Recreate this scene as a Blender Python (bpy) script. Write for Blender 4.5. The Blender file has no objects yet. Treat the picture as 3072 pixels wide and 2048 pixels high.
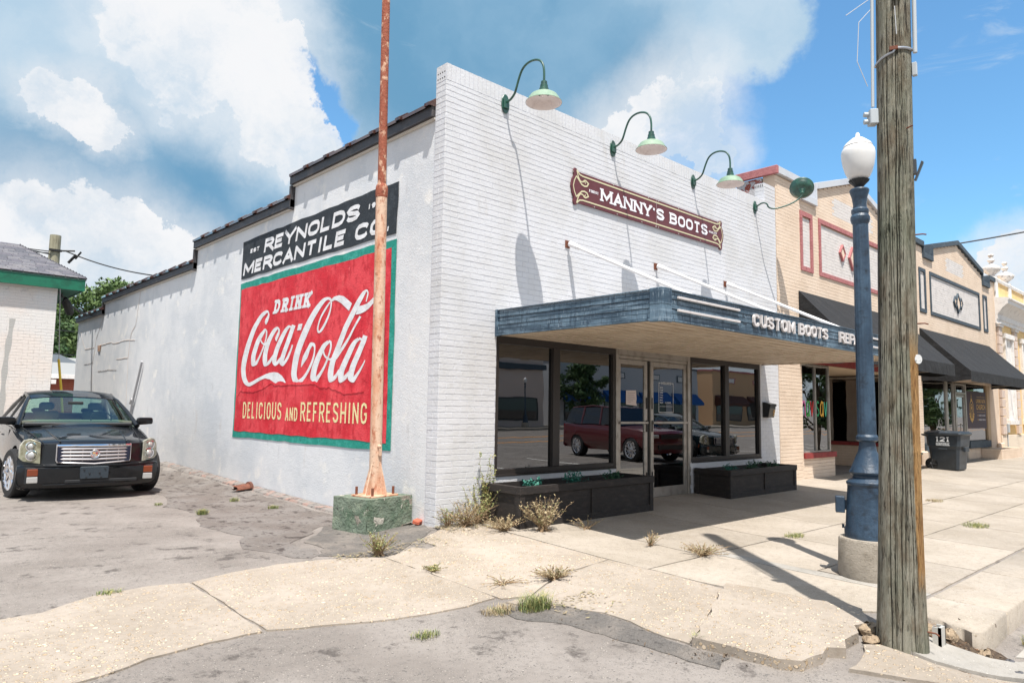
import bpy, bmesh, math, random
import numpy as np
from mathutils import Vector, Matrix
from mathutils.geometry import delaunay_2d_cdt
random.seed(7); RNG = np.random.default_rng(7)
S = bpy.context.scene
R = math.radians
# ------------------------------------------------------------------ camera, world, sun, exposure
S.unit_settings.scale_length = 0.82
cam_d = bpy.data.cameras.new("camera"); cam_o = bpy.data.objects.new("camera", cam_d)
S.collection.objects.link(cam_o); S.camera = cam_o
CR = Vector((0.73025, -0.68298, 0.01635)); CU = Vector((-0.07731, -0.05884, 0.99527)); CF = Vector((0.67879, 0.72806, 0.09577))
CAM = Vector((-5.6904, -7.5115, 1.5))
mm = Matrix((CR, CU, -CF)).transposed().to_4x4(); mm.translation = CAM
cam_o.matrix_world = mm
cam_d.sensor_width = 36; cam_d.lens = 36 * 1624.85 / 2352; cam_d.clip_start = .05; cam_d.clip_end = 3000
S.render.resolution_x = 1024; S.render.resolution_y = 682
S.view_settings.view_transform = 'Standard'; S.view_settings.look = 'None'
S.view_settings.gamma = 1; S.view_settings.use_curve_mapping = False
S.view_settings.exposure = 0.76
SUN = Vector((0.235, 0.335, -1.0)).normalized()          # the way the light travels
sun_d = bpy.data.lights.new("sun", 'SUN'); sun_d.energy = 4.4; sun_d.angle = R(.53); sun_d.color = (1, .955, .89)
sun_o = bpy.data.objects.new("sun", sun_d); S.collection.objects.link(sun_o)
sun_o.rotation_euler = SUN.to_track_quat('-Z', 'Y').to_euler(); sun_o.location = (-3, -5, 20)
CW=[[0.3,0.838,0.456,0.074],[0.344,0.836,0.428,0.058],[0.333,0.858,0.392,0.055],[0.271,0.867,0.418,0.068],[0.218,0.872,0.438,0.055],[0.256,0.886,0.387,0.049],[0.372,0.843,0.388,0.046],[0.401,0.84,0.364,0.038],[0.428,0.836,0.344,0.028],[0.409,0.852,0.326,0.031],[0.366,0.864,0.346,0.037],[0.168,0.923,0.346,0.037],[0.195,0.927,0.321,0.031],[0.142,0.925,0.351,0.028],[0.36,0.812,0.459,0.025],[0.759,0.523,0.387,0.056],[0.778,0.486,0.399,0.037],[0.784,0.5,0.369,0.038],[0.746,0.556,0.368,0.052],[0.797,0.475,0.372,0.017],[0.807,0.482,0.341,0.028],[0.136,0.973,0.189,0.074],[0.218,0.958,0.188,0.068],[0.299,0.939,0.17,0.055],[0.251,0.943,0.219,0.031],[0.963,0.189,0.193,0.031],[0.965,0.209,0.161,0.037],[0.97,0.185,0.158,0.037]]
CA=[[0.517,0.709,0.48,0.154],[0.635,0.627,0.451,0.142],[0.71,0.508,0.488,0.117],[0.188,0.947,0.26,0.135],[0.316,0.911,0.265,0.123],[0.496,0.82,0.286,0.105],[0.754,0.448,0.481,0.055],[0.703,0.61,0.365,0.074],[0.531,0.762,0.371,0.092],[0.22,0.911,0.35,0.154],[0.115,0.921,0.371,0.16],[0.645,0.736,0.207,0.154],[0.407,0.888,0.215,0.123],[0.471,0.653,0.593,0.185],[0.622,0.508,0.595,0.154],[0.27,0.798,0.539,0.185],[0.332,0.856,0.396,0.092],[0.184,0.882,0.434,0.123],[0.779,0.42,0.47,0.06]]
CH=[[0.367,0.824,0.432,0.022],[0.383,0.821,0.422,0.027],[0.404,0.819,0.408,0.022],[0.423,0.816,0.393,0.022],[0.439,0.816,0.377,0.02],[0.451,0.816,0.363,0.019],[0.459,0.818,0.348,0.012],[0.22,0.86,0.459,0.019],[0.23,0.86,0.456,0.009]]

CD=[[0.18,0.952,0.249,0.092],[0.291,0.927,0.235,0.092],[0.392,0.895,0.213,0.055],[0.129,0.957,0.259,0.068],[0.507,0.732,0.455,0.105],[0.598,0.632,0.493,0.105],[0.577,0.734,0.358,0.092],[0.689,0.576,0.44,0.074],[0.455,0.736,0.501,0.074],[0.652,0.643,0.402,0.055]]

class NT:
    """small helper that writes node trees"""
    def __init__(s, tree): s.t = tree; s.n = tree.nodes; s.l = tree.links
    def add(s, typ, **kw):
        n = s.n.new(typ)
        for k, v in kw.items(): setattr(n, k, v)
        return n
    def put(s, sock, v):
        if hasattr(v, 'links') or isinstance(v, bpy.types.NodeSocket): s.l.new(v, sock)
        else: sock.default_value = v
    def math(s, op, a, b=None, c=None, clamp=False):
        n = s.add('ShaderNodeMath', operation=op, use_clamp=clamp)
        s.put(n.inputs[0], a)
        if b is not None: s.put(n.inputs[1], b)
        if c is not None: s.put(n.inputs[2], c)
        return n.outputs[0]
    def vmath(s, op, a, b=None, scale=None):
        n = s.add('ShaderNodeVectorMath', operation=op)
        s.put(n.inputs[0], a)
        if b is not None: s.put(n.inputs[1], b)
        if scale is not None: s.put(n.inputs['Scale'], scale)
        return n.outputs['Value'] if op in ('DOT_PRODUCT', 'LENGTH', 'DISTANCE') else n.outputs[0]
    def ramp(s, f, lo, hi, a=0., b=1., smooth=True):
        n = s.add('ShaderNodeMapRange'); n.interpolation_type = 'SMOOTHSTEP' if smooth else 'LINEAR'
        s.put(n.inputs['Value'], f); s.put(n.inputs['From Min'], lo); s.put(n.inputs['From Max'], hi)
        s.put(n.inputs['To Min'], a); s.put(n.inputs['To Max'], b); n.clamp = True
        return n.outputs['Result']
    def noise(s, vec, scale, detail=4, rough=.55, color=False, dist=0):
        n = s.add('ShaderNodeTexNoise'); s.put(n.inputs['Vector'], vec); n.inputs['Scale'].default_value = scale
        n.inputs['Detail'].default_value = detail; n.inputs['Roughness'].default_value = rough; n.inputs['Distortion'].default_value = dist
        return n.outputs['Color' if color else 'Fac']
    def mix(s, f, a, b, mode='MIX'):
        n = s.add('ShaderNodeMix', data_type='RGBA', blend_type=mode)
        s.put(n.inputs[0], f); s.put(n.inputs[6], a if not isinstance(a, tuple) else (*a, 1)[:4]); s.put(n.inputs[7], b if not isinstance(b, tuple) else (*b, 1)[:4])
        return n.outputs[2]

WSC = 10/2**.8
def build_world():
    w = bpy.data.worlds.new("World"); S.world = w; w.use_nodes = True
    k = NT(w.node_tree); k.n.clear()
    out = k.add('ShaderNodeOutputWorld'); bg = k.add('ShaderNodeBackground'); bg.inputs['Strength'].default_value = .1
    k.l.new(bg.outputs[0], out.inputs[0])
    sky = k.add('ShaderNodeTexSky', sky_type='NISHITA'); sky.sun_disc = False
    d = -SUN; sky.sun_elevation = math.asin(d.z); sky.sun_rotation = math.atan2(d.x, d.y)
    sky.air_density = 1.0; sky.dust_density = .6; sky.ozone_density = 2.0
    blue = k.mix(1.0, sky.outputs[0], (0.82, 1.22, 1.32), 'MULTIPLY')
    tc = k.add('ShaderNodeTexCoord').outputs['Generated']
    v = k.vmath('NORMALIZE', tc)
    wa = k.vmath('SUBTRACT', k.noise(v, 7, 2, .5, True), (.5, .5, .5))
    wb = k.vmath('SUBTRACT', k.noise(v, 26, 8, .66, True), (.5, .5, .5))
    wc = k.vmath('SUBTRACT', k.noise(v, 3.0, 4, .5, True), (.5, .5, .5))
    vp = k.vmath('ADD', k.vmath('ADD', v, k.vmath('SCALE', wa, scale=.07)), k.vmath('SCALE', wb, scale=.075))
    vs = k.vmath('ADD', k.vmath('ADD', v, k.vmath('SCALE', wc, scale=.12)), k.vmath('SCALE', wb, scale=.05))
    def field(L, vec, lo, hi):
        acc = None
        for x, y, z, r in L:
            m = k.ramp(k.vmath('DISTANCE', vec, (x, y, z)), r*lo, r*hi)
            acc = m if acc is None else k.math('MAXIMUM', acc, m)
        return acc
    fA = field(CA, vs, 1.24, .84)
    sp = k.add('ShaderNodeSeparateXYZ'); k.l.new(v, sp.inputs[0])
    fill_cloud = k.ramp(k.noise(k.vmath('MULTIPLY', v, (1, 1, 1.8)), 2.3, 8, .55), .38, .52)
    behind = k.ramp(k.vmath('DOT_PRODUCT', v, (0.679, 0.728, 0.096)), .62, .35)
    fill_cloud = k.math('MULTIPLY', fill_cloud, behind)
    hole = field(CH, k.vmath('ADD', v, k.vmath('SCALE', wb, scale=.05)), 1.35, .8)
    mA = k.math('MULTIPLY', fA, k.math('SUBTRACT', 1, hole))
    fW = field(CW, vp, 1.06, .86)
    fWs = field(CW, vs, 2.1, .6)
    lump = k.ramp(k.noise(vp, 9, 6, .6), .35, .62)
    mW = k.math('MAXIMUM', k.math('MULTIPLY', fW, k.math('ADD', k.math('MULTIPLY', lump, .22), .78)), k.math('MULTIPLY', k.math('MULTIPLY', fWs, .62), k.math('SUBTRACT', 1, hole)))
    n1 = k.noise(vs, 4.2, 6, .55); n2 = k.noise(k.vmath('ADD', vp, (.0, .0, .02)), 9, 8, .6)
    g = WSC
    def cc(*q): return tuple(x*g for x in q)
    dk = k.math('MULTIPLY', field(CD, vs, 1.9, .5), k.ramp(n1, .25, .55, .55, 1.))
    colA = k.mix(k.ramp(n1, .36, .66), cc(.42, .62, .80), cc(.62, .76, .88))
    colA = k.mix(k.math('MULTIPLY', dk, .92), colA, cc(.13, .345, .56))
    colW = k.mix(k.ramp(n2, .30, .58), cc(.66, .77, .88), cc(.95, .96, .98))
    c = k.mix(mA, blue, colA)
    c = k.mix(fill_cloud, c, cc(.90, .93, .97))  # unseen clouds behind the camera, brightened and spread to lift the shadow fill
    c = k.mix(mW, c, colW)
    wn = k.noise(k.vmath('MULTIPLY', v, (1, 1, 3.2)), 7, 9, .62, dist=.6)
    c = k.mix(k.math('MULTIPLY', k.ramp(wn, .60, .76), .4), c, cc(.72, .82, .9))
    hz = k.ramp(sp.outputs[2], .22, -.02)
    c = k.mix(k.math('MULTIPLY', hz, .5), c, cc(.62, .76, .88))
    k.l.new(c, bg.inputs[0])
build_world()

# ------------------------------------------------------------------ materials
def sr(r, g, b): return tuple(((x/255)/12.92 if x <= 10 else (((x/255)+.055)/1.055)**2.4) for x in (r, g, b))
MATS = {}
def M(name, col, rough=.7, metal=0., var=(), bump=(), coat=0., spec=.5, rvar=None, rnd=0.):
    """var: (scale, colour, lo, hi, stretch); bump: (kind, scale, distance, stretch)"""
    if name in MATS: return MATS[name]
    m = bpy.data.materials.new(name); m.use_nodes = True; k = NT(m.node_tree)
    b = k.n['Principled BSDF']
    pos = k.add('ShaderNodeNewGeometry').outputs['Position']
    c = tuple(col)
    for v in var:
        sc, c2, lo, hi = v[:4]; st = v[4] if len(v) > 4 else None; am = v[5] if len(v) > 5 else 1.
        vec = k.vmath('MULTIPLY', pos, st) if st else pos
        f = k.math('MULTIPLY', k.ramp(k.noise(vec, sc, 6, .62), lo, hi), am)
        c = k.mix(f, c, tuple(c2))
    if rnd:
        oi = k.add('ShaderNodeObjectInfo')
        f = k.ramp(oi.outputs['Random'], 0, 1, 1-rnd, 1+rnd*.5, False)
        n = k.add('ShaderNodeCombineColor'); 
        for i in range(3): k.l.new(f, n.inputs[i])
        c = k.mix(1., c, n.outputs[0], 'MULTIPLY')
    if isinstance(c, tuple): b.inputs['Base Color'].default_value = (*c, 1)
    else: k.l.new(c, b.inputs['Base Color'])
    if rvar: k.l.new(k.ramp(k.noise(pos, rvar[0], 4), .3, .7, rvar[1], rvar[2]), b.inputs['Roughness'])
    else: b.inputs['Roughness'].default_value = rough
    b.inputs['Metallic'].default_value = metal; b.inputs['Coat Weight'].default_value = coat; b.inputs['Coat Roughness'].default_value = .03
    b.inputs['Specular IOR Level'].default_value = spec
    nrm = None
    for bp_ in bump:
        kind, sc, dist = bp_[:3]; st = bp_[3] if len(bp_) > 3 else None
        vec = k.vmath('MULTIPLY', pos, st) if st else pos
        if kind == 'noise': h = k.noise(vec, sc, 6, .6)
        elif kind == 'vor':
            vn = k.add('ShaderNodeTexVoronoi'); k.put(vn.inputs['Vector'], vec); vn.inputs['Scale'].default_value = sc; h = k.math('MULTIPLY', vn.outputs['Distance'], -1)
        bn = k.add('ShaderNodeBump'); bn.inputs['Strength'].default_value = 1; bn.inputs['Distance'].default_value = dist
        k.l.new(h, bn.inputs['Height'])
        if nrm is not None: k.l.new(nrm, bn.inputs['Normal'])
        nrm = bn.outputs[0]
    if nrm is not None: k.l.new(nrm, b.inputs['Normal'])
    MATS[name] = m; return m

def pebbles(name, base, base2, scale, amount, peb, dist, crackvar=None):
    """concrete or asphalt whose surface shows small stones"""
    m = bpy.data.materials.new(name); m.use_nodes = True; k = NT(m.node_tree); b = k.n['Principled BSDF']
    pos = k.add('ShaderNodeNewGeometry').outputs['Position']
    c = k.mix(k.ramp(k.noise(pos, .9, 7, .65), .35, .65), base, base2)
    c = k.mix(k.math('MULTIPLY', k.ramp(k.noise(pos, 14, 5, .7), .45, .7), .35), c, tuple(x*.62 for x in base2))
    h = None
    for sc, am in ((scale, amount), (scale*2.3, amount*1.1)):
        vn = k.add('ShaderNodeTexVoronoi'); k.put(vn.inputs['Vector'], k.vmath('ADD', pos, k.vmath('SCALE', k.noise(pos, 6, 2, .5, True), scale=.05))); vn.inputs['Scale'].default_value = sc
        sepc = k.add('ShaderNodeSeparateColor'); k.l.new(vn.outputs['Color'], sepc.inputs[0])
        patch = k.ramp(k.noise(pos, 1.7, 4, .6), .38, .6, .35, 1.)
        here = k.math('LESS_THAN', sepc.outputs[0], k.math('MULTIPLY', patch, am))
        size = k.ramp(sepc.outputs[1], 0, 1, .22, .46, False)
        f = k.math('MULTIPLY', here, k.ramp(k.math('SUBTRACT', vn.outputs['Distance'], size), .06, -.02))
        tone = k.mix(sepc.outputs[2], peb[0], peb[1])
        c = k.mix(f, c, tone)
        hh = k.math('MULTIPLY', f, 1/sc)
        h = hh if h is None else k.math('ADD', h, hh)
    if crackvar:
        c = k.mix(k.math('MULTIPLY', k.ramp(k.noise(k.vmath('MULTIPLY', pos, (1, 1, 1)), crackvar[0], 8, .7), crackvar[2], crackvar[3]), crackvar[4]), c, crackvar[1])
    oi = k.add('ShaderNodeObjectInfo'); f = k.ramp(oi.outputs['Random'], 0, 1, .88, 1.06, False)
    n = k.add('ShaderNodeCombineColor')
    for i in range(3): k.l.new(f, n.inputs[i])
    c = k.mix(1., c, n.outputs[0], 'MULTIPLY')
    k.l.new(c, b.inputs['Base Color']); b.inputs['Roughness'].default_value = .88
    h = k.math('ADD', h, k.math('MULTIPLY', k.noise(pos, 60, 5, .7), .006))
    bn = k.add('ShaderNodeBump'); bn.inputs['Distance'].default_value = dist; bn.inputs['Strength'].default_value = 1
    k.l.new(h, bn.inputs['Height']); k.l.new(bn.outputs[0], b.inputs['Normal'])
    MATS[name] = m; return m

def glass(name, tint=(.3, .3, .3), ior=1.6, base=.04, ripple=.0):
    m = bpy.data.materials.new(name); m.use_nodes = True; k = NT(m.node_tree); k.n.clear()
    o = k.add('ShaderNodeOutputMaterial'); t = k.add('ShaderNodeBsdfTransparent'); g = k.add('ShaderNodeBsdfGlossy')
    t.inputs[0].default_value = (*tint, 1); g.inputs['Roughness'].default_value = .0; g.inputs[0].default_value = (.95, .97, 1, 1)
    fr = k.add('ShaderNodeFresnel'); fr.inputs[0].default_value = ior
    if ripple:
        pos = k.add('ShaderNodeNewGeometry').outputs['Position']
        bn = k.add('ShaderNodeBump'); bn.inputs['Distance'].default_value = ripple; k.l.new(k.noise(pos, 1.3, 2, .4), bn.inputs['Height'])
        k.l.new(bn.outputs[0], g.inputs['Normal'])
    mx = k.add('ShaderNodeMixShader'); front = k.math('SUBTRACT', 1, k.add('ShaderNodeNewGeometry').outputs['Backfacing']); k.l.new(k.math('MULTIPLY', k.math('ADD', fr.outputs[0], base, clamp=True), front), mx.inputs[0])
    k.l.new(t.outputs[0], mx.inputs[1]); k.l.new(g.outputs[0], mx.inputs[2]); k.l.new(mx.outputs[0], o.inputs[0])
    MATS[name] = m; return m

# ------------------------------------------------------------------ mesh builder
class MB:
    def __init__(s): s.v = []; s.f = []
    def quad(s, a, b, c, d): n = len(s.v); s.v += [a, b, c, d]; s.f.append((n, n+1, n+2, n+3)); return s
    def poly(s, pts): n = len(s.v); s.v += list(pts); s.f.append(tuple(range(n, n+len(pts)))); return s
    def box(s, x0, x1, y0, y1, z0, z1, T=None):
        n = len(s.v)
        p = [(x0,y0,z0),(x1,y0,z0),(x1,y1,z0),(x0,y1,z0),(x0,y0,z1),(x1,y0,z1),(x1,y1,z1),(x0,y1,z1)]
        if T is not None: p = [tuple(T @ Vector(q)) for q in p]
        s.v += p
        s.f += [(n+3,n+2,n+1,n),(n+4,n+5,n+6,n+7),(n,n+1,n+5,n+4),(n+1,n+2,n+6,n+5),(n+2,n+3,n+7,n+6),(n+3,n,n+4,n+7)]
        return s
    def tube(s, pts, r, n=10, cap=True):
        pts = [Vector(p) for p in pts]; N = len(pts)
        rs = r if isinstance(r, (list, tuple)) else [r]*N
        base = len(s.v); up = None
        for i, p in enumerate(pts):
            t = (pts[min(i+1, N-1)] - pts[max(i-1, 0)]).normalized()
            if up is None:
                up = Vector((0,0,1)) if abs(t.z) < .9 else Vector((1,0,0))
            a = t.cross(up).normalized(); b = a.cross(t).normalized(); up = b
            for j in range(n):
                th = 2*math.pi*j/n; q = p + (a*math.cos(th) + b*math.sin(th))*rs[i]; s.v.append(tuple(q))
        for i in range(N-1):
            for j in range(n):
                k = (j+1) % n; s.f.append((base+i*n+j, base+i*n+k, base+(i+1)*n+k, base+(i+1)*n+j))
        if cap:
            s.f.append(tuple(base+j for j in range(n))[::-1]); s.f.append(tuple(base+(N-1)*n+j for j in range(n)))
        return s
    def lathe(s, prof, cx=0, cy=0, cz=0, n=32, flute=None, cap=True):
        base = len(s.v); N = len(prof)
        for i, (r, z) in enumerate(prof):
            for j in range(n):
                th = 2*math.pi*j/n; rr = r
                if flute and flute[0] <= z <= flute[1]: rr = r*(1 - flute[3]*(j % flute[2] == 0))
                s.v.append((cx+rr*math.cos(th), cy+rr*math.sin(th), cz+z))
        for i in range(N-1):
            for j in range(n):
                k = (j+1) % n; s.f.append((base+i*n+j, base+i*n+k, base+(i+1)*n+k, base+(i+1)*n+j))
        if cap:
            s.f.append(tuple(base+j for j in range(n))[::-1]); s.f.append(tuple(base+(N-1)*n+j for j in range(n)))
        return s
    def ball(s, c, r, n=10, m=6, sq=(1,1,1)):
        c = Vector(c); base = len(s.v)
        for i in range(m+1):
            ph = math.pi*i/m
            for j in range(n):
                th = 2*math.pi*j/n
                s.v.append((c.x+r*sq[0]*math.sin(ph)*math.cos(th), c.y+r*sq[1]*math.sin(ph)*math.sin(th), c.z-r*sq[2]*math.cos(ph)))
        for i in range(m):
            for j in range(n):
                k = (j+1) % n; s.f.append((base+i*n+j, base+i*n+k, base+(i+1)*n+k, base+(i+1)*n+j))
        return s
    def prism(s, pts, a, b):
        """pts: closed outline as 3D points, extruded by vector (a) -> (b) offsets"""
        a = Vector(a); b = Vector(b); n = len(s.v); N = len(pts)
        s.v += [tuple(Vector(p)+a) for p in pts] + [tuple(Vector(p)+b) for p in pts]
        s.f.append(tuple(range(n, n+N))[::-1]); s.f.append(tuple(range(n+N, n+2*N)))
        for i in range(N):
            j = (i+1) % N; s.f.append((n+i, n+j, n+N+j, n+N+i))
        return s
    def grid(s, P):
        base = len(s.v); H = len(P); Wd = len(P[0])
        for row in P: s.v += [tuple(q) for q in row]
        for i in range(H-1):
            for j in range(Wd-1): s.f.append((base+i*Wd+j, base+i*Wd+j+1, base+(i+1)*Wd+j+1, base+(i+1)*Wd+j))
        return s
    def add(s, o):
        n = len(s.v); s.v += o.v; s.f += [tuple(i+n for i in f) for f in o.f]; return s
    def xf(s, T): s.v = [tuple(T @ Vector(q)) for q in s.v]; return s

WL = {}
COL = S.collection
def thing(name, label, cat, loc=(0,0,0), group=None, kind=None):
    o = bpy.data.objects.new(name, None); COL.objects.link(o); o.location = loc; o.empty_display_size = .2
    o['label'] = label; o['category'] = cat
    if group: o['group'] = group
    if kind: o['kind'] = kind
    WL[o.name] = Vector(loc); return o
def structure(name, loc=(0,0,0)):
    o = bpy.data.objects.new(name, None); COL.objects.link(o); o.location = loc; o['kind'] = 'structure'; WL[o.name] = Vector(loc); return o
def part(name, mb, mat, parent=None, label=None, smooth=None, kind=None, bevel=0, recalc=True):
    me = bpy.data.meshes.new(name)
    off = WL[parent.name] if parent is not None else Vector((0,0,0))
    if bevel or recalc:
        bm = bmesh.new(); vs = [bm.verts.new((q[0]-off.x, q[1]-off.y, q[2]-off.z)) for q in mb.v]
        for f in mb.f:
            try: bm.faces.new([vs[i] for i in f])
            except ValueError: pass
        if recalc: bmesh.ops.recalc_face_normals(bm, faces=bm.faces)
        if bevel:
            ed = [e for e in bm.edges if len(e.link_faces) == 2 and e.calc_face_angle(0) > R(35)]
            bmesh.ops.bevel(bm, geom=ed, offset=bevel, segments=1, affect='EDGES', profile=.6, clamp_overlap=True)
        bm.to_mesh(me); bm.free()
    else:
        me.from_pydata([(q[0]-off.x, q[1]-off.y, q[2]-off.z) for q in mb.v], [], mb.f)
    me.materials.append(mat)
    if smooth:
        me.polygons.foreach_set('use_smooth', [True]*len(me.polygons)); me.set_sharp_from_angle(angle=R(smooth))
    o = bpy.data.objects.new(name, me); COL.objects.link(o)
    if parent is not None: o.parent = parent
    WL[o.name] = off.copy()
    if label: o['label'] = label
    if kind: o['kind'] = kind
    return o
def solo(name, mb, mat, label, cat, group=None, kind=None, **kw):
    """a thing that is one mesh, with its origin at the middle of its base"""
    a = np.array(mb.v); lo, hi = a.min(0), a.max(0); c = Vector(((lo[0]+hi[0])/2, (lo[1]+hi[1])/2, lo[2]))
    mb.v = [(q[0]-c.x, q[1]-c.y, q[2]-c.z) for q in mb.v]
    o = part(name, mb, mat, None, **kw); o.location = c; WL[o.name] = c
    if label: o['label'] = label
    if cat: o['category'] = cat
    if group: o['group'] = group
    if kind: o['kind'] = kind
    return o
def struct(name, mb, mat, **kw):
    o = part(name, mb, mat, None, **kw); o['kind'] = 'structure'; return o
def copy_tree(o, parent=None):
    c = o.copy(); COL.objects.link(c); c.parent = parent
    WL[c.name] = WL.get(o.name, Vector((0,0,0))).copy()
    for ch in list(o.children): copy_tree(ch, c)
    return c

# ------------------------------------------------------------------ flat shapes and lettering
def union(polys):
    vs, fs = [], []
    for p in polys:
        a = sum(p[i][0]*p[(i+1) % len(p)][1]-p[(i+1) % len(p)][0]*p[i][1] for i in range(len(p)))
        if abs(a) < 1e-9: continue
        if a < 0: p = p[::-1]
        fs.append(list(range(len(vs), len(vs)+len(p)))); vs += [Vector(q) for q in p]
    r = delaunay_2d_cdt(vs, [], fs, 0, 1e-6)
    tri = [tuple(f) for f, o in zip(r[2], r[5]) if o]
    return [tuple(q) for q in r[0]], tri
def flat(polys, P, d, thick=0.):
    """polys in a plane -> mesh; P(a, b, depth) gives the point"""
    V, T = union(polys); mb = MB(); used = {}
    for t in T:
        for i in t:
            if i not in used: used[i] = len(used)
    idx = sorted(used, key=used.get); n = len(idx)
    mb.v = [P(V[i][0], V[i][1], d) for i in idx]; mb.f = [tuple(used[i] for i in t) for t in T]
    if thick:
        mb.v += [P(V[i][0], V[i][1], d-thick) for i in idx]
        cnt = {}
        for t in mb.f[:]:
            for a, b in ((t[0],t[1]),(t[1],t[2]),(t[2],t[0])): cnt[(a,b)] = cnt.get((a,b), 0)+1
        mb.f += [(b, a, a+n, b+n) for (a, b) in cnt if (b, a) not in cnt]
        mb.f += [tuple(i+n for i in t[::-1]) for t in T2(mb.f, n)]
    return mb
def T2(f, n): return [t for t in f if len(t) == 3 and max(t) < n]
def stroke(pts, w, joints=True):
    out = []; P = [Vector(p) for p in pts]
    for i in range(len(P)-1):
        t = P[i+1]-P[i]
        if t.length < 1e-6: continue
        t.normalize(); nn = Vector((-t.y, t.x))*w/2
        out.append([tuple(P[i]+nn), tuple(P[i]-nn), tuple(P[i+1]-nn), tuple(P[i+1]+nn)])
    if joints:
        closed = (P[0]-P[-1]).length < 1e-6
        rng = range(0, len(P)-1) if closed else range(1, len(P)-1)
        for i in rng:
            a = P[i]-P[i-1] if i else P[0]-P[-2]; b = P[i+1]-P[i]
            ang = abs(a.angle(b, 0)) if a.length > 0 and b.length > 0 else 0
            t = a.normalized()
            if ang > R(62) and ang < R(120):        # square outer corner
                u = a.normalized(); v = b.normalized(); m = (u - v)
                h = w/2/max(math.sin(ang/2 + 1e-6), .5)
                nn = Vector((-u.y, u.x))*w/2; n2 = Vector((-v.y, v.x))*w/2
                sg = 1 if u.cross(v) < 0 else -1
                tip = P[i] + m.normalized()*w/2/max(math.cos(ang/2), .35) * 1.0
                out.append([tuple(P[i]), tuple(P[i]+nn*sg), tuple(tip), tuple(P[i]+n2*sg)])
            else:
                out.append([(P[i].x+w/2*math.cos(2*math.pi*j/10+.1), P[i].y+w/2*math.sin(2*math.pi*j/10+.1)) for j in range(10)])
    return out
_C = [(1,.76),(.86,.93),(.5,1),(.16,.94),(0,.72),(0,.28),(.16,.06),(.5,0),(.86,.07),(1,.24)]
_O = [(.5,1),(.16,.94),(0,.72),(0,.28),(.16,.06),(.5,0),(.84,.06),(1,.28),(1,.72),(.84,.94),(.5,1)]
_P = [(0,0),(0,1),(.68,1),(.93,.9),(1,.75),(.93,.58),(.68,.48),(0,.48)]
GL = {'A':[[(0,0),(.5,1),(1,0)],[(.2,.3),(.8,.3)]], 'B':[[(0,0),(0,1),(.62,1),(.88,.92),(.94,.77),(.86,.6),(.6,.53),(0,.53)],[(.6,.53),(.9,.44),(1,.26),(.9,.08),(.6,0),(0,0)]],
 'C':[_C], 'D':[[(0,0),(0,1),(.55,1),(.86,.88),(1,.62),(1,.38),(.86,.12),(.55,0),(0,0)]], 'E':[[(1,1),(0,1),(0,0),(1,0)],[(0,.52),(.85,.52)]],
 'F':[[(1,1),(0,1),(0,0)],[(0,.5),(.8,.5)]], 'G':[_C+[(1,.45),(.58,.45)]], 'H':[[(0,0),(0,1)],[(1,0),(1,1)],[(0,.5),(1,.5)]], 'I':[[(.5,0),(.5,1)]],
 'K':[[(0,0),(0,1)],[(1,1),(0,.38)],[(.36,.6),(1,0)]], 'L':[[(0,1),(0,0),(1,0)]], 'M':[[(0,0),(0,1),(.5,.2),(1,1),(1,0)]], 'N':[[(0,0),(0,1),(1,0),(1,1)]],
 'O':[_O], 'P':[_P], 'Q':[_O,[(.55,.3),(1.05,-.1)]], 'R':[_P,[(.5,.48),(1,0)]],
 'S':[[(1,.78),(.84,.95),(.5,1),(.14,.94),(0,.76),(.12,.58),(.5,.5),(.88,.42),(1,.25),(.86,.06),(.5,0),(.16,.05),(0,.22)]],
 'T':[[(0,1),(1,1)],[(.5,1),(.5,0)]], 'U':[[(0,1),(0,.26),(.16,.06),(.5,0),(.84,.06),(1,.26),(1,1)]], 'V':[[(0,1),(.5,0),(1,1)]], 'W':[[(0,1),(.25,0),(.5,.8),(.75,0),(1,1)]],
 'Y':[[(0,1),(.5,.45),(1,1)],[(.5,.45),(.5,0)]], '1':[[(.2,.78),(.55,1),(.55,0)]], '2':[[(0,.75),(.15,.95),(.5,1),(.86,.93),(1,.74),(.85,.5),(0,0),(1,0)]],
 '9':[[(1,.6),(.84,.46),(.5,.42),(.16,.48),(0,.7),(.16,.94),(.5,1),(.84,.94),(1,.7),(1,.35),(.84,.07),(.5,0),(.12,.08)]], "'":[[(.5,1),(.4,.72)]], '.':[[(.3,.0),(.7,.0)]], '-':[[(.1,.5),(.9,.5)]],
 'a':[[(1,.55),(.5,.62),(.1,.45),(0,.25),(.1,.05),(.45,0),(.85,.12),(1,.3)],[(1,.62),(1,0)]], 'v':[[(0,.62),(.5,0),(1,.62)]], 'n':[[(0,.62),(0,0)],[(0,.45),(.3,.6),(.7,.62),(1,.45),(1,0)]], 's':[[(.95,.55),(.5,.62),(.05,.5),(.2,.36),(.8,.27),(.95,.12),(.5,0),(.05,.07)]]}
WID = {'I':.42, 'M':1.25, 'W':1.35, "'":.3, '.':.4, ' ':.5, '1':.62, 'E':.88, 'F':.85, 'L':.85, 'T':.95}
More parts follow.
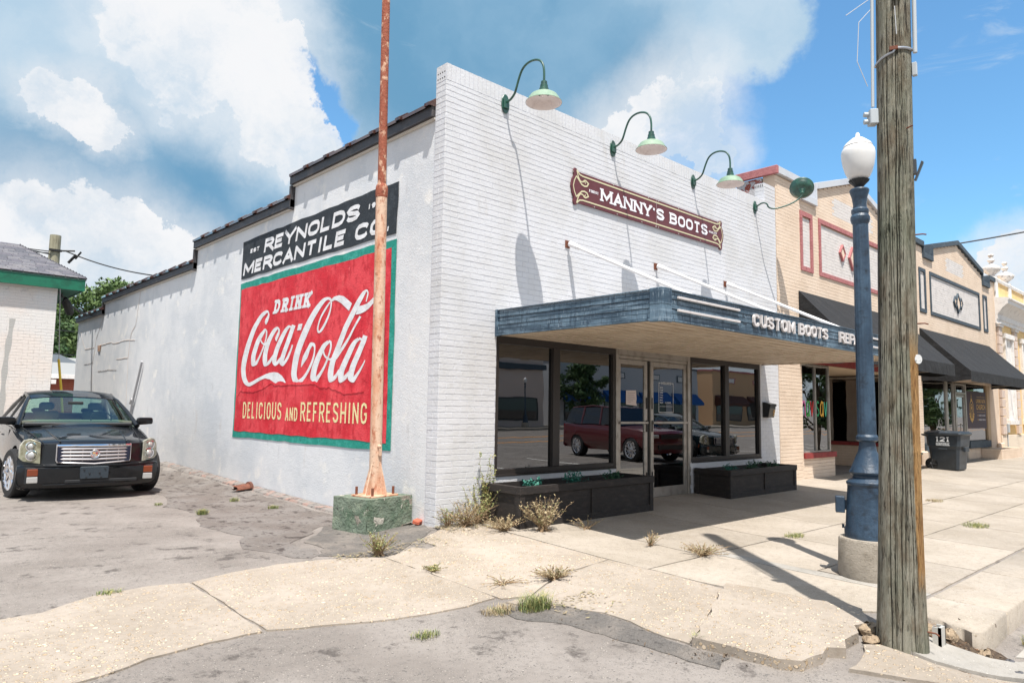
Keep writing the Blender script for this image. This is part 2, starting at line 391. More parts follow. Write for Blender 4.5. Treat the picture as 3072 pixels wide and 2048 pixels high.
def letter(ch, x, y, w, h, sw, serif=0., shear=0., y0=None):
    polys = []; X = lambda p: (x+sw/2+p[0]*(w-sw), y+sw/2+p[1]*(h-sw))
    if ch == 'I': X = lambda p: (x+w/2, y+sw/2+p[1]*(h-sw))
    for pl in GL[ch]:
        q = [X(p) for p in pl]
        for e, o in ((0, 1), (-1, -2)):               # let free ends on the base and cap lines reach them
            if len(pl) > 1 and pl[e] != pl[-1-e if e == 0 else 0] or len(pl) == 2:
                if pl[e][1] in (0, 1) and ch not in 'CSGO2' and abs(pl[e][1]-pl[o][1]) > .3:
                    dx, dy = q[e][0]-q[o][0], q[e][1]-q[o][1]; L = sw/2/abs(dy) if dy else 0
                    q[e] = (q[e][0]+dx*L, q[e][1]+dy*L)
        polys += stroke(q, sw)
        if serif and ch not in "CSGO'.QU2":
            for i, p in enumerate(pl):
                nb = [pl[j] for j in (i-1, i+1) if 0 <= j < len(pl)]
                if p[1] in (0, 1) and any(abs(n_[1]-p[1]) > .3 for n_ in nb) and not (ch == 'T' and p[1] == 1) and not (ch in 'A' and p[1] == 1) and not (ch == 'V' and p[1] == 0) and not (ch == 'M' and 0 < p[0] < 1) and not (ch in 'N' and i == 2 and 0):
                    c = X(p); yy = y if p[1] == 0 else y+h-serif
                    polys.append([(c[0]-sw*.98, yy), (c[0]+sw*.98, yy), (c[0]+sw*.98, yy+serif), (c[0]-sw*.98, yy+serif)])
    yb = y if y0 is None else y0
    return [[(a+shear*(b-yb), b) for a, b in p] for p in polys]
def text(s, x0, x1, y, h, sw, serif=0., shear=0., gap=.2, each=False):
    ws = [WID.get(c, 1.) for c in s]; tot = sum(ws)+gap*(len(s)-1); u = (x1-x0)/tot; x = x0; out = []
    for c, w in zip(s, ws):
        if c != ' ':
            l = letter(c, x, y, w*u, h, sw, serif, shear)
            out.append((c, l)) if each else out.extend(l)
        x += (w+gap)*u
    return out
def circ(x, y, r, n=16, ry=None): return [(x+r*math.cos(2*math.pi*i/n), y+(ry or r)*math.sin(2*math.pi*i/n)) for i in range(n)]
def rect(x0, x1, y0, y1): return [(x0,y0),(x1,y0),(x1,y1),(x0,y1)]
FR = lambda a, b, d: (a, -d, b)            # street fronts: a runs along x, d stands out towards the street
SW = lambda a, b, d: (.04-d, -a, b)        # side wall of the white shop: a = -y
# ------------------------------------------------------------------ ground heights
def sm(t): t = min(1, max(0, t)); return t*t*(3-2*t)
def zs(y):
    a = -min(y, 0); return -.045*a if a < 2.5 else -.1125-.03*(min(a, 6.1)-2.5)
def zl(y):
    if y >= 1: return -.1
    if y >= -3: return -.1-.03*(1-y)
    return -.22-.03*(min(-y, 8)-3)
def G(x, y):
    if x > 1.0 and y < -5.97: return -.405
    t = sm((x+1.3)/1.75)
    if y >= 0 and x < .04: t *= 1-sm(y/1.2)
    z = zl(y)*(1-t)+zs(y)*t
    if y < -5.2 and -.6 < x < 1.3: z += (-.405-z)*sm((-y-5.2)/.9)*sm((x+.6)/1.4)*sm((1.5-x)/.3)
    if x < .05 and y > 2: z += sm((x+.6)/.6)*min(max((y-3)*.025, 0), .25)
    return z
asphalt = pebbles('asphalt_old', sr(138,131,125), sr(120,113,107), 60, .30, (sr(168,160,150), sr(88,86,84)), .6, (3.4, sr(74,68,64), .55, .66, .8))
concrete = pebbles('concrete_aggregate', sr(163,152,140), sr(147,136,123), 26, .36, (sr(214,196,172), sr(166,144,116)), .5, (3.0, sr(140,122,100), .58, .74, .45))
walk = pebbles('concrete_sidewalk', sr(167,157,145), sr(152,142,129), 55, .22, (sr(196,184,164), sr(140,126,110)), .35, (1.6, sr(142,128,110), .57, .75, .5))
pavewhite = pebbles('concrete_gutter', sr(164,159,152), sr(150,145,137), 60, .1, (sr(215,210,200), sr(150,145,138)), .5)
dirt = M('dark_soil', sr(96,80,64), .95, var=[(9, sr(60,48,38), .4, .6), (40, sr(140,118,90), .55, .7)], bump=[('noise', 30, .04)])

def GB(x, y):
    if x > 1.25 and y < -5.45: return -.405
    return G(x, y)
def ground():
    fx = np.concatenate([np.array([-1500,-400,-150,-60,-30,-18,-12]), np.arange(-9, 12.01, .2), np.array([14,18,24,32,45,70,120,300,1500])])
    fy = np.concatenate([np.array([-1500,-300,-120,-70,-40,-25,-16,-12]), np.arange(-9, 14.01, .2), np.array([16,20,26,34,45,70,120,300,1500])])
    mb = MB(); mb.grid([[(x, y, GB(x, y)-.014+.002*math.sin(x*1.7+y*.9)*math.sin(y*1.3)) for x in fx] for y in fy])
    struct('ground', mb, asphalt, smooth=60, recalc=False)
ground()

def slab(poly, parent, mat, step=.16, thick=.11, jit=.006, lift=0., name='slab', tilt=(0,0,0), label=None):
    """one concrete slab that follows the ground; poly in plan, any outline"""
    pts = []
    if sum(poly[i][0]*poly[(i+1) % len(poly)][1]-poly[(i+1) % len(poly)][0]*poly[i][1] for i in range(len(poly))) < 0: poly = poly[::-1]
    for i in range(len(poly)):
        a = Vector(poly[i]); b = Vector(poly[(i+1) % len(poly)]); n = max(1, int((b-a).length/step))
        for k in range(n):
            q = a.lerp(b, k/n); pts.append(Vector((q.x+random.uniform(-jit, jit), q.y+random.uniform(-jit, jit))))
    ins = []
    xs = [p.x for p in pts]; ys = [p.y for p in pts]
    def inside(x, y):
        c = False; n = len(pts)
        for i in range(n):
            a, b = pts[i], pts[i-1]
            if (a.y > y) != (b.y > y) and x < (b.x-a.x)*(y-a.y)/(b.y-a.y)+a.x: c = not c
        return c
    x = min(xs)+step
    while x < max(xs):
        y = min(ys)+step
        while y < max(ys):
            if inside(x, y) and min((abs(p.x-x)+abs(p.y-y)) for p in pts) > step*.6: ins.append(Vector((x, y)))
            y += step*1.5
        x += step*1.5
    N = len(pts)
    r = delaunay_2d_cdt(pts+ins, [(i, (i+1) % N) for i in range(N)], [list(range(N))], 0, 1e-6)
    T = [t for t, o in zip(r[2], r[5]) if o]; V = r[0]
    top = [(v.x, v.y, G(v.x, v.y)+lift+tilt[0]+tilt[1]*v.x+tilt[2]*v.y) for v in V]; n = len(V)
    mb = MB(); mb.v = top + [(q[0], q[1], q[2]-thick) for q in top]; mb.f = [tuple(t) for t in T]
    E = {}
    for t in mb.f[:]:
        for a, b in ((t[0],t[1]),(t[1],t[2]),(t[2],t[0])): E[(a,b)] = 1
    rim = [(a, b) for (a, b) in E if (b, a) not in E]
    mb.f += [(b, a, a+n, b+n) for a, b in rim]
    # worn, rounded arris
    o = part(name, mb, mat, parent, label=label, smooth=50, recalc=True)
    return o

side = structure('sidewalk')
g = .009
for i, (a, b) in enumerate(zip([.52,1.62,3.35,5.1,6.85,8.6,10.35,12.1,13.9,15.7,17.5,19.3,21.1,23,25,27,30,34,38,43], [1.62,3.35,5.1,6.85,8.6,10.35,12.1,13.9,15.7,17.5,19.3,21.1,23,25,27,30,34,38,43,50])):
    st = .16 if b < 9 else .5
    slab([(a+g+(.16 if i == 1 else 0)*0, -2.97+g), (b-g, -2.97+g), (b-g, .02), (a+g, .02)], side, walk, st)
for i, (a, b) in enumerate(zip([.55,1.78,1.98,3.6,5.35,7.1,8.85,10.6,12.4,14.2,16,17.8,19.6,22,25,28,32,37,43], [1.78,1.98,3.6,5.35,7.1,8.85,10.6,12.4,14.2,16,17.8,19.6,22,25,28,32,37,43,50])):
    st = .16 if b < 9 else .5
    if i == 0: poly = [(.55, -2.99), (1.78-g, -2.99), (1.85-g, -5.17), (1.2, -5.2), (.95, -5.05), (.8, -4.9), (.66, -4.55), (.62, -4.1), (.55, -3.6)]
    elif i == 1: poly = [(1.78+g, -2.99), (1.98-g, -2.99), (2.05, -5.17), (1.85+g, -5.17)]
    else: poly = [(a+g, -2.99), (b-g, -2.99), (b-g, -4.08), (a+g, -4.08)]
    slab(poly, side, walk if i != 1 else pavewhite, st)
    if i > 1: slab([(a+g+(.07 if i == 2 else 0), -4.10), (b-g, -4.10), (b-g, -5.17), (a+g+(.07 if i == 2 else 0), -5.17)], side, walk, st)
# broken end of the kerb, then the kerb blocks
kerb = structure('kerb')
def kerb_block(poly, z=0.0, broken=False):
    mb = MB(); n = len(poly)
    zt = lambda y: zs(y)+.004
    top = [(x, y, zt(y)) for x, y in poly]; bot = [(x, y, -.56) for x, y in poly]
    mb.v = top+bot; mb.f = [tuple(range(n))]+[(i, (i+1) % n, n+(i+1) % n, n+i) for i in range(n)]
    part('kerb_stone', mb, walk, kerb, bevel=.018, smooth=45)
kerb_block([(1.22,-5.2),(1.94,-5.2),(1.96,-5.8),(1.14,-5.83),(1.05,-5.77),(1.12,-5.68),(1.09,-5.6),(1.2,-5.52),(1.17,-5.42),(1.24,-5.34)])
xk = 1.97
for xn in (3.6, 5.35, 7.1, 8.85, 10.6, 12.4, 14.2, 16, 17.8, 19.6, 22, 25, 28, 32, 37, 43, 50):
    kerb_block([(xk+.006,-5.2),(xn-.006,-5.2),(xn-.006,-5.8),(xk+.006,-5.8)]); xk = xn
gut = structure('gutter')
slab([(1.3,-5.99),(50,-5.95),(50,-6.6),(1.75,-6.65)], gut, pavewhite, .5, lift=.0, jit=.003)
slab([(.72,-5.55),(.45,-5.35),(.15,-5.42),(.2,-5.75),(.45,-6.0),(.75,-6.3),(1.05,-6.5),(1.35,-6.45),(1.15,-6.15),(.9,-5.9)], gut, pavewhite, .1, lift=.035, jit=.012)
# driveway apron and the sloping flare
ap = structure('driveway_apron')
lot = [(-9,-.95),(-6.2,-.85),(-5.2,-.82),(-4.72,-.8),(-4.44,-.77),(-4.04,-.52),(-3.56,-.46),(-3.24,-.53)]
slab([(-9,-2.7),(-5.24,-2.5)]+[(-5.24,-.82),(-6.2,-.85),(-9,-.95)], ap, concrete, .3)
slab([(-5.22,-2.5),(-4.39,-2.39),(-4.08,-2.26),(-3.67,-2.19),(-3.26,-2.2),(-3.25,-.55),(-3.56,-.46),(-4.04,-.52),(-4.44,-.77),(-4.72,-.8),(-5.22,-.82)], ap, concrete, .12, jit=.014)
slab([(-3.235,-2.2),(-2.88,-2.32),(-2.43,-2.5),(-1.95,-2.6),(-1.62,-2.62),(-1.235,-2.57),(-1.225,-1.75),(-1.225,-.72),(-1.32,-.61),(-1.85,-.4),(-2.3,-.35),(-2.77,-.4),(-3.225,-.53)], ap, concrete, .12, jit=.012)
slab([(-1.215,-.72),(-1.0,-.66),(-.74,-.55),(-.66,-.74),(-.52,-.72),(-.5,-.42),(-.36,-.3),(-.1,-.2),(.15,-.12),(.5,-.1),(.505,-2.46),(-.06,-2.50),(-.27,-2.47),(-.5,-2.55),(-.96,-2.74),(-1.215,-2.62),(-1.215,-1.7)], ap, concrete, .12, jit=.010)
slab([(-.73,-.57),(-.52,-.40),(-.5,-.62),(-.63,-.72)], ap, concrete, .08, lift=-.02)
slab([(.505,-2.48),(.53,-3.0),(.53,-3.45),(.5,-3.87),(-.13,-4.12),(-.61,-4.30),(-.87,-4.38),(-.88,-4.05),(-.81,-3.77),(-.82,-3.49),(-.94,-3.09),(-1.2,-2.92),(-1.25,-2.72),(-.96,-2.77),(-.5,-2.58),(-.27,-2.50),(-.06,-2.53)], ap, concrete, .11, jit=.012)
slab([(.50,-3.89),(.6,-4.15),(.63,-4.55),(.76,-4.87),(.74,-5.03),(.52,-5.15),(.39,-5.2),(.2,-5.16),(.06,-5.24),(-.12,-5.24),(-.3,-5.3),(-.37,-5.22),(-.71,-5.2),(-.81,-5.06),(-.84,-4.7),(-.88,-4.42),(-.61,-4.32),(-.13,-4.14)], ap, concrete, .1, lift=.06, jit=.024, thick=.22)
slab([(-.5,-5.42),(-.2,-5.40),(.0,-5.32),(.12,-5.4),(.2,-5.75),(.45,-6.02),(.72,-6.32),(.9,-6.55),(.4,-6.75),(-.1,-6.2),(-.35,-5.75)], ap, concrete, .1, lift=.012, jit=.012)
mb = MB(); mb.grid([[(x, y, min(G(x, y), -.27)+.004+.02*math.sin(x*23)*math.sin(y*19)) for x in np.arange(.3, 1.25, .08)] for y in np.arange(-6.0, -5.05, .08)])
struct('soil', mb, dirt, smooth=60)
# strip of red painted concrete along the side wall
ws = structure('wall_footing_strip')
for i in range(9):
    y0 = .5+i*1.15; mb = MB()
    P = [[(x, y, G(x, y)+h) for x, h in ((-.15-.03*math.sin(y*3), -.02), (-.13-.03*math.sin(y*3), .012), (.035, .03))] for y in (y0, y0+.4, y0+.8, y0+1.13)]
    mb.grid(P); part('strip_piece', mb, M('faded_red_concrete', sr(150,124,114), .9, var=[(3, sr(132,126,121), .40, .5), (9, sr(100,94,90), .5, .6)], bump=[('noise', 30, .02)]), ws, smooth=50)
# tar like dark patch beside the block, and asphalt crumbs along the apron
patch = M('asphalt_dark', sr(118,113,108), .9, var=[(3, sr(142,134,126), .42, .62), (12, sr(84,80,77), .55, .7)], bump=[('noise', 90, .03), ('noise', 8, .05)])
lotp = structure('asphalt_patch')
slab([(-1.25,-.63),(-1.0,-.62),(-.7,-.45),(-.45,-.3),(-.1,-.1),(-.02,.2),(-.1,1.0),(-.9,1.3),(-1.15,.9),(-1.6,.5),(-1.5,.1),(-1.75,-.2)], lotp, patch, .12, thick=.02, lift=-.006, jit=.03)
slab([(-1.45,-2.86),(-1.3,-2.78),(-1.2,-2.93),(-.94,-3.1),(-.83,-3.5),(-.83,-3.8),(-.9,-4.1),(-.92,-4.4),(-.88,-4.7),(-1.1,-4.75),(-1.16,-4.3),(-1.2,-3.8),(-1.28,-3.4),(-1.5,-3.1)], lotp, patch, .1, thick=.02, lift=-.006, jit=.02)
brown = M('asphalt_brown', sr(120,112,106), .92, var=[(1.3, sr(134,128,123), .40, .6), (4, sr(80,72,68), .54, .64, (1.6, 1, 1)), (16, sr(84,78,74), .58, .66), (26, sr(160,150,140), .6, .70)], bump=[('noise', 70, .03), ('noise', 6, .04)])
slab([(-1.9,-.3),(-1.65,-.1),(-1.7,.5),(-1.25,1.0),(-.95,1.4),(-.25,1.1),(-.25,2.5),(-.22,6),(-.25,11),(-1.3,11),(-1.6,8.5),(-1.5,6),(-1.9,4.5),(-1.75,3.5),(-2.1,2.3),(-2.0,1.3),(-2.3,.6)], lotp, brown, .2, thick=.012, lift=-.0095, jit=.06)

# ------------------------------------------------------------------ brick walls
_unit = {}
def unit_brick(mat):
    if mat.name in _unit: return _unit[mat.name]
    b = MB(); c = .035                       # unit length and height, chamfered face; depth is real
    f = [(-.5+.012,-.5+c,0),(.5-.012,-.5+c,0),(.5-.012,.5-c,0),(-.5+.012,.5-c,0)]; s = [(-.5,-.5,.004),(.5,-.5,.004),(.5,.5,.004),(-.5,.5,.004)]; k = [(q[0],q[1],.02) for q in s]
    b.v = f+s+k; b.f = [(0,1,2,3)]+[(i,4+i,4+(i+1)%4,(i+1)%4) for i in range(4)]+[(4+i,8+i,8+(i+1)%4,4+(i+1)%4) for i in range(4)]
    me = bpy.data.meshes.new('brick'); me.from_pydata([(x, z, y) for x, y, z in b.v], [], [t for t in b.f]); me.materials.append(mat); _unit[mat.name] = (me, b)
    return _unit[mat.name]
def brickwork(parent, u0, u1, z0, z1, P, rot, holes=(), top=None, mats=None, near=None, npart=300, course=.0805, pitch=.25, joint=.008, shift=0., far=False, name='brick', dmap=None):
    """P(u, d, z) -> point, d positive outwards. mats(u, z) -> material. The bricks nearest to `near` become parts, the rest one stuff part per material"""
    L = []; z = z0; r = 0
    while z < z1-.02:
        h = min(course, z1-z); zc = z+h/2
        segs = [(u0, u1)]
        if top:
            segs = []; N = 240; on = None
            for i in range(N+1):
                u = u0+(u1-u0)*i/N; ok = top(u) >= z+h*.7
                if ok and on is None: on = u
                if (not ok or i == N) and on is not None: segs.append((on, u)); on = None
        for (a, b, c, d) in holes:
            if c < zc < d:
                ns = []
                for s0, s1 in segs:
                    if b <= s0 or a >= s1: ns.append((s0, s1)); continue
                    if a > s0: ns.append((s0, a))
                    if b < s1: ns.append((b, s1))
                segs = ns
        off = shift + (pitch/2 if r % 2 else 0)
        for s0, s1 in segs:
            k = math.floor((s0-off)/pitch)
            while off+k*pitch < s1-.012:
                a = max(s0, off+k*pitch); b = min(s1, off+(k+1)*pitch); k += 1
                if b-a > .03: L.append(((a+b)/2, zc, b-a-joint*.4, h-joint*.75))
        z += course; r += 1
    if mats is None: raise ValueError
    if near is not None: L.sort(key=lambda q: (Vector(P(q[0], 0, q[1]))-near).length)
    npart = min(npart, len(L)); rest = {}
    off = WL[parent.name]
    for i, (u, zc, w, h) in enumerate(L):
        m = mats(u, zc); dj = random.uniform(-.0012, .0012) + (dmap(u, zc) if dmap else 0)
        if i < npart:
            me, _ = unit_brick(m); o = bpy.data.objects.new(name, me); COL.objects.link(o); o.parent = parent
            o.location = Vector(P(u, dj, zc))-off; o.scale = (w, 1, h); o.rotation_euler = (random.uniform(-.004,.004), 0, rot+random.uniform(-.003,.003))
        else: rest.setdefault(m.name, []).append((u, zc, w, h, dj))
    for mn, lst in rest.items():
        b = MB()
        for u, zc, w, h, dj in lst:
            n = len(b.v)
            if far:
                q = [(-w/2,-h/2,0),(w/2,-h/2,0),(w/2,h/2,0),(-w/2,h/2,0)]; e = [(a, c, .03) for a, c, _ in q]
                b.v += [P(u+a, dj-d, zc+c) for a, c, d in q+e]; b.f += [(n,n+1,n+2,n+3)]+[(n+j, n+4+j, n+4+(j+1)%4, n+(j+1)%4) for j in range(4)]
            else:
                c_ = .003
                q = [(-w/2+c_,-h/2+c_,0),(w/2-c_,-h/2+c_,0),(w/2-c_,h/2-c_,0),(-w/2+c_,h/2-c_,0)]; s_ = [(-w/2,-h/2,.004),(w/2,-h/2,.004),(w/2,h/2,.004),(-w/2,h/2,.004)]; e = [(a, c, .02) for a, c, _ in s_]
                b.v += [P(u+a, dj-d, zc+c) for a, c, d in q+s_+e]
                b.f += [(n,n+1,n+2,n+3)]+[(n+j, n+4+j, n+4+(j+1)%4, n+(j+1)%4) for j in range(4)]+[(n+4+j, n+8+j, n+8+(j+1)%4, n+4+(j+1)%4) for j in range(4)]
        part('brick_courses', b, MATS[mn], parent, kind='stuff', recalc=False)
FP = lambda u, d, z: (u, -d, z)
white = M('white_painted_brick', sr(207,207,210), .62, var=[(1.1, sr(198,197,197), .4, .65), (7, sr(186,185,184), .62, .75, None, .6), (34, sr(170,140,128), .72, .76, None, .7), (1.7, sr(184,179,172), .60, .72, (1, 1, .35), .5)], bump=[('noise', 28, .006), ('noise', 120, .002)], spec=.35)
mortar_w = M('white_painted_joint', sr(190,190,197), .8, bump=[('noise', 80, .01)])
# ------------------------------------------------------------------ the white corner shop
H0, L0 = 6.26, 9.5
stucco = M('white_stucco', sr(216,217,219), .85, var=[(.8, sr(203,206,210), .42, .62), (6, sr(190,190,192), .6, .75, (1, 1, .3), .6), (2.1, sr(228,226,223), .55, .7), (1.3, sr(200,192,184), .64, .74, (1, 1, .35), .6)], bump=[('noise', 7, .006), ('noise', 42, .006), ('noise', 150, .004)])
dark_metal = M('dark_bronze_frame', sr(42,36,33), .45, bump=[('noise', 60, .004)], spec=.5)
alu = M('aluminium_frame', sr(178,172,164), .38, metal=.55, var=[(5, sr(150,142,132), .45, .7)])
black = M('black_void', (.004,.004,.004), .8)
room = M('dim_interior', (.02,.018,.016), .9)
shopglass = glass('shop_glass', (.22,.22,.22), 1.7, .125, ripple=.0012)
bl = thing('shop_building', 'white painted brick corner shop with painted side wall and stepped parapet', 'building', (0, 0, 0))
fw_ = part('front_wall', MB(), mortar_w, bl)
def front_core():
    mb = MB(); W0, W1, D0, D1, W2, W3 = 1.013, 3.73, 3.73, 5.93, 5.93, 8.66
    y0, y1 = .0035, .24
    for a, b, c, d in ((0,1.013,-.4,H0-.01),(1.013,8.66,2.60,H0-.01),(8.66,9.5,-.4,H0-.01),(1.013,3.73,-.4,.50),(5.93,8.66,-.4,.50)):
        mb.box(a+.003, b-.001, y0, y1, c, d)
    return mb
part('wall_core', front_core(), mortar_w, fw_)
WM = lambda u, z: white
openings = [(1.013,8.66,2.565,2.6),(1.013,3.73,.58,2.60),(3.73,5.93,-.3,2.60),(5.93,8.66,.58,2.60)]
brickwork(fw_, 0, L0, -.24, H0-.24, FP, 0, openings, mats=WM, near=CAM, npart=230, dmap=lambda u, z: 0)
# rowlock crown and header sill course
def rowlock(u0, u1, z0, z1, pitch, parent, P, mat):
    b = MB(); u = u0
    while u < u1-.01:
        w = min(pitch, u1-u)-.008; n = len(b.v); cc = u+w/2+.004; j = random.uniform(-.002,.002)
        q = [(-w/2,z0,0),(w/2,z0,0),(w/2,z1,0),(-w/2,z1,0)]
        b.v += [P(cc+a, j, c) for a, c, _ in q]+[P(cc+a, j-.24, c) for a, c, _ in q]; b.f += [(n,n+1,n+2,n+3),(n+3,n+2,n+6,n+7)]+[(n+k, n+4+k, n+4+(k+1)%4, n+(k+1)%4) for k in (0,1,3)]; u += pitch
    part('rowlock_course', b, mat, parent, kind='stuff')
rowlock(0, 9.5, H0-.235, H0, .0805, fw_, FP, white)
for a, b in ((1.013,3.73),(5.93,8.66)): rowlock(a, b, .455, .575, .0805, fw_, FP, white)
SIDE = lambda u, d, z: (-d, u, z)
brickwork(fw_, .006, .232, -.24, H0-.24, SIDE, R(-90), (), mats=WM, near=CAM, npart=70, pitch=.25, shift=.117)
rowlock(.006, .232, H0-.235, H0, .115, fw_, SIDE, white)
# raised end of the parapet next to the beige shop (three cored bricks on top)
brickwork(fw_, 9.0, 9.5, H0, H0+.42, FP, 0, (), mats=WM, npart=0)
mb = MB(); mb.box(9.003, 9.497, .01, .24, H0, H0+.42); part('parapet_end', mb, mortar_w, fw_)
brickwork(fw_, .01, .24, H0, H0+.42, lambda u, d, z: (9.0-d, u, z), R(-90), (), mats=WM, npart=0)
mb = MB()
for i in range(5):
    for j in range(2): mb.box(8.9965, 8.9985, .035+i*.043, .055+i*.043, H0+.34+j*.03, H0+.36+j*.03)
part('core_holes', mb, M('dark_hole', sr(60,55,52), .9), fw_)
mb = MB()
for i in range(4):
    for j in range(2): mb.box(-.002, -.0005, .035+i*.05, .058+i*.05, H0-.2+j*.08, H0-.18+j*.08)
part('core_holes', mb, MATS['dark_hole'], fw_)
# side wall, stepped down towards the back
st = [(.232,4.58,5.56),(4.58,9.52,5.14),(9.52,17.62,4.66),(17.62,21.1,4.30)]
swl = part('side_wall', MB().poly([(.045,.232,-.5),(.045,21.1,-.5)]+[q for a,b,z in st[::-1] for q in ((.045,b,z),(.045,a,z))]), stucco, bl, recalc=False)
mb = MB()
for a, b, z in st: mb.box(.05, .28, a, b, -.5, z)
mb.box(.3, 9.45, 21.0, 21.1, -.5, 4.2); mb.box(9.35, 9.48, .3, 21.1, -.5, 4.3); part('rear_walls', mb, stucco, bl)
mb = MB(); mb.box(.28, 9.35, .24, 21, 4.05, 4.1); part('flat_roof', mb, M('roof_tar', (.05,.05,.05), .9), bl)
trim = M('dark_fascia_board', sr(58,56,58), .55, var=[(3, sr(78,74,74), .5, .7)], bump=[('noise', 20, .006)])
for i, (a, b, z) in enumerate(st):
    mb = MB(); mb.box(-.05, .043, a+(.0 if i else .02), b+.04, z-.005, z+.145); part('fascia_board', mb, trim, bl, bevel=.004)
    mb = MB(); mb.box(-.005, .04, a+.02, b+.03, z-.035, z-.008); part('fascia_board', mb, M('cream_batten', sr(205,198,188), .8), bl)
for a, z0, z1 in ((4.58,5.14,5.55),(9.52,4.66,5.13),(17.62,4.3,4.65)):
    mb = MB(); mb.box(-.045, .047, a-.0, a+.06, z0-.04, z1-.01); mb.box(.05,.28,a+.002,a+.02,z0,z1); part('step_trim', mb, trim, bl, bevel=.004)
    mb = MB(); mb.box(.0, .26, a+.09, a+.2, z0+.15, z0+.27); part('mortar_lump', mb, M('tan_mortar', sr(176,150,128), .9, var=[(20, sr(150,90,70), .5, .6)]), bl, bevel=.02)
tile_m = M('brown_glazed_tile', sr(88,58,50), .22, coat=.6, var=[(6, sr(66,44,40), .4, .6), (14, sr(130,78,60), .66, .76), (3, sr(112,92,80), .62, .75)], rnd=.15)
def coping(a, b, z, n):
    p = (b-a)/n
    for i in range(n):
        mb = MB(); y0 = a+i*p+random.uniform(-.006,.006); y1 = y0+p-.01; dz = random.uniform(-.006,.008)
        prof = lambda s: [(-.10*s+.02, .0), (-.105*s+.02, .045), (.02, .07+.055*s), (.17, .095+.06*s), (.30, .07+.055*s), (.34+.08*(s-1), .045), (.34, .0)]
        rows = [(y1,1.),(y0+.20*p,1.),(y0+.17*p,1.04),(y0+.165*p,1.28),(y0+.03*p,1.32),(y0,1.22)]
        P = [[(x, y, z+.145+zz+dz) for x, zz in prof(s)] for y, s in rows]; mb.grid(P)
        mb.poly(P[0][::-1]); mb.poly(P[-1])
        part('coping_tile', mb, tile_m, bl, smooth=40)
for (a, b, z), n in zip(st, (6,7,11,5)): coping(a, b+.03, z-.005, n)
# plaster cracks and mended seams
crk = M('pinkish_plaster_seam', sr(210,200,193), .9, bump=[('noise', 40, .01)]); crd = M('dark_crack', sr(150,144,140), .9)
def seam(pts, w, mat, d=.008, name='wall_crack'):
    P = []
    for i in range(len(pts)-1):
        a, b = Vector(pts[i]), Vector(pts[i+1]); n = max(1, int((b-a).length/.12))
        for k in range(n): q = a.lerp(b, k/n); P.append((-q.x+random.uniform(-.012,.012), q.y+random.uniform(-.012,.012)))
    P.append((-pts[-1][0], pts[-1][1])); mb = MB(); ws_ = [w*random.uniform(.4,1.2) for _ in P]
    for i in range(len(P)-1):
        t = (Vector(P[i+1])-Vector(P[i])).normalized(); nn = Vector((-t.y, t.x))
        a0 = Vector(P[i])-nn*ws_[i]/2; a1 = Vector(P[i])+nn*ws_[i]/2; b0 = Vector(P[i+1])-nn*ws_[i+1]/2; b1 = Vector(P[i+1])+nn*ws_[i+1]/2
        mb.quad(SW(*a0, .0), SW(*b0, .0), SW(*P[i+1], d), SW(*P[i], d)); mb.quad(SW(*a1, .0), SW(*b1, .0), SW(*P[i+1], d), SW(*P[i], d))
    part(name, mb, mat, swl, smooth=60)
for pts, m in (([(13.87,4.61),(13.98,4.28),(14.14,3.68),(14.47,3.53),(14.61,3.32),(14.68,2.81),(14.59,1.9),(14.54,.3)],crk),([(14.11,3.27),(15,3.32),(16.27,3.28),(16.57,3.34),(18.08,3.32)],crk),([(17.74,4.24),(18.01,3.94),(18.47,3.55),(18.57,3.06),(18.74,2.77),(18.57,1.94),(18.5,.4)],crk),([(18.64,3.29),(19.83,3.29),(20.3,3.62),(20.68,3.96)],crk),([(18.57,2.79),(19.85,2.77)],crd),([(17.92,2.49),(16.64,2.5),(15.79,2.48)],crd),([(15.87,2.8),(14.68,2.79)],crk),([(13.04,2.4),(10.04,2.31)],None)):
    if m: seam(pts, .04 if m is crk else .02, m, .005)
mb = MB(); mb.prism([SW(-a, b, .004) for a, b in ((18.11,3.32),(17.73,3.32),(17.79,3.12),(18.03,3.14))], (-.02,0,0), (0,0,0)); part('exposed_patch', mb, MATS['tan_mortar'], swl)
# ---- painted mural (flat paint on the plaster)
red = M('mural_red', sr(204,30,46), .75, var=[(1.6, sr(220,66,74), .40, .60), (9, sr(184,18,36), .48, .64, (1,1,.5), .8), (16, sr(232,110,108), .60, .72, (1,1,.5), .55), (5, sr(226,90,92), .58, .72, (1,1,.7), .6)], bump=[('noise', 7, .012), ('noise', 42, .008)])
teal = M('mural_teal', sr(22,138,122), .75, var=[(6, sr(60,160,146), .45, .7), (20, sr(12,112,100), .55, .7)], bump=[('noise', 7, .012), ('noise', 42, .008)])
blk = M('mural_black', sr(36,42,48), .75, var=[(4, sr(60,66,72), .48, .72), (18, sr(100,106,110), .66, .8, (1,1,.5), .5)], bump=[('noise', 7, .012), ('noise', 42, .008)])
mw = M('mural_white', sr(226,226,228), .75, var=[(5, sr(210,208,208), .4, .7), (25, sr(230,170,168), .68, .8, None, .5)], bump=[('noise', 7, .012), ('noise', 42, .008)])
cream = M('mural_cream', sr(232,216,164), .75, var=[(12, sr(222,190,140), .5, .75)], bump=[('noise', 42, .02)])
def jag(pts, j=.012, step=.25):
    out = []
    for i in range(len(pts)):
        a = Vector(pts[i]); b = Vector(pts[(i+1)%len(pts)]); n = max(1, int((b-a).length/step))
        for k in range(n): q = a.lerp(b, k/n); out.append((q.x+random.uniform(-j,j), q.y+random.uniform(-j,j)))
    return out
mur = thing('mural', 'faded mural on the side wall, black lettered band above a red panel edged in teal', 'mural', (.03, 4, .87))
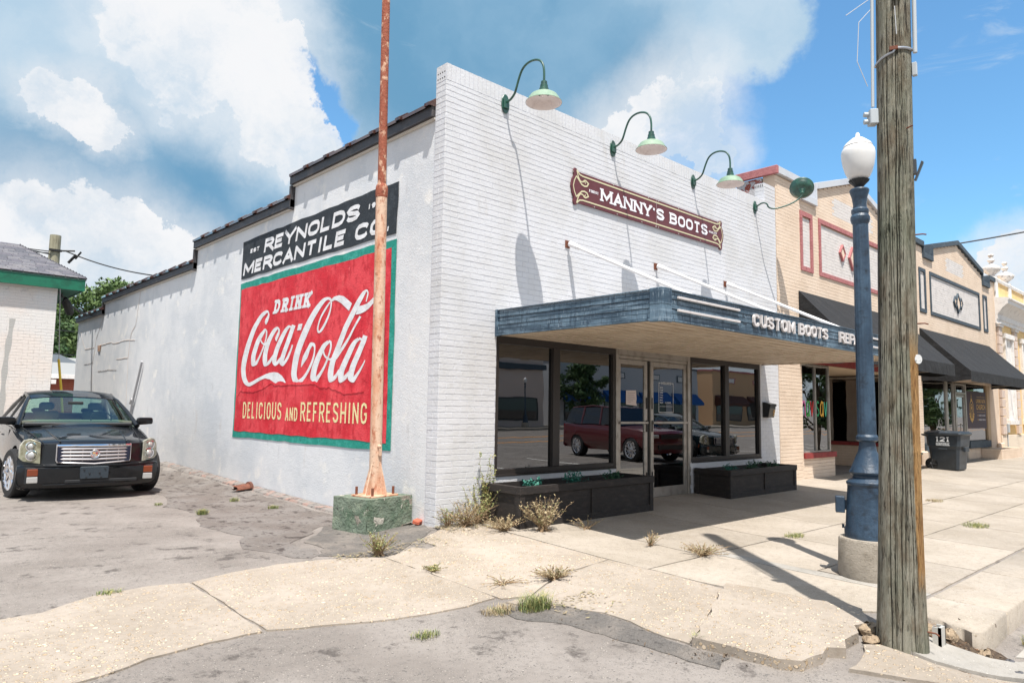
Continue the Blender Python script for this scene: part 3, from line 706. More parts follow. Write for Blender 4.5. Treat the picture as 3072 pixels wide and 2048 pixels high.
part('black_band', flat([jag([(-6.85,4.075),(-1.17,4.065),(-1.15,4.855),(-6.83,4.855)])], SW, .004), blk, mur, recalc=False)
part('teal_border', flat([jag([(-6.87,.87),(-1.14,.875),(-1.15,3.985),(-6.85,3.985)])], SW, .004), teal, mur, recalc=False)
part('red_panel', flat([jag([(-6.80,.985),(-1.27,.99),(-1.29,3.86),(-6.79,3.855)])], SW, .008), red, mur, recalc=False)
T_ = lambda nm, polys, m, d=.012: part(nm, flat(polys, SW, d), m, mur, recalc=False)
T_('lettering', text('REYNOLDS', -5.80, -2.26, 4.475, .265, .070, shear=.24, gap=.14), mw, .009)
T_('lettering', text('MERCANTILE CO.', -6.76, -1.33, 4.135, .26, .072, shear=.24, gap=.13), mw, .009)
T_('lettering', text('EST', -6.45, -6.02, 4.56, .085, .026, shear=.2, gap=.2), mw, .009)
T_('lettering', text('19', -1.99, -1.80, 4.58, .085, .028, shear=.2, gap=.35)+text('20', -1.75, -1.5, 4.58, .085, .028, shear=.2) if False else text('19', -1.99, -1.78, 4.58, .085, .028, shear=.2, gap=.35), mw, .009)
T_('lettering', text('DRINK', -5.22, -3.80, 3.215, .26, .075, serif=.05, shear=.3, gap=.42), mw)
T_('lettering', text('DELICIOUS', -6.40, -4.69, 1.245, .32, .042, gap=.34), cream)
T_('lettering', text('AND', -4.53, -4.06, 1.24, .235, .038, gap=.3), cream)
T_('lettering', text('REFRESHING', -3.95, -1.80, 1.245, .325, .042, gap=.34), cream)
SCRIPT_RIBBONS=[[[-5.513,3.038,-5.537,3.04],[-5.474,3.067,-5.579,3.084],[-5.431,3.114,-5.559,3.144],[-5.397,3.176,-5.484,3.195],[-5.398,3.24,-5.453,3.241],[-5.482,3.31,-5.497,3.265],[-5.661,3.302,-5.561,3.243],[-5.839,3.235,-5.705,3.183],[-5.988,3.141,-5.828,3.091],[-6.133,3.034,-5.955,2.988],[-6.262,2.893,-6.067,2.851],[-6.39,2.729,-6.179,2.691],[-6.492,2.562,-6.267,2.528],[-6.567,2.402,-6.333,2.375],[-6.593,2.247,-6.373,2.234],[-6.573,2.133,-6.355,2.135],[-6.512,2.016,-6.306,2.037],[-6.379,1.915,-6.225,1.965],[-6.166,1.87,-6.175,1.943],[-5.947,1.906,-6.025,1.964],[-5.71,1.965,-5.786,2.02],[-5.506,2.004,-5.569,2.063],[-5.318,2.012,-5.388,2.098]],[[-5.656,2.93,-5.554,2.894],[-5.804,2.861,-5.653,2.815],[-5.937,2.757,-5.763,2.717],[-6.039,2.624,-5.851,2.59],[-6.126,2.478,-5.927,2.453],[-6.129,2.365,-5.924,2.358],[-6.074,2.264,-5.926,2.311],[-5.859,2.281,-5.956,2.319],[-5.757,2.374,-5.833,2.393],[-5.655,2.484,-5.719,2.499],[-5.573,2.583,-5.633,2.596],[-5.539,2.644,-5.585,2.653],[-5.487,2.723,-5.538,2.731],[-5.448,2.824,-5.505,2.83],[-5.454,2.91,-5.518,2.908],[-5.557,2.967,-5.54,2.917],[-5.655,2.931,-5.555,2.893]],[[-5.748,2.781,-5.709,2.781],[-5.727,2.725,-5.679,2.731],[-5.648,2.672,-5.604,2.693],[-5.516,2.639,-5.539,2.674],[-5.393,2.675,-5.459,2.709]],[[-5.019,2.693,-5.055,2.695],[-4.994,2.731,-5.091,2.747],[-4.94,2.782,-5.046,2.808],[-4.908,2.845,-4.987,2.858],[-4.922,2.908,-4.976,2.904],[-5.028,2.962,-5.001,2.909],[-5.189,2.929,-5.067,2.879],[-5.327,2.834,-5.182,2.791],[-5.443,2.738,-5.276,2.699],[-5.529,2.616,-5.35,2.586],[-5.588,2.472,-5.399,2.452],[-5.591,2.343,-5.392,2.338],[-5.501,2.238,-5.417,2.299],[-5.287,2.272,-5.381,2.316],[-5.183,2.346,-5.27,2.374],[-5.086,2.424,-5.157,2.446]],[[-4.579,2.951,-4.501,2.916],[-4.71,2.9,-4.594,2.859],[-4.853,2.792,-4.709,2.751],[-4.991,2.662,-4.828,2.622],[-5.094,2.536,-4.921,2.502],[-5.162,2.405,-4.983,2.382],[-5.167,2.296,-5.0,2.294],[-5.041,2.231,-5.037,2.286],[-4.905,2.267,-4.991,2.303],[-4.815,2.331,-4.896,2.36],[-4.716,2.398,-4.769,2.419]],[[-4.569,2.91,-4.574,2.955],[-4.521,2.912,-4.494,2.942],[-4.438,2.882,-4.402,2.902]],[[-4.427,2.956,-4.286,2.924],[-4.489,2.87,-4.344,2.837],[-4.595,2.723,-4.44,2.689],[-4.688,2.593,-4.532,2.56],[-4.785,2.461,-4.622,2.43],[-4.849,2.344,-4.686,2.32],[-4.853,2.265,-4.71,2.264],[-4.718,2.218,-4.775,2.269],[-4.6,2.272,-4.688,2.305],[-4.502,2.35,-4.587,2.373],[-4.424,2.445,-4.495,2.462],[-4.366,2.531,-4.423,2.542],[-4.348,2.583,-4.402,2.592]],[[-3.993,2.176,-4.007,2.179],[-3.903,2.242,-3.992,2.262],[-3.796,2.319,-3.951,2.356],[-3.748,2.384,-3.893,2.419],[-3.694,2.471,-3.8,2.502],[-3.606,2.538,-3.695,2.589],[-3.621,2.534,-3.541,2.563],[-3.565,2.497,-3.511,2.497],[-3.564,2.413,-3.514,2.407],[-3.604,2.32,-3.538,2.308],[-3.688,2.206,-3.615,2.188],[-3.817,2.081,-3.739,2.058],[-3.941,2.002,-3.856,1.967],[-4.08,1.958,-4.014,1.884],[-4.105,1.968,-4.258,1.912],[-4.153,2.041,-4.362,2.033],[-4.152,2.131,-4.364,2.147],[-4.12,2.261,-4.335,2.286],[-4.072,2.389,-4.287,2.425],[-3.992,2.527,-4.201,2.572],[-3.886,2.663,-4.094,2.715],[-3.761,2.809,-3.963,2.865],[-3.635,2.953,-3.813,3.011],[-3.474,3.091,-3.633,3.153],[-3.34,3.188,-3.469,3.247],[-3.232,3.252,-3.323,3.31],[-3.157,3.272,-3.182,3.321],[-3.106,3.267,-3.058,3.297],[-3.057,3.235,-3.006,3.234],[-3.054,3.153,-3.012,3.146],[-3.093,3.062,-3.043,3.05],[-3.165,2.964,-3.108,2.947],[-3.262,2.866,-3.198,2.845],[-3.373,2.781,-3.313,2.753],[-3.406,2.767,-3.432,2.734],[-3.43,2.795,-3.483,2.798],[-3.419,2.867,-3.463,2.876],[-3.338,2.989,-3.388,3.003],[-3.213,3.094,-3.268,3.114],[-3.116,3.171,-3.161,3.19],[-3.053,3.221,-3.082,3.234]],[[-1.925,3.116,-1.95,3.122],[-1.897,3.177,-1.93,3.185],[-1.874,3.247,-1.915,3.25],[-1.926,3.309,-1.935,3.276],[-2.041,3.291,-1.966,3.251],[-2.148,3.222,-2.037,3.177],[-2.264,3.123,-2.135,3.076],[-2.374,3.012,-2.239,2.965],[-2.484,2.898,-2.347,2.852],[-2.596,2.782,-2.455,2.74],[-2.689,2.652,-2.543,2.615],[-2.781,2.523,-2.633,2.487],[-2.876,2.393,-2.723,2.357],[-2.973,2.259,-2.811,2.228],[-3.032,2.12,-2.856,2.1],[-3.046,1.998,-2.865,1.994],[-2.978,1.896,-2.879,1.959],[-2.805,1.931,-2.89,1.973],[-2.714,2.005,-2.785,2.029],[-2.647,2.084,-2.702,2.1]],[[-2.119,2.915,-2.062,2.893],[-2.205,2.835,-2.154,2.816],[-2.312,2.731,-2.263,2.715],[-2.425,2.619,-2.365,2.599],[-2.56,2.507,-2.49,2.482],[-2.676,2.423,-2.601,2.394],[-2.779,2.357,-2.69,2.325],[-2.848,2.283,-2.774,2.26]],[[-3.104,2.589,-3.028,2.546],[-3.26,2.536,-3.142,2.487],[-3.387,2.431,-3.238,2.389],[-3.497,2.316,-3.329,2.277],[-3.593,2.175,-3.409,2.144],[-3.64,2.05,-3.446,2.034],[-3.621,1.946,-3.448,1.965],[-3.437,1.895,-3.501,1.959],[-3.335,1.966,-3.435,2.002],[-3.243,2.044,-3.32,2.069],[-3.149,2.14,-3.212,2.158],[-3.082,2.224,-3.143,2.238],[-3.041,2.298,-3.09,2.308],[-2.982,2.391,-3.036,2.4],[-2.951,2.486,-3.006,2.491],[-2.97,2.565,-3.033,2.552],[-3.054,2.595,-3.078,2.546]],[[-3.247,2.426,-3.205,2.428],[-3.21,2.346,-3.164,2.356],[-3.107,2.279,-3.064,2.308],[-2.972,2.251,-2.983,2.289],[-2.859,2.281,-2.892,2.309]],[[-2.142,2.575,-2.084,2.536],[-2.262,2.54,-2.167,2.495],[-2.381,2.454,-2.248,2.411],[-2.486,2.336,-2.34,2.296],[-2.581,2.228,-2.426,2.188],[-2.677,2.105,-2.511,2.074],[-2.711,1.994,-2.542,1.982],[-2.655,1.882,-2.565,1.941],[-2.479,1.923,-2.567,1.968],[-2.392,1.988,-2.465,2.019],[-2.326,2.04,-2.382,2.064]],[[-2.123,2.537,-2.104,2.58],[-2.072,2.533,-2.04,2.562],[-2.006,2.503,-1.971,2.524]],[[-1.988,2.609,-1.86,2.578],[-2.037,2.53,-1.903,2.495],[-2.124,2.417,-1.987,2.38],[-2.214,2.303,-2.069,2.265],[-2.324,2.166,-2.167,2.131],[-2.388,2.042,-2.221,2.019],[-2.393,1.931,-2.241,1.941],[-2.228,1.878,-2.285,1.932],[-2.12,1.963,-2.194,1.991],[-2.024,2.054,-2.076,2.072],[-1.945,2.143,-1.982,2.154],[-1.899,2.212,-1.919,2.218]]]
SCRIPT_POLYS=[[[-5.404,2.091],[-5.267,2.112],[-5.064,2.119],[-4.906,2.103],[-4.748,2.05],[-4.633,1.98],[-4.515,1.868],[-4.582,1.903],[-4.671,1.933],[-4.78,1.946],[-4.888,1.939],[-4.974,1.909],[-5.035,1.861],[-5.135,1.951],[-5.23,1.987],[-5.37,2.0],[-5.443,2.027]],[[-4.17,2.944],[-4.018,2.941],[-4.067,2.831],[-4.221,2.834]],[[-3.038,3.267],[-2.936,3.304],[-2.77,3.31],[-2.625,3.277],[-2.499,3.212],[-2.36,3.134],[-2.446,3.023],[-2.57,3.095],[-2.697,3.169],[-2.825,3.222],[-2.91,3.243],[-3.003,3.229]],[[-2.149,3.07],[-2.027,3.073],[-1.917,3.087],[-1.827,3.118],[-1.757,3.155],[-1.584,3.224],[-1.562,3.164],[-1.751,3.061],[-1.856,3.002],[-1.964,2.967],[-2.093,2.944],[-2.236,2.944]]]

def ribbons():
    polys = []
    def cr(a, b, c, d, t): return tuple(.5*((2*b[k])+(c[k]-a[k])*t+(2*a[k]-5*b[k]+4*c[k]-d[k])*t*t+(3*b[k]-a[k]-3*c[k]+d[k])*t**3) for k in range(4))
    for rb in SCRIPT_RIBBONS:
        n = len(rb); P = []
        for i in range(n-1):
            a, b, c, d = rb[max(i-1,0)], rb[i], rb[i+1], rb[min(i+2,n-1)]
            for t in (0,.25,.5,.75): P.append(cr(a,b,c,d,t))
        P.append(rb[-1])
        for p, q in zip(P, P[1:]):
            polys.append([(p[0],p[1]),(p[2],p[3]),(q[2],q[3])]); polys.append([(p[0],p[1]),(q[2],q[3]),(q[0],q[1])])
    return polys+[[tuple(q) for q in p] for p in SCRIPT_POLYS]
def split_simple(polys):
    out = []
    for p in polys:
        if len(p) > 4:
            if sum(p[i][0]*p[(i+1) % len(p)][1]-p[(i+1) % len(p)][0]*p[i][1] for i in range(len(p))) < 0: p = p[::-1]
            r = delaunay_2d_cdt([Vector(q) for q in p], [], [list(range(len(p)))], 1, 1e-6)
            out += [[tuple(r[0][i]) for i in t] for t in r[2]]
        else: out.append(p)
    return out
T_('script_lettering', split_simple(ribbons()), mw)
# the ledge where the plaster has slipped, across the mural
def ledge():
    pts = [(6.72,1.66),(6.57,1.77),(5.99,1.74),(5.56,1.8),(5.15,1.9),(4.99,1.86),(4.52,1.86),(4.0,1.86),(3.48,1.87),(3.31,1.79),(2.99,1.8),(2.77,1.76),(2.52,1.7),(2.12,1.71),(1.84,1.72)]
    P = []
    for i in range(len(pts)-1):
        a, b = Vector(pts[i]), Vector(pts[i+1]); n = max(2, int((b-a).length/.07))
        for k in range(n): q = a.lerp(b, k/n); P.append((-q.x, q.y+random.uniform(-.012,.012)))
    mb = MB()
    for p, q in zip(P, P[1:]):
        A = lambda s, dz, d: SW(s[0], s[1]+dz, d)
        mb.quad(A(p,.10,.0095), A(q,.10,.0095), A(q,.01,.015), A(p,.01,.015)); mb.quad(A(p,.01,.015), A(q,.01,.015), A(q,-.006,.006), A(p,-.006,.006))
    part('plaster_ledge', mb, red, mur, smooth=30)
ledge()

# ---- shop front glazing
def pane(x0, x1, z0, z1, parent, mat=shopglass, y=.055, name='pane'):
    mb = MB(); mb.box(x0, x1, y, y+.008, z0, z1); return part(name, mb, mat, parent)
def frame(name, bars, mat, parent, bevel=.004):
    mb = MB()
    for b in bars: mb.box(*b)
    return part(name, mb, mat, parent, bevel=bevel)
def shopwin(x0, x1, zb, zt, mull, parent, mat=dark_metal, y0=.01, y1=.11, w=.06):
    f = frame('window', [(x0,x1,y0,y1,zb,zb+w+.01),(x0,x1,y0,y1,zt-w-.05,zt),(x0,x0+w,y0+.001,y1-.001,zb+w+.01,zt-w-.05),(x1-w,x1,y0+.001,y1-.001,zb+w+.01,zt-w-.05)]+[(m-.075,m+.075,y0-.005,y1-.001,zb+w+.01,zt-w-.05) for m in mull], mat, parent)
    xs = [x0+w]+[q for m in mull for q in (m-.075, m+.075)]+[x1-w]
    for i in range(0, len(xs), 2): pane(xs[i], xs[i+1], zb+w+.01, zt-w-.05, f, y=(y0+y1)/2)
    return f
shopwin(1.018, 3.72, .582, 2.56, [2.28], bl)
shopwin(5.975, 8.655, .582, 2.56, [7.3], bl)
for q_ in ((1.03,3.72,-.018,.005,.555,.581),(5.98,8.65,-.018,.005,.555,.581)): frame('window_sill', [q_], dark_metal, bl)
df = frame('door_frame', [(3.732,3.79,.0,.12,-.02,2.56),(5.885,5.965,.0,.12,-.02,2.56),(3.79,5.885,.0,.12,2.46,2.56),(3.79,5.885,.02,.10,2.40,2.458)], alu, bl)
frame('threshold', [(3.79,5.885,-.03,.14,-.04,-.012)], alu, df)
def leaf(x0, x1, lab=None):
    y0, y1 = .03, .075; s = .085
    d = frame('door', [(x0,x0+s,y0,y1,.0,2.395),(x1-s,x1,y0,y1,.0,2.395),(x0+s,x1-s,y0,y1,2.31,2.395),(x0+s,x1-s,y0,y1,.0,.17)], alu, bl)
    pane(x0+s, x1-s, .17, 2.31, d, y=.05)
    frame('push_bar', [(x0+.03,x1-.03,y0-.05,y0-.02,1.29,1.33),(x0+.03,x0+.06,y0-.03,y0,1.29,1.33),(x1-.06,x1-.03,y0-.03,y0,1.29,1.33)], alu, d)
    return d
dl = leaf(3.80, 4.64); dr_ = leaf(4.74, 5.875)
frame('door_gap_shade', [(4.645,4.735,.06,.09,0,2.395)], M('black_gap', (.01,.01,.01), .6), df)  # black strip; its colour stands in for the shade between the two leaves
mb = MB()
for zz in (1.55, 1.15, .25): mb.box(4.60,4.615,.015,.029,zz,zz+.2); mb.box(4.765,4.78,.015,.029,zz,zz+.2)
part('door_hardware', mb, dark_metal, df)
# notice and the printed opening hours on the door glass
paper = M('paper', sr(214,200,196), .8)
nt = thing('paper_notice', 'white sheet of paper with typed lines taped inside the left glass door', 'notice', (4.19, .045, 1.6))
part('sheet', flat([[(4.05,1.62),(4.36,1.60),(4.33,1.66),(4.345,1.72),(4.33,1.87),(4.05,1.86)]], FR, -.044, .001), paper, nt)
mb = []
for i in range(6): mb.append(rect(4.08, 4.08+[.22,.2,.21,.23,.17,.1][i], 1.82-i*.033, 1.826-i*.033))
part('typed_lines', flat(mb, FR, -.0435), M('grey_ink', sr(110,95,98), .8), nt, recalc=False)
ink = M('white_decal', sr(225,225,225), .6)
ho = thing('opening_hours', 'white printed opening hours list inside a thin frame on the right glass door', 'sticker', (5.25, .045, 1.5))
hp = [rect(5.0,5.06,2.02,2.03), rect(5.4,5.46,2.02,2.03), rect(5.0,5.01,1.5,2.03), rect(5.45,5.46,1.5,2.03), rect(5.0,5.46,1.49,1.5), rect(5.03,5.43,1.60,1.605)]
hp += text('HOURS', 5.08, 5.38, 2.0, .045, .009, gap=.3)
part('frame_lines', flat(hp, FR, -.0435), ink, ho, recalc=False)
dp = []
for i, dn in enumerate(('MON','TUE','WED','THU','FRI','SAT','SUN')):
    dp += text(dn, 5.04, 5.13, 1.93-i*.045, .024, .006, gap=.3)
dp += text('CLOSED', 5.2, 5.38, 1.66, .024, .006, gap=.3)
part('lettering', flat(dp, FR, -.0435), ink, ho, recalc=False)
# dark rooms behind the glass
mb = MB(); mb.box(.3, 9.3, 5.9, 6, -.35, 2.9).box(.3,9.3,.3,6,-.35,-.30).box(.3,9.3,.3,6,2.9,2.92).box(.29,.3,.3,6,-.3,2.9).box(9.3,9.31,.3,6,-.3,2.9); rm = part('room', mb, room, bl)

# beam above glazing
soff = M('tan_metal_soffit', sr(200,184,164), .55, var=[(2, sr(184,166,144), .4, .65), (14, sr(212,198,178), .6, .75, (1,3,1))], bump=[('noise', 40, .004)])
frame('header_beam', [(1.0,8.75,-.06,.0,2.565,2.70)], soff, bl)

# ---- canopy
cw = M('weathered_blue_fascia', sr(54,74,90), .5, var=[(3, sr(96,118,134), .42, .62, (.4,.4,3)), (13, sr(36,56,74), .5, .66, (3,3,.25)), (24, sr(160,174,184), .58, .70, (2.5,2.5,.3), .8), (5, sr(130,148,162), .56, .7, (.5,.5,4), .7)], bump=[('noise', 50, .004)])
cp = thing('canopy', 'flat blue grey metal canopy over the shop front with raised white letters on its edge', 'canopy', (1.0, 0, 2.54))
X0, X1, YD, ZB, ZT = 1.0, 8.75, -2.83, 2.54, 2.915
zz = [ZB, ZB+.03, ZB+.09, ZB+.15, ZB+.205, ZB+.26, ZB+.31, ZT-.02, ZT]
for i in range(len(zz)-1):
    a, b = zz[i]+.004, zz[i+1]-.002; t = .026 if i in (0, 7) else (.010, .016)[i % 2]
    mb = MB(); mb.box(X0+.13, X1-.13, YD-t, YD+.02, a, b); part('fascia_strip', mb, cw, cp, bevel=.002)
    mb = MB(); mb.box(X0-t, X0+.02, YD+.13, -.002, a, b); part('fascia_strip', mb, cw, cp, bevel=.002)
    mb = MB(); mb.box(X1-.02, X1+t, YD+.13, -.002, a, b); part('fascia_strip', mb, cw, cp, bevel=.002)
def trimcorner(x, s):
    mb = MB()
    for z0, z1 in ((ZB-.012, (ZB+ZT)/2-.002), ((ZB+ZT)/2+.002, ZT+.006)):
        q = [(x, YD+.15), (x-.03*s, YD+.15), (x-.03*s, YD-.01), (x+.02*s, YD-.035), (x+.15*s, YD-.035), (x+.15*s, YD), (x+.03*s, YD+.02)]
        n = len(mb.v); mb.v += [(a, b, z0) for a, b in q]+[(a, b, z1) for a, b in q]; m = len(q)
        mb.f += [tuple(range(n, n+m)), tuple(range(n+m, n+2*m))]+[(n+i, n+(i+1)%m, n+m+(i+1)%m, n+m+i) for i in range(m)]
    part('corner_trim', mb, cw, cp, bevel=.004)
trimcorner(X0, 1); trimcorner(X1, -1)
mb = MB(); mb.box(X0-.03, X0+.03, -.05, -.001, ZB-.005, ZT+.003); part('corner_trim', mb, cw, cp, bevel=.004)
mb = MB(); mb.box(X0+.02, X1-.02, YD+.02, -.01, ZT-.05, ZT-.03); part('canopy_top', mb, M('canopy_roof_tin', sr(150,150,150), .5), cp)
# ribbed soffit: pans that run along the street
y = YD+.03; pw = .21
while y < -.07:
    b = min(y+pw, -.065); mb = MB()
    prof = [(y+.002,ZB+.014),(y+pw*.5,ZB+.014),(y+pw*.56,ZB+.085),(y+pw*.93,ZB+.085),(y+pw-.003,ZB+.014)]
    for (ya, za), (yb, zb) in zip(prof, prof[1:]):
        mb.quad((X0+.03,ya,za),(X1-.1,ya,za),(X1-.1,yb,zb),(X0+.03,yb,zb)); 
    part('soffit_pan', mb, soff, cp, recalc=False); y += pw
frame('soffit_edge', [(X1-.12,X1-.03,YD+.02,-.07,ZB+.0,ZB+.06),(X0+.021,X0+.05,YD+.02,-.07,ZB+.005,ZB+.06),(X0+.05,X1-.12,YD+.02,YD+.05,ZB+.004,ZB+.06)], soff, cp)
offw = M('off_white_letter', sr(206,200,198), .5, var=[(12, sr(186,178,176), .5, .7)])
for z in (2.665, 2.815):
    for a, b in ((1.27,2.67),(7.0,8.4)):
        mb = MB(); mb.box(a, b, YD-.05, YD-.022, z, z+.028); part('white_bar', mb, offw, cp, bevel=.003)
for word, a, b in (('CUSTOM', 3.02, 4.22), ('BOOTS', 4.36, 5.33), ('REPAIR', 5.78, 6.88)):
    for ch, pl in text(word, a, b, 2.655, .172, .034, gap=.30 if word != 'REPAIR' else .14, each=True):
        part('letter', flat(pl, FR, 2.83+.052, .03), offw, cp)
part('letter_ghost', flat(letter('S', 2.79, 2.66, .12, .17, .03), FR, 2.83+.0125), M('ghost_grime', sr(44,58,70), .8), cp, recalc=False)
# ---- brace rods
wp = M('white_painted_steel', sr(226,224,224), .45, var=[(9, sr(160,110,84), .72, .8)])
rust = M('rust_brown', sr(112,66,48), .85)
for i, (x, lab) in enumerate(((2.48, 'white tie rod from the wall to the canopy, nearest the street corner'), (4.85, 'white tie rod from the wall to the canopy, the middle one below the sign'), (7.25, 'white tie rod from the wall to the canopy, nearest the beige shop'))):
    t = thing('tie_rod', lab, 'rod', (x, 0, 4.14), group='tie rods holding the canopy')
    e = Vector((x-.25*0, -2.55, 2.93)); a = Vector((x, -.06, 4.13)); b = a.lerp(e, .06)
    part('rod', MB().tube([b, e], .028, 10), wp, t, smooth=50)
    part('clevis', MB().tube([a, b], .045, 10).tube([b, b+(e-a).normalized()*.05], .04, 10), wp, t, smooth=50)
    mb = MB(); mb.box(x-.05, x+.05, -.012, 0, 4.07, 4.19); mb.box(x-.015, x+.015, -.07, -.012, 4.1, 4.16); part('wall_bracket', mb, rust, t)

# ---- gooseneck lamps
gr1 = M('green_enamel', sr(38,82,68), .4, var=[(9, sr(26,60,52), .45, .6), (30, sr(110,138,118), .66, .75)], coat=.4)
gr2 = M('faded_green_enamel', sr(134,156,134), .6, var=[(4, sr(112,140,118), .42, .62), (30, sr(96,120,100), .64, .74)], coat=.2)
inner = M('white_enamel_inside', sr(222,210,206), .5, var=[(6, sr(200,186,182), .5, .7)])
def goose(x, lab, twist=None):
    t = thing('gooseneck_lamp', lab, 'lamp', (x, 0, 6.01), group='green gooseneck lamps along the parapet')
    mb = MB(); pts = [(x+.0, z_, 6.01+w_) for z_, w_ in ()]
    out = [(x+.10*math.cos(a)*(.8), 6.005+.15*math.sin(a)) for a in [i*math.pi/6 for i in range(12)]]
    mb.prism([(p[0], -.002, p[1]) for p in out], (0,0,0), (0,-.018,0)); mb.box(x-.05, x+.05, -.05, -.02, 5.93, 6.07)
    part('wall_plate', mb, gr1, t, bevel=.006)
    if twist is None:
        P = [(0,-.02,.02),(0,-.12,.04),(0,-.205,.10),(0,-.25,.19),(0,-.29,.29),(0,-.355,.405),(0,-.45,.465),(0,-.58,.475),(0,-.71,.43),(0,-.785,.34),(0,-.81,.22),(0,-.81,.08)]
        pts = []
        P = [Vector(p)+Vector((x,0,6.0)) for p in P]
        for i in range(len(P)-1):
            a, b, c, d = P[max(i-1,0)], P[i], P[i+1], P[min(i+2,len(P)-1)]
            for s in (0,.33,.66): pts.append(tuple(.5*((2*b[k])+(c[k]-a[k])*s+(2*a[k]-5*b[k]+4*c[k]-d[k])*s*s+(3*b[k]-a[k]-3*c[k]+d[k])*s**3) for k in range(3)))
        pts.append(P[-1]); T = Matrix.Translation((x, -.81, 5.885))
    else:
        P = [(x,-.02,6.0),(x+.0,-.14,6.06),(x+.02,-.22,6.07),(x+.05,-.27,6.03),(x+.07,-.29,5.97),(x+.13,-.38,5.93),(x+.25,-.52,5.97),(x+.37,-.66,6.04),(x+.47,-.76,6.13),(x+.53,-.83,6.22)]
        P = [Vector(q) for q in P]; pts = []
        for i in range(len(P)-1):
            a, b, c, d = P[max(i-1,0)], P[i], P[i+1], P[min(i+2,len(P)-1)]
            for s in (0,.33,.66): pts.append(tuple(.5*((2*b[k])+(c[k]-a[k])*s+(2*a[k]-5*b[k]+4*c[k]-d[k])*s*s+(3*b[k]-a[k]-3*c[k]+d[k])*s**3) for k in range(3)))
        pts.append(tuple(P[-1]))
        ax = Vector((-.62,-.30,-.62)).normalized(); # shade has swung up: its closed back faces the street corner
        T = Matrix.Translation(Vector(P[-1])+(-ax)*.26) @ ax.to_track_quat('Z','Y').to_matrix().to_4x4()
    part('arm', MB().tube(pts, .017, 10), gr1, t, smooth=60)
    nk = [(.03,.20),(.044,.195),(.048,.145),(.056,.14),(.058,.10),(.066,.095),(.070,.05),(.078,.045),(.095,.02)]
    part('neck', MB().lathe(nk[::-1], n=20).xf(T), gr1, t, smooth=40)
    sh = [(.085,.032),(.14,.022),(.185,-.005),(.215,-.045),(.235,-.088),(.256,-.104),(.256,-.112)]
    part('shade', MB().lathe(sh, n=36, cap=False).xf(T), gr2 if twist is None else gr1, t, smooth=60, recalc=False)
    si = [(.08,.025),(.137,.014),(.18,-.012),(.21,-.05),(.230,-.092),(.253,-.112)]
    part('shade_inside', MB().lathe(si, n=36, cap=False).xf(T), inner, t, smooth=60, recalc=False)
    part('bulb_socket', MB().lathe([(.05,.03),(.05,-.02),(.035,-.03)], n=14).xf(T), inner, t, smooth=50)
    return t
goose(1.09, 'gooseneck lamp with pale green shade nearest the street corner, leftmost of the row')
goose(3.61, 'gooseneck lamp with pale green shade above the left end of the maroon sign')
goose(6.10, 'gooseneck lamp with pale green shade above the right end of the maroon sign')
goose(8.54, 'gooseneck lamp knocked round so its dark green shade faces outward beside the beige shop', twist=1)

# ---- maroon sign
mar = M('maroon_sign', sr(92,42,48), .5, var=[(2, sr(100,50,56), .4, .7)]); tan = M('sign_tan', sr(200,192,158), .6); sw_ = M('sign_white', sr(226,224,228), .6)
sg = thing('shop_sign', 'long maroon signboard with scalloped ends lettered in white below the gooseneck lamps', 'sign', (4.86, -.03, 4.8))
ol = [(2.53,5.11),(2.555,5.22),(2.60,5.29),(2.585,5.36),(2.615,5.415),(2.66,5.405),(2.70,5.365),(2.77,5.365)]
ll = [(2.53,5.11),(2.555,5.0),(2.60,4.93),(2.585,4.86),(2.615,4.805),(2.66,4.812),(2.70,4.85),(2.77,4.85)]
outline = ol+[(9.70-x, z) for x, z in ol[::-1]]+[(9.70-x, z) for x, z in ll[1:]][::1]+ll[::-1][:-1]
part('board', flat(split_simple([outline]), FR, .032, .028), mar, sg)
bd = []
bd.append(rect(2.80,6.90,5.300,5.325)); bd.append(rect(2.80,6.90,4.900,4.925))
for mx in (0, 1):
    X = (lambda x: x) if not mx else (lambda x: 9.70-x)
    for mz in (0, 1):
        Z = (lambda z: z) if not mz else (lambda z: 10.225-z)
        for pts, w in (([(2.81,5.312),(2.73,5.325),(2.655,5.385)], .024), ([(2.655,5.385),(2.70,5.27),(2.75,5.215),(2.81,5.22),(2.835,5.25)], .022), ([(2.835,5.25),(2.88,5.255),(2.945,5.22),(2.91,5.17),(2.85,5.155),(2.78,5.17),(2.70,5.24),(2.65,5.285)], .026), ([(2.65,5.285),(2.60,5.20),(2.575,5.11)], .02), ([(2.83,5.235),(2.865,5.225),(2.87,5.20)], .016)):
            bd += stroke([(X(x), Z(z)) for x, z in pts], w)
part('border', flat(bd, FR, .0355), tan, sg, recalc=False)
part('lettering', flat(text("MANNY'S", 3.26, 5.08, 5.005, .215, .050, serif=.028, gap=.16)+text('BOOTS', 5.26, 6.56, 5.005, .215, .048, serif=.028, gap=.14), FR, .0365), sw_, sg, recalc=False)
part('lettering', flat(text('FINEST', 2.965, 3.20, 5.09, .044, .012, serif=.007, gap=.2)+text('QUALITY', 6.61, 6.90, 5.085, .044, .011, serif=.006, gap=.2), FR, .0365), sw_, sg, recalc=False)
mb = MB(); mb.box(4.838,4.842,-.0362,-.034,4.85,5.365); part('seam', mb, M('seam_line', sr(190,180,180), .7), sg)
for x, z in ((2.57,5.34),(3.6,5.35),(4.6,5.35),(4.9,5.35),(5.55,5.35),(6.2,5.35),(6.95,5.345),(3.1,4.862),(3.7,4.862),(4.4,4.862),(4.82,4.862),(4.9,4.862),(5.55,4.862),(6.3,4.862),(7.0,4.86)):
    part('screw', MB().lathe([(.012,0),(.009,.006)], n=8).xf(Matrix.Translation((x, -.033, z)) @ Matrix.Rotation(R(90), 4, 'X')), alu, sg)
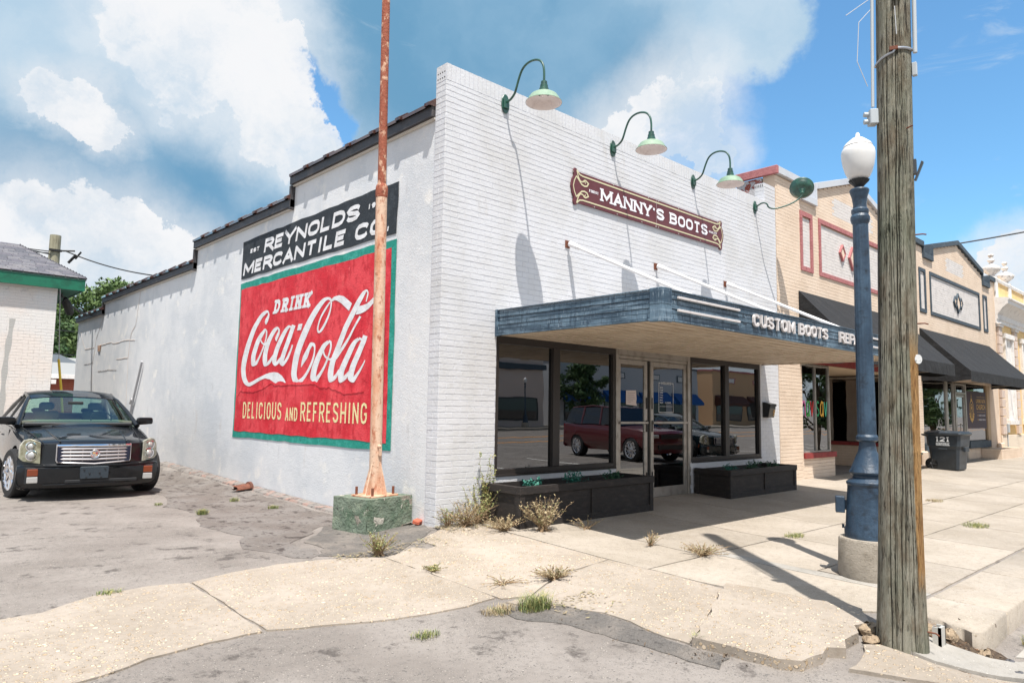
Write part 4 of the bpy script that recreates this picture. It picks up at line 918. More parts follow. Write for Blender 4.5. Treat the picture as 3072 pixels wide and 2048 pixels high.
# ---- mailbox
mx_ = thing('mailbox', 'black wall mailbox with a brass numeral 9 beside the right shop window', 'mailbox', (8.87, -.06, 1.42))
mb = MB(); q = [(0,1.42),(-.13,1.42),(-.17,1.62),(-.17,1.70),(-.02,1.74),(0,1.74)]
mb.prism([(8.74, y_, z_) for y_, z_ in q], (0,0,0), (.26,0,0)); part('box', mb, M('black_enamel', sr(26,24,24), .35, coat=.3), mx_, bevel=.008)
mb = MB(); mb.prism([(8.73, y_, z_) for y_, z_ in [(0,1.745),(-.03,1.75),(-.185,1.71),(-.185,1.66),(-.178,1.66),(-.175,1.7),(-.03,1.735)]], (0,0,0), (.28,0,0)); part('lid', mb, MATS['black_enamel'], mx_, bevel=.003)
part('numeral', flat(letter('9', 8.90, 1.46, .07, .13, .017), lambda a, b, d: (a, -.135-(b-1.42)*.2-d, b), .003), M('brass', sr(190,150,80), .3, metal=.8), mx_, recalc=False)
# ---- planters
pw_ = M('dark_stained_wood', sr(36,31,29), .7, var=[(6, sr(58,50,46), .45, .75, (1,1,4)), (20, sr(22,18,17), .5, .7, (.6,.6,6))], bump=[('noise', 30, .006, (1,1,6))])
soilm = M('potting_soil', sr(40,32,26), .95, bump=[('noise', 40, .03)])
def planter(x0, x1, y0, zt, lab, z0=-.07):
    t = thing('planter_box', lab, 'planter', ((x0+x1)/2, y0/2, z0), group='dark wooden planter boxes under the windows')
    yb = -.03
    mid = (x0+x1)/2
    frame('board', [(x0+.03,x1-.03,y0+.02,y0+.045,z0,zt-.02)], pw_, t)
    frame('board', [(x0+.02,x0+.045,y0+.045,yb,z0,zt-.02)], pw_, t); frame('board', [(x1-.045,x1-.02,y0+.045,yb,z0,zt-.02)], pw_, t); frame('board', [(x0+.045,x1-.045,yb-.02,yb,z0,zt-.02)], pw_, t)
    for a, b in ((x0+.0,x0+.09),(mid-.03,mid+.03),(x1-.09,x1)): frame('post', [(a,b,y0,y0+.02,z0,zt-.1)], pw_, t)
    frame('post', [(x0,x0+.019,y0+.02,y0+.11,z0,zt-.1)], pw_, t); frame('post', [(x0,x0+.019,yb-.1,yb,z0,zt-.1)], pw_, t)
    frame('base_board', [(x0+.09,mid-.03,y0+.003,y0+.02,z0,z0+.13)], pw_, t); frame('base_board', [(mid+.03,x1-.09,y0+.003,y0+.02,z0,z0+.13)], pw_, t)
    frame('rim', [(x0-.012,x1+.012,y0-.012,y0+.06,zt-.1,zt)], pw_, t); frame('rim', [(x0-.012,x0+.06,y0+.06,yb,zt-.1,zt)], pw_, t); frame('rim', [(x1-.06,x1+.012,y0+.06,yb,zt-.1,zt)], pw_, t)
    mb = MB(); mb.grid([[(x, y, zt-.14+.02*math.sin(x*17)*math.cos(y*23)) for x in np.linspace(x0+.045, x1-.045, 20)] for y in np.linspace(y0+.045, yb-.02, 8)]); part('soil', mb, soilm, t, smooth=60)
planter(.76, 3.66, -.80, .50, 'long black wooden planter under the left shop window')
planter(6.02, 8.62, -.78, .47, 'black wooden planter right of the glass doors under the right window')
def sprig(x, y, z, n, h, spread, leafm, lab, nm='potted_plant', cat='plant', grp='teal plants in the planter boxes', leafs=.022, droop=.3, stemm=None):
    t = thing(nm, lab, cat, (x, y, z), group=grp)
    st_, lf = MB(), MB()
    for i in range(n):
        a = random.uniform(0, 2*math.pi); r = random.uniform(.2, 1)*spread; hh = h*random.uniform(.5, 1.05)
        P = [Vector((x+random.uniform(-.03,.03)*spread*8, y+random.uniform(-.03,.03)*spread*5, z-.01))]
        for s in range(1, 6):
            f = s/5; P.append(Vector((x+math.cos(a)*r*f, y+math.sin(a)*r*f*.8, z+hh*(f-droop*f*f*r/max(spread,.01)*.8)))+Vector((random.uniform(-1,1), random.uniform(-1,1), random.uniform(-1,1)))*h*.03)
        st_.tube(P, [.004,.0035,.003,.0025,.002,.0015], 4, cap=False)
        for s in range(int(14*max(1, h/.3))):
            f = random.uniform(.25, 1)*5; k = min(int(f), 4); q = P[k].lerp(P[k+1], f-k)
            d = Vector((random.uniform(-1,1), random.uniform(-1,1), random.uniform(-.4,.8))).normalized(); L = leafs*random.uniform(.6,1.5)
            u = d.cross(Vector((random.random()-.5, random.random()-.5, random.random()))).normalized()*L*.35
            m_ = q+d*L*.6; e = q+d*L*1.4
            lf.quad(tuple(q), tuple(m_+u), tuple(e), tuple(m_-u))
    part('stems', st_, stemm or leafm, t, recalc=False); part('foliage', lf, leafm, t, recalc=False)
    return t
tealm = M('teal_foliage', sr(34,104,92), .6, var=[(20, sr(70,140,120), .45, .65)], rnd=.1)
darkg = M('dark_green_foliage', sr(36,78,56), .6, var=[(20, sr(64,110,78), .45, .65)])
sprig(1.35,-.45,.37,16,.22,.22,tealm,'bright teal fern at the left end of the long planter',leafs=.03)
sprig(2.2,-.45,.37,18,.30,.26,tealm,'teal fern with a tall middle shoot in the centre of the long planter',leafs=.03)
sprig(3.1,-.45,.37,18,.24,.28,darkg,'darker green fern at the door end of the long planter',leafs=.03)
sprig(6.6,-.45,.34,18,.24,.22,tealm,'small teal green fern at the door end of the right planter',leafs=.03)
sprig(7.35,-.45,.34,18,.30,.24,darkg,'upright dark green fern in the middle of the right planter',leafs=.03)
sprig(8.2,-.45,.34,16,.22,.24,darkg,'low dark green fern at the mailbox end of the right planter',leafs=.03)
# ---- conduit leaning on the side wall
t = thing('conduit', 'thin grey pipe slanting up the white side wall behind the car', 'pipe', (.0, 13.9, .2))
part('pipe', MB().tube([(-.01,14.35,.35),(-.01,13.9,1.27),(-.01,13.14,2.62)], .03, 8), M('grey_conduit', sr(170,170,172), .5), t, smooth=60)
part('clamp', MB().tube([(-.02,13.9-.02,1.5),(-.02,13.72,1.62)], .045, 8), MATS['grey_conduit'], t, smooth=60)
# ------------------------------------------------------------------ beige shop with red trim (and its twin further along)
beige = M('beige_brick', sr(226,205,184), .8, var=[(1.4, sr(216,194,172), .4, .65), (30, sr(234,216,196), .55, .75)], bump=[('noise', 60, .015)])
bcore = M('beige_joint', sr(196,174,152), .9)
wbr = M('white_panel_brick', sr(216,210,206), .75, var=[(4, sr(200,194,190), .45, .7)], bump=[('noise', 60, .015)])
redb = M('dusty_red_brick', sr(176,112,112), .8, var=[(8, sr(160,98,98), .45, .65), (20, sr(192,134,132), .6, .75)], bump=[('noise', 60, .015)])
slate = M('slate_blue_paint', sr(62,74,84), .7, var=[(8, sr(80,92,102), .5, .7)], bump=[('noise', 60, .01)])
tin = M('grey_flashing', sr(200,202,206), .45, metal=.2, var=[(2, sr(180,182,188), .45, .7)])
awn = M('black_canvas', sr(21,22,25), .85, var=[(2.5, sr(30,31,34), .45, .7)], bump=[('noise', 3, .05), ('noise', 160, .003)])
oldbrick = M('peeling_red_brick', sr(190,186,186), .9, var=[(7, sr(150,74,60), .5, .56)], bump=[('noise', 40, .02)])
def beige_shop(x0, x1, xc, trimm, label, zs_, near, parts_=200, far=False, wide=1.0):
    b = thing('beige_shop', label, 'building', (x0, 0, 0)); W = x1-x0
    s1, s2, n1a, n1b = zs_                     # shoulder width, notch end (relative), heights
    def top(u):
        d = min(u-x0, x1-u)
        if d < s1: return 7.02
        if d < s2: return 6.66
        return 7.10+(.72 if not far else .62)*(1-abs(u-xc)/(W/2-s2))
    pan = [(xc-W/2+1.2*W/9, xc-W/2+1.88*W/9, 4.95, 6.40), (xc+W/2-1.88*W/9, xc+W/2-1.2*W/9, 4.95, 6.40), (xc-W*.25, xc+W*.25, 4.95, 6.40)]
    if far: pan = [(19.13,19.77,4.84,6.29),(26.5,27.1,4.84,6.29),(20.18,26.05,4.84,6.29)]
    if not far: pan = [(10.72,11.39,4.94,6.40),(16.61,17.28,4.94,6.40),(11.75,16.25,4.94,6.40)]
    blank = (xc-1.3, xc+1.3, 6.67, 7.15) if not far else (22.06, 24.08, 6.6, 7.03)
    def mats(u, z):
        if blank[0] < u < blank[1] and blank[2] < z < blank[3]: return wbr
        for (a, c, z0, z1) in pan:
            if a < u < c and z0 < z < z1:
                return wbr
        return beige
    def dmap(u, z):
        for (a, c, z0, z1) in pan:
            if a+.11 < u < c-.11 and z0+.11 < z < z1-.11: return -.010
        return 0
    wall = part('front_wall', MB(), bcore, b)
    wx0, wx1 = (10.66, 17.35) if not far else (19.1, 26.9)
    mb = MB()
    N = 60
    def corebox(a, c, z0, z1): mb.box(a, c, .022, .3, z0, z1)
    corebox(x0, wx0, -.3, 4.0); corebox(wx1, x1, -.3, 4.0); corebox(wx0, wx1, 2.72, 4.0)
    for i in range(N):
        a = x0+W*i/N; corebox(a, x0+W*(i+1)/N, 4.0, min(top(a+.02), top(a+W/N-.02)))
    part('wall_core', mb, bcore, wall)
    hol = [(wx0, wx1, -.2, 2.72)]
    for (a, c, z0, z1) in pan: hol.append((a, c, z1-.11, z1)); hol.append((a, c, z0, z0+.11)); hol.append((a, a+.11, z0, z1)); hol.append((c-.11, c, z0, z1))
    brickwork(wall, x0+.004, x1, -.02, 8.0, FP, 0, hol, top=top, mats=mats, near=near, npart=parts_, far=True, dmap=dmap)
    for (a, c, z0, z1) in pan:                       # coloured brick frames of the panels
        f = MB()
        for A, B, C, D in ((a, c, z1-.11, z1), (a, c, z0, z0+.11)):
            k = int((B-A)/.125)
            for i in range(k): q0 = A+(B-A)*i/k; f.box(q0+.003, q0+(B-A)/k-.004, -.026, .01, C+.002, D)
        for A in (a, c-.11):
            k = int((z1-z0-.22)/.0805)
            for i in range(k): q0 = z0+.11+(z1-z0-.22)*i/k; f.box(A, A+.11, -.026, .01, q0+.003, q0+(z1-z0-.22)/k-.004)
        part('panel_frame', f, trimm, b, kind='stuff')
    # diamonds
    dm = ((-.85,5.74,.22,.24),(0,5.68,.34,.34),(.85,5.74,.22,.24)) if not far else ((-.46,5.58,.18,.22),(-.14,5.56,.30,.37),(.20,5.58,.18,.22))
    if not far: dm = ((-.85,5.74,.18,.23),(-.20,5.69,.24,.33),(.45,5.74,.18,.23))
    for dx, zc, rx, rz in dm:
        o_ = [(xc+dx-rx, zc),(xc+dx, zc-rz),(xc+dx+rx, zc),(xc+dx, zc+rz)]; i_ = [(xc+dx+(p[0]-xc-dx)*.74, zc+(p[1]-zc)*.74) for p in o_]
        f = MB()
        for j in range(4):
            k = (j+1) % 4; f.prism([(o_[j][0],0,o_[j][1]),(o_[k][0],0,o_[k][1]),(i_[k][0],0,i_[k][1]),(i_[j][0],0,i_[j][1])], (0,.01,0), (0,-.05+.001*(j%2),0))
        part('diamond', f, trimm, b)
        f = MB(); f.prism([(p[0],0,p[1]) for p in i_], (0,.01,0), (0,-.03,0)); part('diamond_infill', f, beige, b)
    # cap along the parapet
    capm = tin if not far else slate
    pts = [(x0-.02,7.02),(x0+s1,7.02),(x0+s1,6.66),(x0+s2,6.66),(x0+s2,7.10),(xc,7.10+(.72 if not far else .62)),(x1-s2,7.10),(x1-s2,6.66),(x1-s1,6.66),(x1-s1,7.02),(x1,7.02)]
    for i in range(len(pts)-1):
        (a, z0), (c, z1) = pts[i], pts[i+1]; mb = MB()
        if abs(a-c) < .01:
            s = -1 if (z1 < z0) == (a < xc) and a < xc else 1
            s = 1 if a < xc and z1 < z0 else (-1 if a < xc else (1 if z1 < z0 and False else -1))
            mb.box(a-.02 if a < xc else a-.03, a+.03 if a < xc else a+.02, -.07, .32, min(z0,z1)+.0, max(z0,z1)+.16)
        else:
            n = max(1, int((c-a)/1.2))
            for k in range(n):
                p = a+(c-a)*k/n; q = a+(c-a)*(k+1)/n; zp = z0+(z1-z0)*k/n; zq = z0+(z1-z0)*(k+1)/n
                mb.prism([(p+.003,0,zp+.001),(q-.003,0,zq+.001),(q-.003,0,zq+.17),(p+.003,0,zp+.17)], (0,-.08,0), (0,.34,0))
        part('parapet_cap', mb, capm, b, bevel=.005)
    # back of the building
    mb = MB(); mb.box(x0+.02, x1-.02, .3, 20, 2.76, 6.2).box(x0+.02, x1-.02, 6, 20, -.3, 2.755).box(x0+.02, x0+.2, .3, 6, -.3, 2.755).box(x1-.2, x1-.02, .3, 6, -.3, 2.755); part('building_body', mb, beige, b)
    # awning
    ax0, ax1, zt, zf = (10.57, 17.43, 4.42, 2.98) if not far else (19.0, 27.14, 4.3, 2.9)
    D = 1.36; A = []
    nx = 26
    P = [[(ax0+(ax1-ax0)*i/nx, -.01-D*j/6, zt+(zf-zt)*j/6-.03*math.sin(j/6*math.pi)*(1+.4*math.sin(i*1.9))) for i in range(nx+1)] for j in range(7)]
    mb = MB(); mb.grid(P)
    mb.grid([[(ax0+(ax1-ax0)*i/nx, -.01-D-.01*math.sin(i*2.3)*r_, zf-.32*r_) for i in range(nx+1)] for r_ in (0,.5,1)])
    for X in (ax0, ax1):
        mb.grid([[(X, -.01-D*j/6, zz) for zz in (zt+(zf-zt)*j/6-.03*math.sin(j/6*math.pi), (zf-.2+zt+(zf-zt)*j/6)/2+.02*math.sin(j*2), zf-.30+.03*math.sin(j*1.3))] for j in range(7)])
    part('awning', mb, awn, b, smooth=40)
    mb = MB()
    for X in (ax0+.05, xc, ax1-.05): mb.tube([(X,-.02,zf-.2),(X,-D+.05,zf-.16)], .018, 6)
    part('awning_frame', mb, alu, b)
    return b, wall
b1, w1 = beige_shop(9.52, 18.66, 14.0, redb, 'beige brick shop with dusty red panel frames, next to the white shop', (1.2, 2.05, 0, 0), Vector((9.6, 0, 1.2)), 300)
b2, w2 = beige_shop(18.72, 28.3, 23.35, slate, 'beige brick shop with slate blue panel frames and black awning, beyond the red trimmed one', (.85, 1.75, 0, 0), Vector((19, 0, 1.5)), 120, far=True)
# chimney like end pier of the red trimmed shop
mb = MB(); mb.box(9.5, 9.78, .33, .95, 6.2, 6.98); part('end_pier', mb, oldbrick, b1)
mb = MB(); mb.box(9.44, 9.53, -.09, .98, 7.0, 7.19); part('red_cap_stone', mb, redb, b1, bevel=.01)
# ---- its shop front
frame('window', [(10.67,10.71,.02,.1,.6,2.7),(11.41,11.45,.02,.1,.64,2.66),(12.17,12.22,.02,.1,.6,2.7),(10.71,12.17,.02,.1,2.66,2.7),(10.71,12.17,.02,.1,.6,.64)], alu, b1)
sg2 = glass('shop_glass_pale', (.18,.18,.18), 2.2, .12, ripple=.004)
pane(10.71, 11.41, .64, 2.66, b1, sg2); pane(11.45, 12.17, .64, 2.66, b1, sg2)
mb = MB()
for i in range(14): mb.box(10.68+i*.122, 10.68+i*.122+.118, -.05, .12, .475, .598)
part('window_sill', mb, M('dark_red_sill', sr(140,52,50), .7, var=[(9, sr(120,42,42), .45, .65)]), b1)
cw_ = part('stall_wall', MB().box(10.66,12.42,.03,.2,-.3,.474), bcore, b1)
brickwork(cw_, 10.67, 12.42, -.06, .47, lambda u, d, z: (u, .012-d, z), 0, (), mats=lambda u, z: beige, npart=40, near=Vector((10,0,0)))
# angled return into the entrance
A0, A1 = Vector((16.6, 2.3)), Vector((16.6, .02)); dA = (A1-A0); Ln = dA.length; dA /= Ln; nA = Vector((dA.y, -dA.x)); angA = math.atan2(dA.y, dA.x)
PA = lambda u, d, z: (A0.x+dA.x*u+nA.x*d, A0.y+dA.y*u+nA.y*d, z)
TA = Matrix.Translation((A0.x, A0.y, 0)) @ Matrix.Rotation(angA, 4, 'Z')
cw2 = part('stall_wall', MB().box(.18,Ln,.01,.1,-.3,.6,TA), bcore, b1)
brickwork(cw2, .18, Ln, -.06, .6, PA, angA, (), mats=lambda u, z: beige, npart=50, near=Vector((12,0,0)))
part('window_sill', MB().box(.15,Ln,-.05,.1,.6,.7,TA), MATS['dark_red_sill'], b1)
mb = MB(); mb.box(.0,.05,0,.08,.7,2.66,TA).box(1.35,1.4,0,.08,.7,2.6,TA).box(Ln-.05,Ln,0,.08,.7,2.66,TA).box(.05,Ln-.05,0,.08,2.6,2.66,TA); part('window_frame', mb, alu, b1)
mb = MB(); mb.box(.05,1.35,.03,.04,.72,2.59,TA).box(1.41,Ln-.06,.03,.04,.72,2.59,TA); part('pane', mb, sg2, b1)
mb = MB(); mb.box(12.2, 16.7, .04, 2.3, 2.70, 2.716); part('entrance_ceiling', mb, M('cream_soffit', sr(214,190,160), .8), b1)
mb = MB(); mb.box(10.66, 17.35, -.02, .03, 2.72, 2.95); part('red_lintel', mb, MATS['dark_red_sill'], b1)
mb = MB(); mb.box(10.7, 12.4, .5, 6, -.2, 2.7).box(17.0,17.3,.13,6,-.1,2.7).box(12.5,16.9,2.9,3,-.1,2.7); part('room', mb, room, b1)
part('entrance_door', MB().box(14.3,15.4,2.3,2.35,0,2.65), sg2, b1); part('entrance_wall', MB().box(12.4,14.3,2.3,2.4,-.1,2.7).box(15.4,16.6,2.3,2.4,-.1,2.7), beige, b1)
# brightly painted window letters
colw = [('n', sr(232,120,180)), ('a', sr(60,170,70)), ('v', sr(220,50,50)), ('s', sr(20,150,90)), ('a', sr(236,180,60)), ('v', sr(60,190,150))]
wl = thing('window_lettering', 'hand painted letters in pink, green, red, yellow and teal on the beige shop window', 'lettering', (11.4, .05, 1.6))
for i, (ch, c) in enumerate(colw):
    x = (10.73, 10.95, 11.17, 11.49, 11.71, 11.93)[i]
    part('letter', flat(letter(ch, x, 1.45, .19, .60, .038), FR, -.048), M('paint_%d' % i, c, .6), wl, recalc=False)
# ---- second beige shop front
for q_ in ((19.12,19.18,.02,.12,.5,2.7),(21.5,21.72,.02,.12,-.05,2.7),(22.3,22.42,.02,.12,-.05,2.7)): frame('window_post', [q_], alu, b2)
frame('door_frame', [(22.46,22.56,.0,.12,-.05,2.68),(23.68,23.8,.0,.12,-.05,2.68),(22.56,23.68,.0,.12,2.3,2.38),(22.56,23.68,.0,.12,2.62,2.68)], alu, b2)
dd = frame('door', [(22.58,22.68,.02,.08,.0,2.28),(23.56,23.66,.02,.08,.0,2.28),(22.68,23.56,.02,.08,2.2,2.28),(22.68,23.56,.02,.08,.0,.2)], alu, b2)
pane(22.68, 23.56, .2, 2.2, dd, sg2); part('door_handle', MB().tube([(22.8,-.04,1.0),(22.8,-.04,1.25),(22.95,-.04,1.25)], .015, 6), alu, dd)
pane(19.18, 21.5, .66, 2.68, b2, sg2); pane(23.82, 26.55, .66, 2.68, b2, sg2); pane(22.57, 23.67, 2.39, 2.61, b2, sg2); pane(21.73, 22.29, .1, 2.68, b2, sg2)
frame('window_frame', [(26.5,26.9,.0,.13,-.05,2.72)], M('tan_post', sr(186,160,130), .8), b2)
part('window_sill', MB().box(19.12,21.5,-.06,.14,.38,.64), slate, b2); part('window_sill', MB().box(23.84,26.6,-.06,.14,.38,.64), slate, b2)
cw3 = part('stall_wall', MB().box(19.12,21.5,.03,.2,-.3,.38), bcore, b2); cw4 = part('stall_wall', MB().box(23.84,26.6,.03,.2,-.3,.38), bcore, b2)
brickwork(cw3, 19.14, 21.5, -.06, .38, lambda u, d, z: (u, .012-d, z), 0, (), mats=lambda u, z: beige, npart=0, far=True)
brickwork(cw4, 23.86, 26.58, -.06, .38, lambda u, d, z: (u, .012-d, z), 0, (), mats=lambda u, z: beige, npart=0, far=True)
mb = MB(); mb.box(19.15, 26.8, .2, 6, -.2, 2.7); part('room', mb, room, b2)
fbx = part('brick_flower_bed', MB().box(25.45,28.6,-.62,-.0,-.3,.33), bcore, b2)
brickwork(fbx, 25.45, 28.6, -.06, .36, lambda u, d, z: (u, -.63-d, z), 0, (), mats=lambda u, z: beige, npart=0, far=True)
brickwork(fbx, -.0, .62, -.06, .36, lambda u, d, z: (25.44-d, -u, z), R(-90), (), mats=lambda u, z: beige, npart=0, far=True)
part('pier_foot', MB().box(18.7,19.12,-.1,0,-.1,.42).box(27.6,28.35,-.12,0,-.1,.5), beige, b2, bevel=.03)
# church sign in its window
cs = thing('church_sign', 'dark purple window sign with gold crest reading Living Faith Church', 'sign', (25.1, -.0, 1.1))
part('panel', MB().box(23.85, 26.35, .012, .03, 1.09, 2.45), M('plum_panel', sr(74,62,72), .7), cs)
gold = M('gold_print', sr(206,160,70), .5)
gp = text('LIVING', 25.02, 25.62, 2.03, .15, .03, gap=.15)+text('FAITH', 25.68, 26.22, 2.03, .15, .03, gap=.15)+text('CHURCH', 25.05, 26.22, 1.78, .2, .035, gap=.15)
gp += [rect(25.1,26.2,2.25,2.262), rect(25.1,26.2,1.69,1.70)]+text('.', 25.6, 25.7, 2.29, .05, .03)
cxx = 24.42
for k in range(7):
    for s in (-1, 1):
        a = R(200+k*21) if s < 0 else R(-20-k*21)
        zc = 1.72-.0; x_, z_ = cxx+.26*math.cos(a), zc-.02+.34*math.sin(a)
        gp += stroke([(cxx+.2*math.cos(a), zc+.27*math.sin(a)), (cxx+.33*math.cos(a), zc+.42*math.sin(a)+.03)], .055)
for r1_, r2_ in ((.30,.255),(.17,.13)):
    N = 20
    for k in range(N+1):
        a0, a1 = R(-40+260*k/(N+1)), R(-40+260*(k+1)/(N+1))
        q = lambda r, a: (cxx+r*.85*math.cos(a), 1.82+r*math.sin(a))
        gp.append([q(r2_,a0), q(r1_,a0), q(r1_,a1), q(r2_,a1)])
gp += stroke([(cxx-.2,1.68),(cxx,1.3),(cxx+.2,1.68)], .03)+stroke([(cxx-.1,1.76),(cxx,1.5),(cxx+.1,1.76)], .03)
gp += [circ(cxx,1.84,.06), rect(cxx-.015,cxx+.015,2.1,2.36), rect(cxx-.05,cxx+.05,2.24,2.26)]+[[(cxx-.08,2.1),(cxx+.08,2.1),(cxx+.1,2.2),(cxx,2.14),(cxx-.1,2.2)]]
part('lettering', flat(split_simple(gp), FR, -.008), gold, cs, recalc=False)
sp_ = text('SUNDAY SCHOOL', 25.32, 26.2, 1.54, .06, .014)+text('WORSHIP SERVICE', 25.32, 26.2, 1.38, .06, .014)
part('lettering', flat(sp_, FR, -.008), M('pale_print', sr(210,205,210), .6), cs, recalc=False)
part('bullets', flat([circ(25.2,1.57,.035), circ(25.2,1.41,.035)], FR, -.008), gold, cs, recalc=False)

# ------------------------------------------------------------------ yellow building
yel = M('yellow_plaster', sr(230,196,138), .85, var=[(3, sr(220,184,126), .4, .65)]); ivory = M('ivory_trim', sr(226,222,218), .75, var=[(5, sr(205,200,196), .48, .7)], bump=[('noise', 20, .02)])
stone = M('pinkish_stone_block', sr(206,188,176), .85, rnd=.06, bump=[('noise', 30, .015)])
yb = thing('yellow_building', 'pale yellow plastered building with white cornice, block pilasters and urns on its parapet', 'building', (28.4, 0, 0))
mb = MB(); mb.box(28.36, 46, .02, 18, -.3, 6.4); part('wall', mb, yel, yb)
mb = MB(); mb.box(28.36, 46, -.04, .019, -.1, .8); part('plinth', mb, M('cream_stone_plinth', sr(214,200,182), .85, bump=[('noise', 12, .02)]), yb, bevel=.01)
def sweep(prof, name, mat, x0=28.3, x1=46):
    mb = MB(); mb.grid([[(x0, y, z) for y, z in prof], [(x1, y, z) for y, z in prof]]); mb.poly([(x0, y, z) for y, z in prof]); part(name, mb, mat, yb, smooth=35)
sweep([(.02,5.36),(-.05,5.36),(-.05,5.5),(-.09,5.52),(-.09,5.72),(-.16,5.80),(-.28,5.98),(-.42,6.10),(-.46,6.12),(-.46,6.24),(-.52,6.30),(-.52,6.36),(.02,6.42)], 'cornice', ivory)
mb = MB(); mb.box(28.36, 46, .0, .3, 6.4, 7.12); part('parapet', mb, yel, yb)
sweep([(.02,7.1),(-.06,7.1),(-.08,7.2),(-.03,7.26),(.3,7.26)], 'parapet_coping', ivory)
for x in (28.36, 30.6, 33.4, 36.2, 39): 
    mb = MB(); mb.box(x, x+.42, -.05, -.002, 6.42, 7.1); part('parapet_post', mb, ivory, yb)
for x in (28.4, 30.95, 33.9, 36.9):
    for i in range(12):
        mb = MB(); z0 = .82+i*.365; mb.box(x, x+.52, -.09, .018, z0+.015, z0+.35); part('pilaster_block', mb, stone, yb, bevel=.008)
    mb = MB(); mb.box(x-.05, x+.57, -.14, .018, 5.2, 5.3).box(x-.08,x+.6,-.17,.018,5.3,5.36); part('capital', mb, ivory, yb, bevel=.01)
for x in (29.3, 32.2, 35.2):
    f = frame('window', [(x,x+.18,-.1,.019,1.4,4.8),(x+1.25,x+1.43,-.1,.019,1.4,4.8),(x-.05,x+1.48,-.13,.019,4.8,5.0),(x-.05,x+1.48,-.16,.019,1.22,1.4)], ivory, yb)
    part('window_infill', MB().box(x+.18,x+1.25,-.015,.01,1.4,4.8), ivory, f)
    part('window_bars', MB().box(x+.68,x+.74,-.03,-.015,1.4,4.8).box(x+.18,x+1.25,-.03,-.015,3.1,3.16), ivory, f)
mb = MB(); mb.box(29.0, 29.25, -.12, -.04, .9, 1.25); mb.tube([(29.1,-.06,.9),(29.12,-.06,.1)], .02, 6); part('meter_box', mb, M('meter_grey', sr(170,176,180), .5), yb)
urnm = M('weathered_urn', sr(222,216,210), .8, var=[(8, sr(170,160,156), .5, .68)], bump=[('noise', 20, .02)])
for x, lab in ((28.62, 'white fluted urn finial on the parapet corner nearest the beige shop'), (30.85, 'second white urn finial further along the yellow building parapet')):
    pr_ = [(.20,0),(.20,.10),(.14,.12),(.09,.17),(.16,.22),(.30,.34),(.34,.44),(.32,.50),(.20,.56),(.10,.62),(.07,.70),(.12,.76),(.14,.80),(.08,.86),(.05,.92),(.09,.96),(.11,1.02),(.07,1.08),(.0,1.10)]
    o = solo('urn_finial', MB().lathe(pr_, x, .12, 7.2, n=24, flute=(.2,.56,3,.12)), urnm, lab, 'finial', group='urns on the yellow parapet', smooth=40)
# ------------------------------------------------------------------ wheeled bin and bench
binm = M('dark_blue_plastic', sr(44,52,60), .42, var=[(5, sr(58,66,74), .45, .7)], bump=[('noise', 50, .004)])
bn = thing('wheeled_bin', 'dark blue grey wheeled rubbish bin numbered 121 standing in front of the second beige shop', 'bin', (0,0,0))
bx, by, bz = 0., 0., 0.
def ring(z, hw, hd, c=.06):
    q = [(-hw+c,-hd),(hw-c,-hd),(hw,-hd+c),(hw,hd-c),(hw-c,hd),(-hw+c,hd),(-hw,hd-c),(-hw,-hd+c)]
    return [(bx+a, by+b, bz+z) for a, b in q]+[(bx+q[0][0], by+q[0][1], bz+z)]
bnb = MB(); rings = [ring(.0,.30,.34),(ring(.03,.33,.36)),ring(.55,.37,.42),ring(.62,.38,.43),ring(.64,.40,.45),ring(.93,.42,.47)]
bnb.grid(rings); bnb.poly(rings[0][:-1][::-1]); bnb.poly(rings[-1][:-1])
part('body', bnb, binm, bn, smooth=40)
lid = MB(); rl = [ring(.93,.44,.50),ring(.97,.46,.52),ring(1.0,.45,.51),ring(1.04,.38,.44)]
lid.grid(rl); lid.poly(rl[0][:-1][::-1]); lid.poly(rl[-1][:-1]); part('lid', lid, binm, bn, smooth=40)
part('handle', MB().tube([(bx-.44,by-.3,bz+.90),(bx-.56,by-.3,bz+.93),(bx-.56,by+.3,bz+.93),(bx-.44,by+.3,bz+.90)], .02, 8), binm, bn)
part('lift_bar', MB().box(bx-.1,bx+.1,by-.5,by-.46,bz+.55,bz+.58), binm, bn, bevel=.008); part('front_grip', MB().box(bx+.40,bx+.46,by-.16,by+.16,bz+.5,bz+.62), binm, bn, bevel=.008)
for yy in (-.36, .36):
    T = Matrix.Translation((bx-.32, by+yy, bz+.15)) @ Matrix.Rotation(R(90), 4, 'X')
    w = part('wheel', MB().lathe([(.10,-.03),(.15,-.03),(.16,0),(.15,.03),(.10,.03)], n=24).xf(T), M('black_rubber', (.015,.015,.015), .7), bn, smooth=50)
    sp2 = MB()
    for k in range(5): a = 2*math.pi*k/5; sp2.tube([(0,0,.035 if yy < 0 else -.035),(.13*math.cos(a),.13*math.sin(a),.035 if yy < 0 else -.035)], .012, 5)
    part('wheel_spokes', sp2.xf(T), M('hub_grey', sr(60,60,62), .4), w)
lb = text('121', bx-.17, bx+.17, bz+.76, .13, .028, serif=.02, gap=.12)
part('lettering', flat(lb, FR, -by+.483), M('white_print', sr(215,218,220), .6), bn, recalc=False)
part('lettering', flat([rect(bx-.16,bx+.17,bz+.725,bz+.735), rect(bx-.16,bx+.17,bz+.655,bz+.665)]+text('DISPOSAL', bx-.16, bx+.17, bz+.67, .05, .011, gap=.15), FR, -by+.474), MATS['white_print'], bn, recalc=False)
bn.location = (18.14, -.92, -.04); bn.rotation_euler = (0, 0, R(-92)); bn.scale = (1.08, 1.0, 1.08)
bench = thing('bench', 'weathered green plank bench end showing just behind the utility pole', 'bench', (16.5, -.45, -.03))
gw = M('weathered_green_wood', sr(84,92,76), .8, var=[(10, sr(120,118,100), .5, .7)], bump=[('noise', 20, .01)])
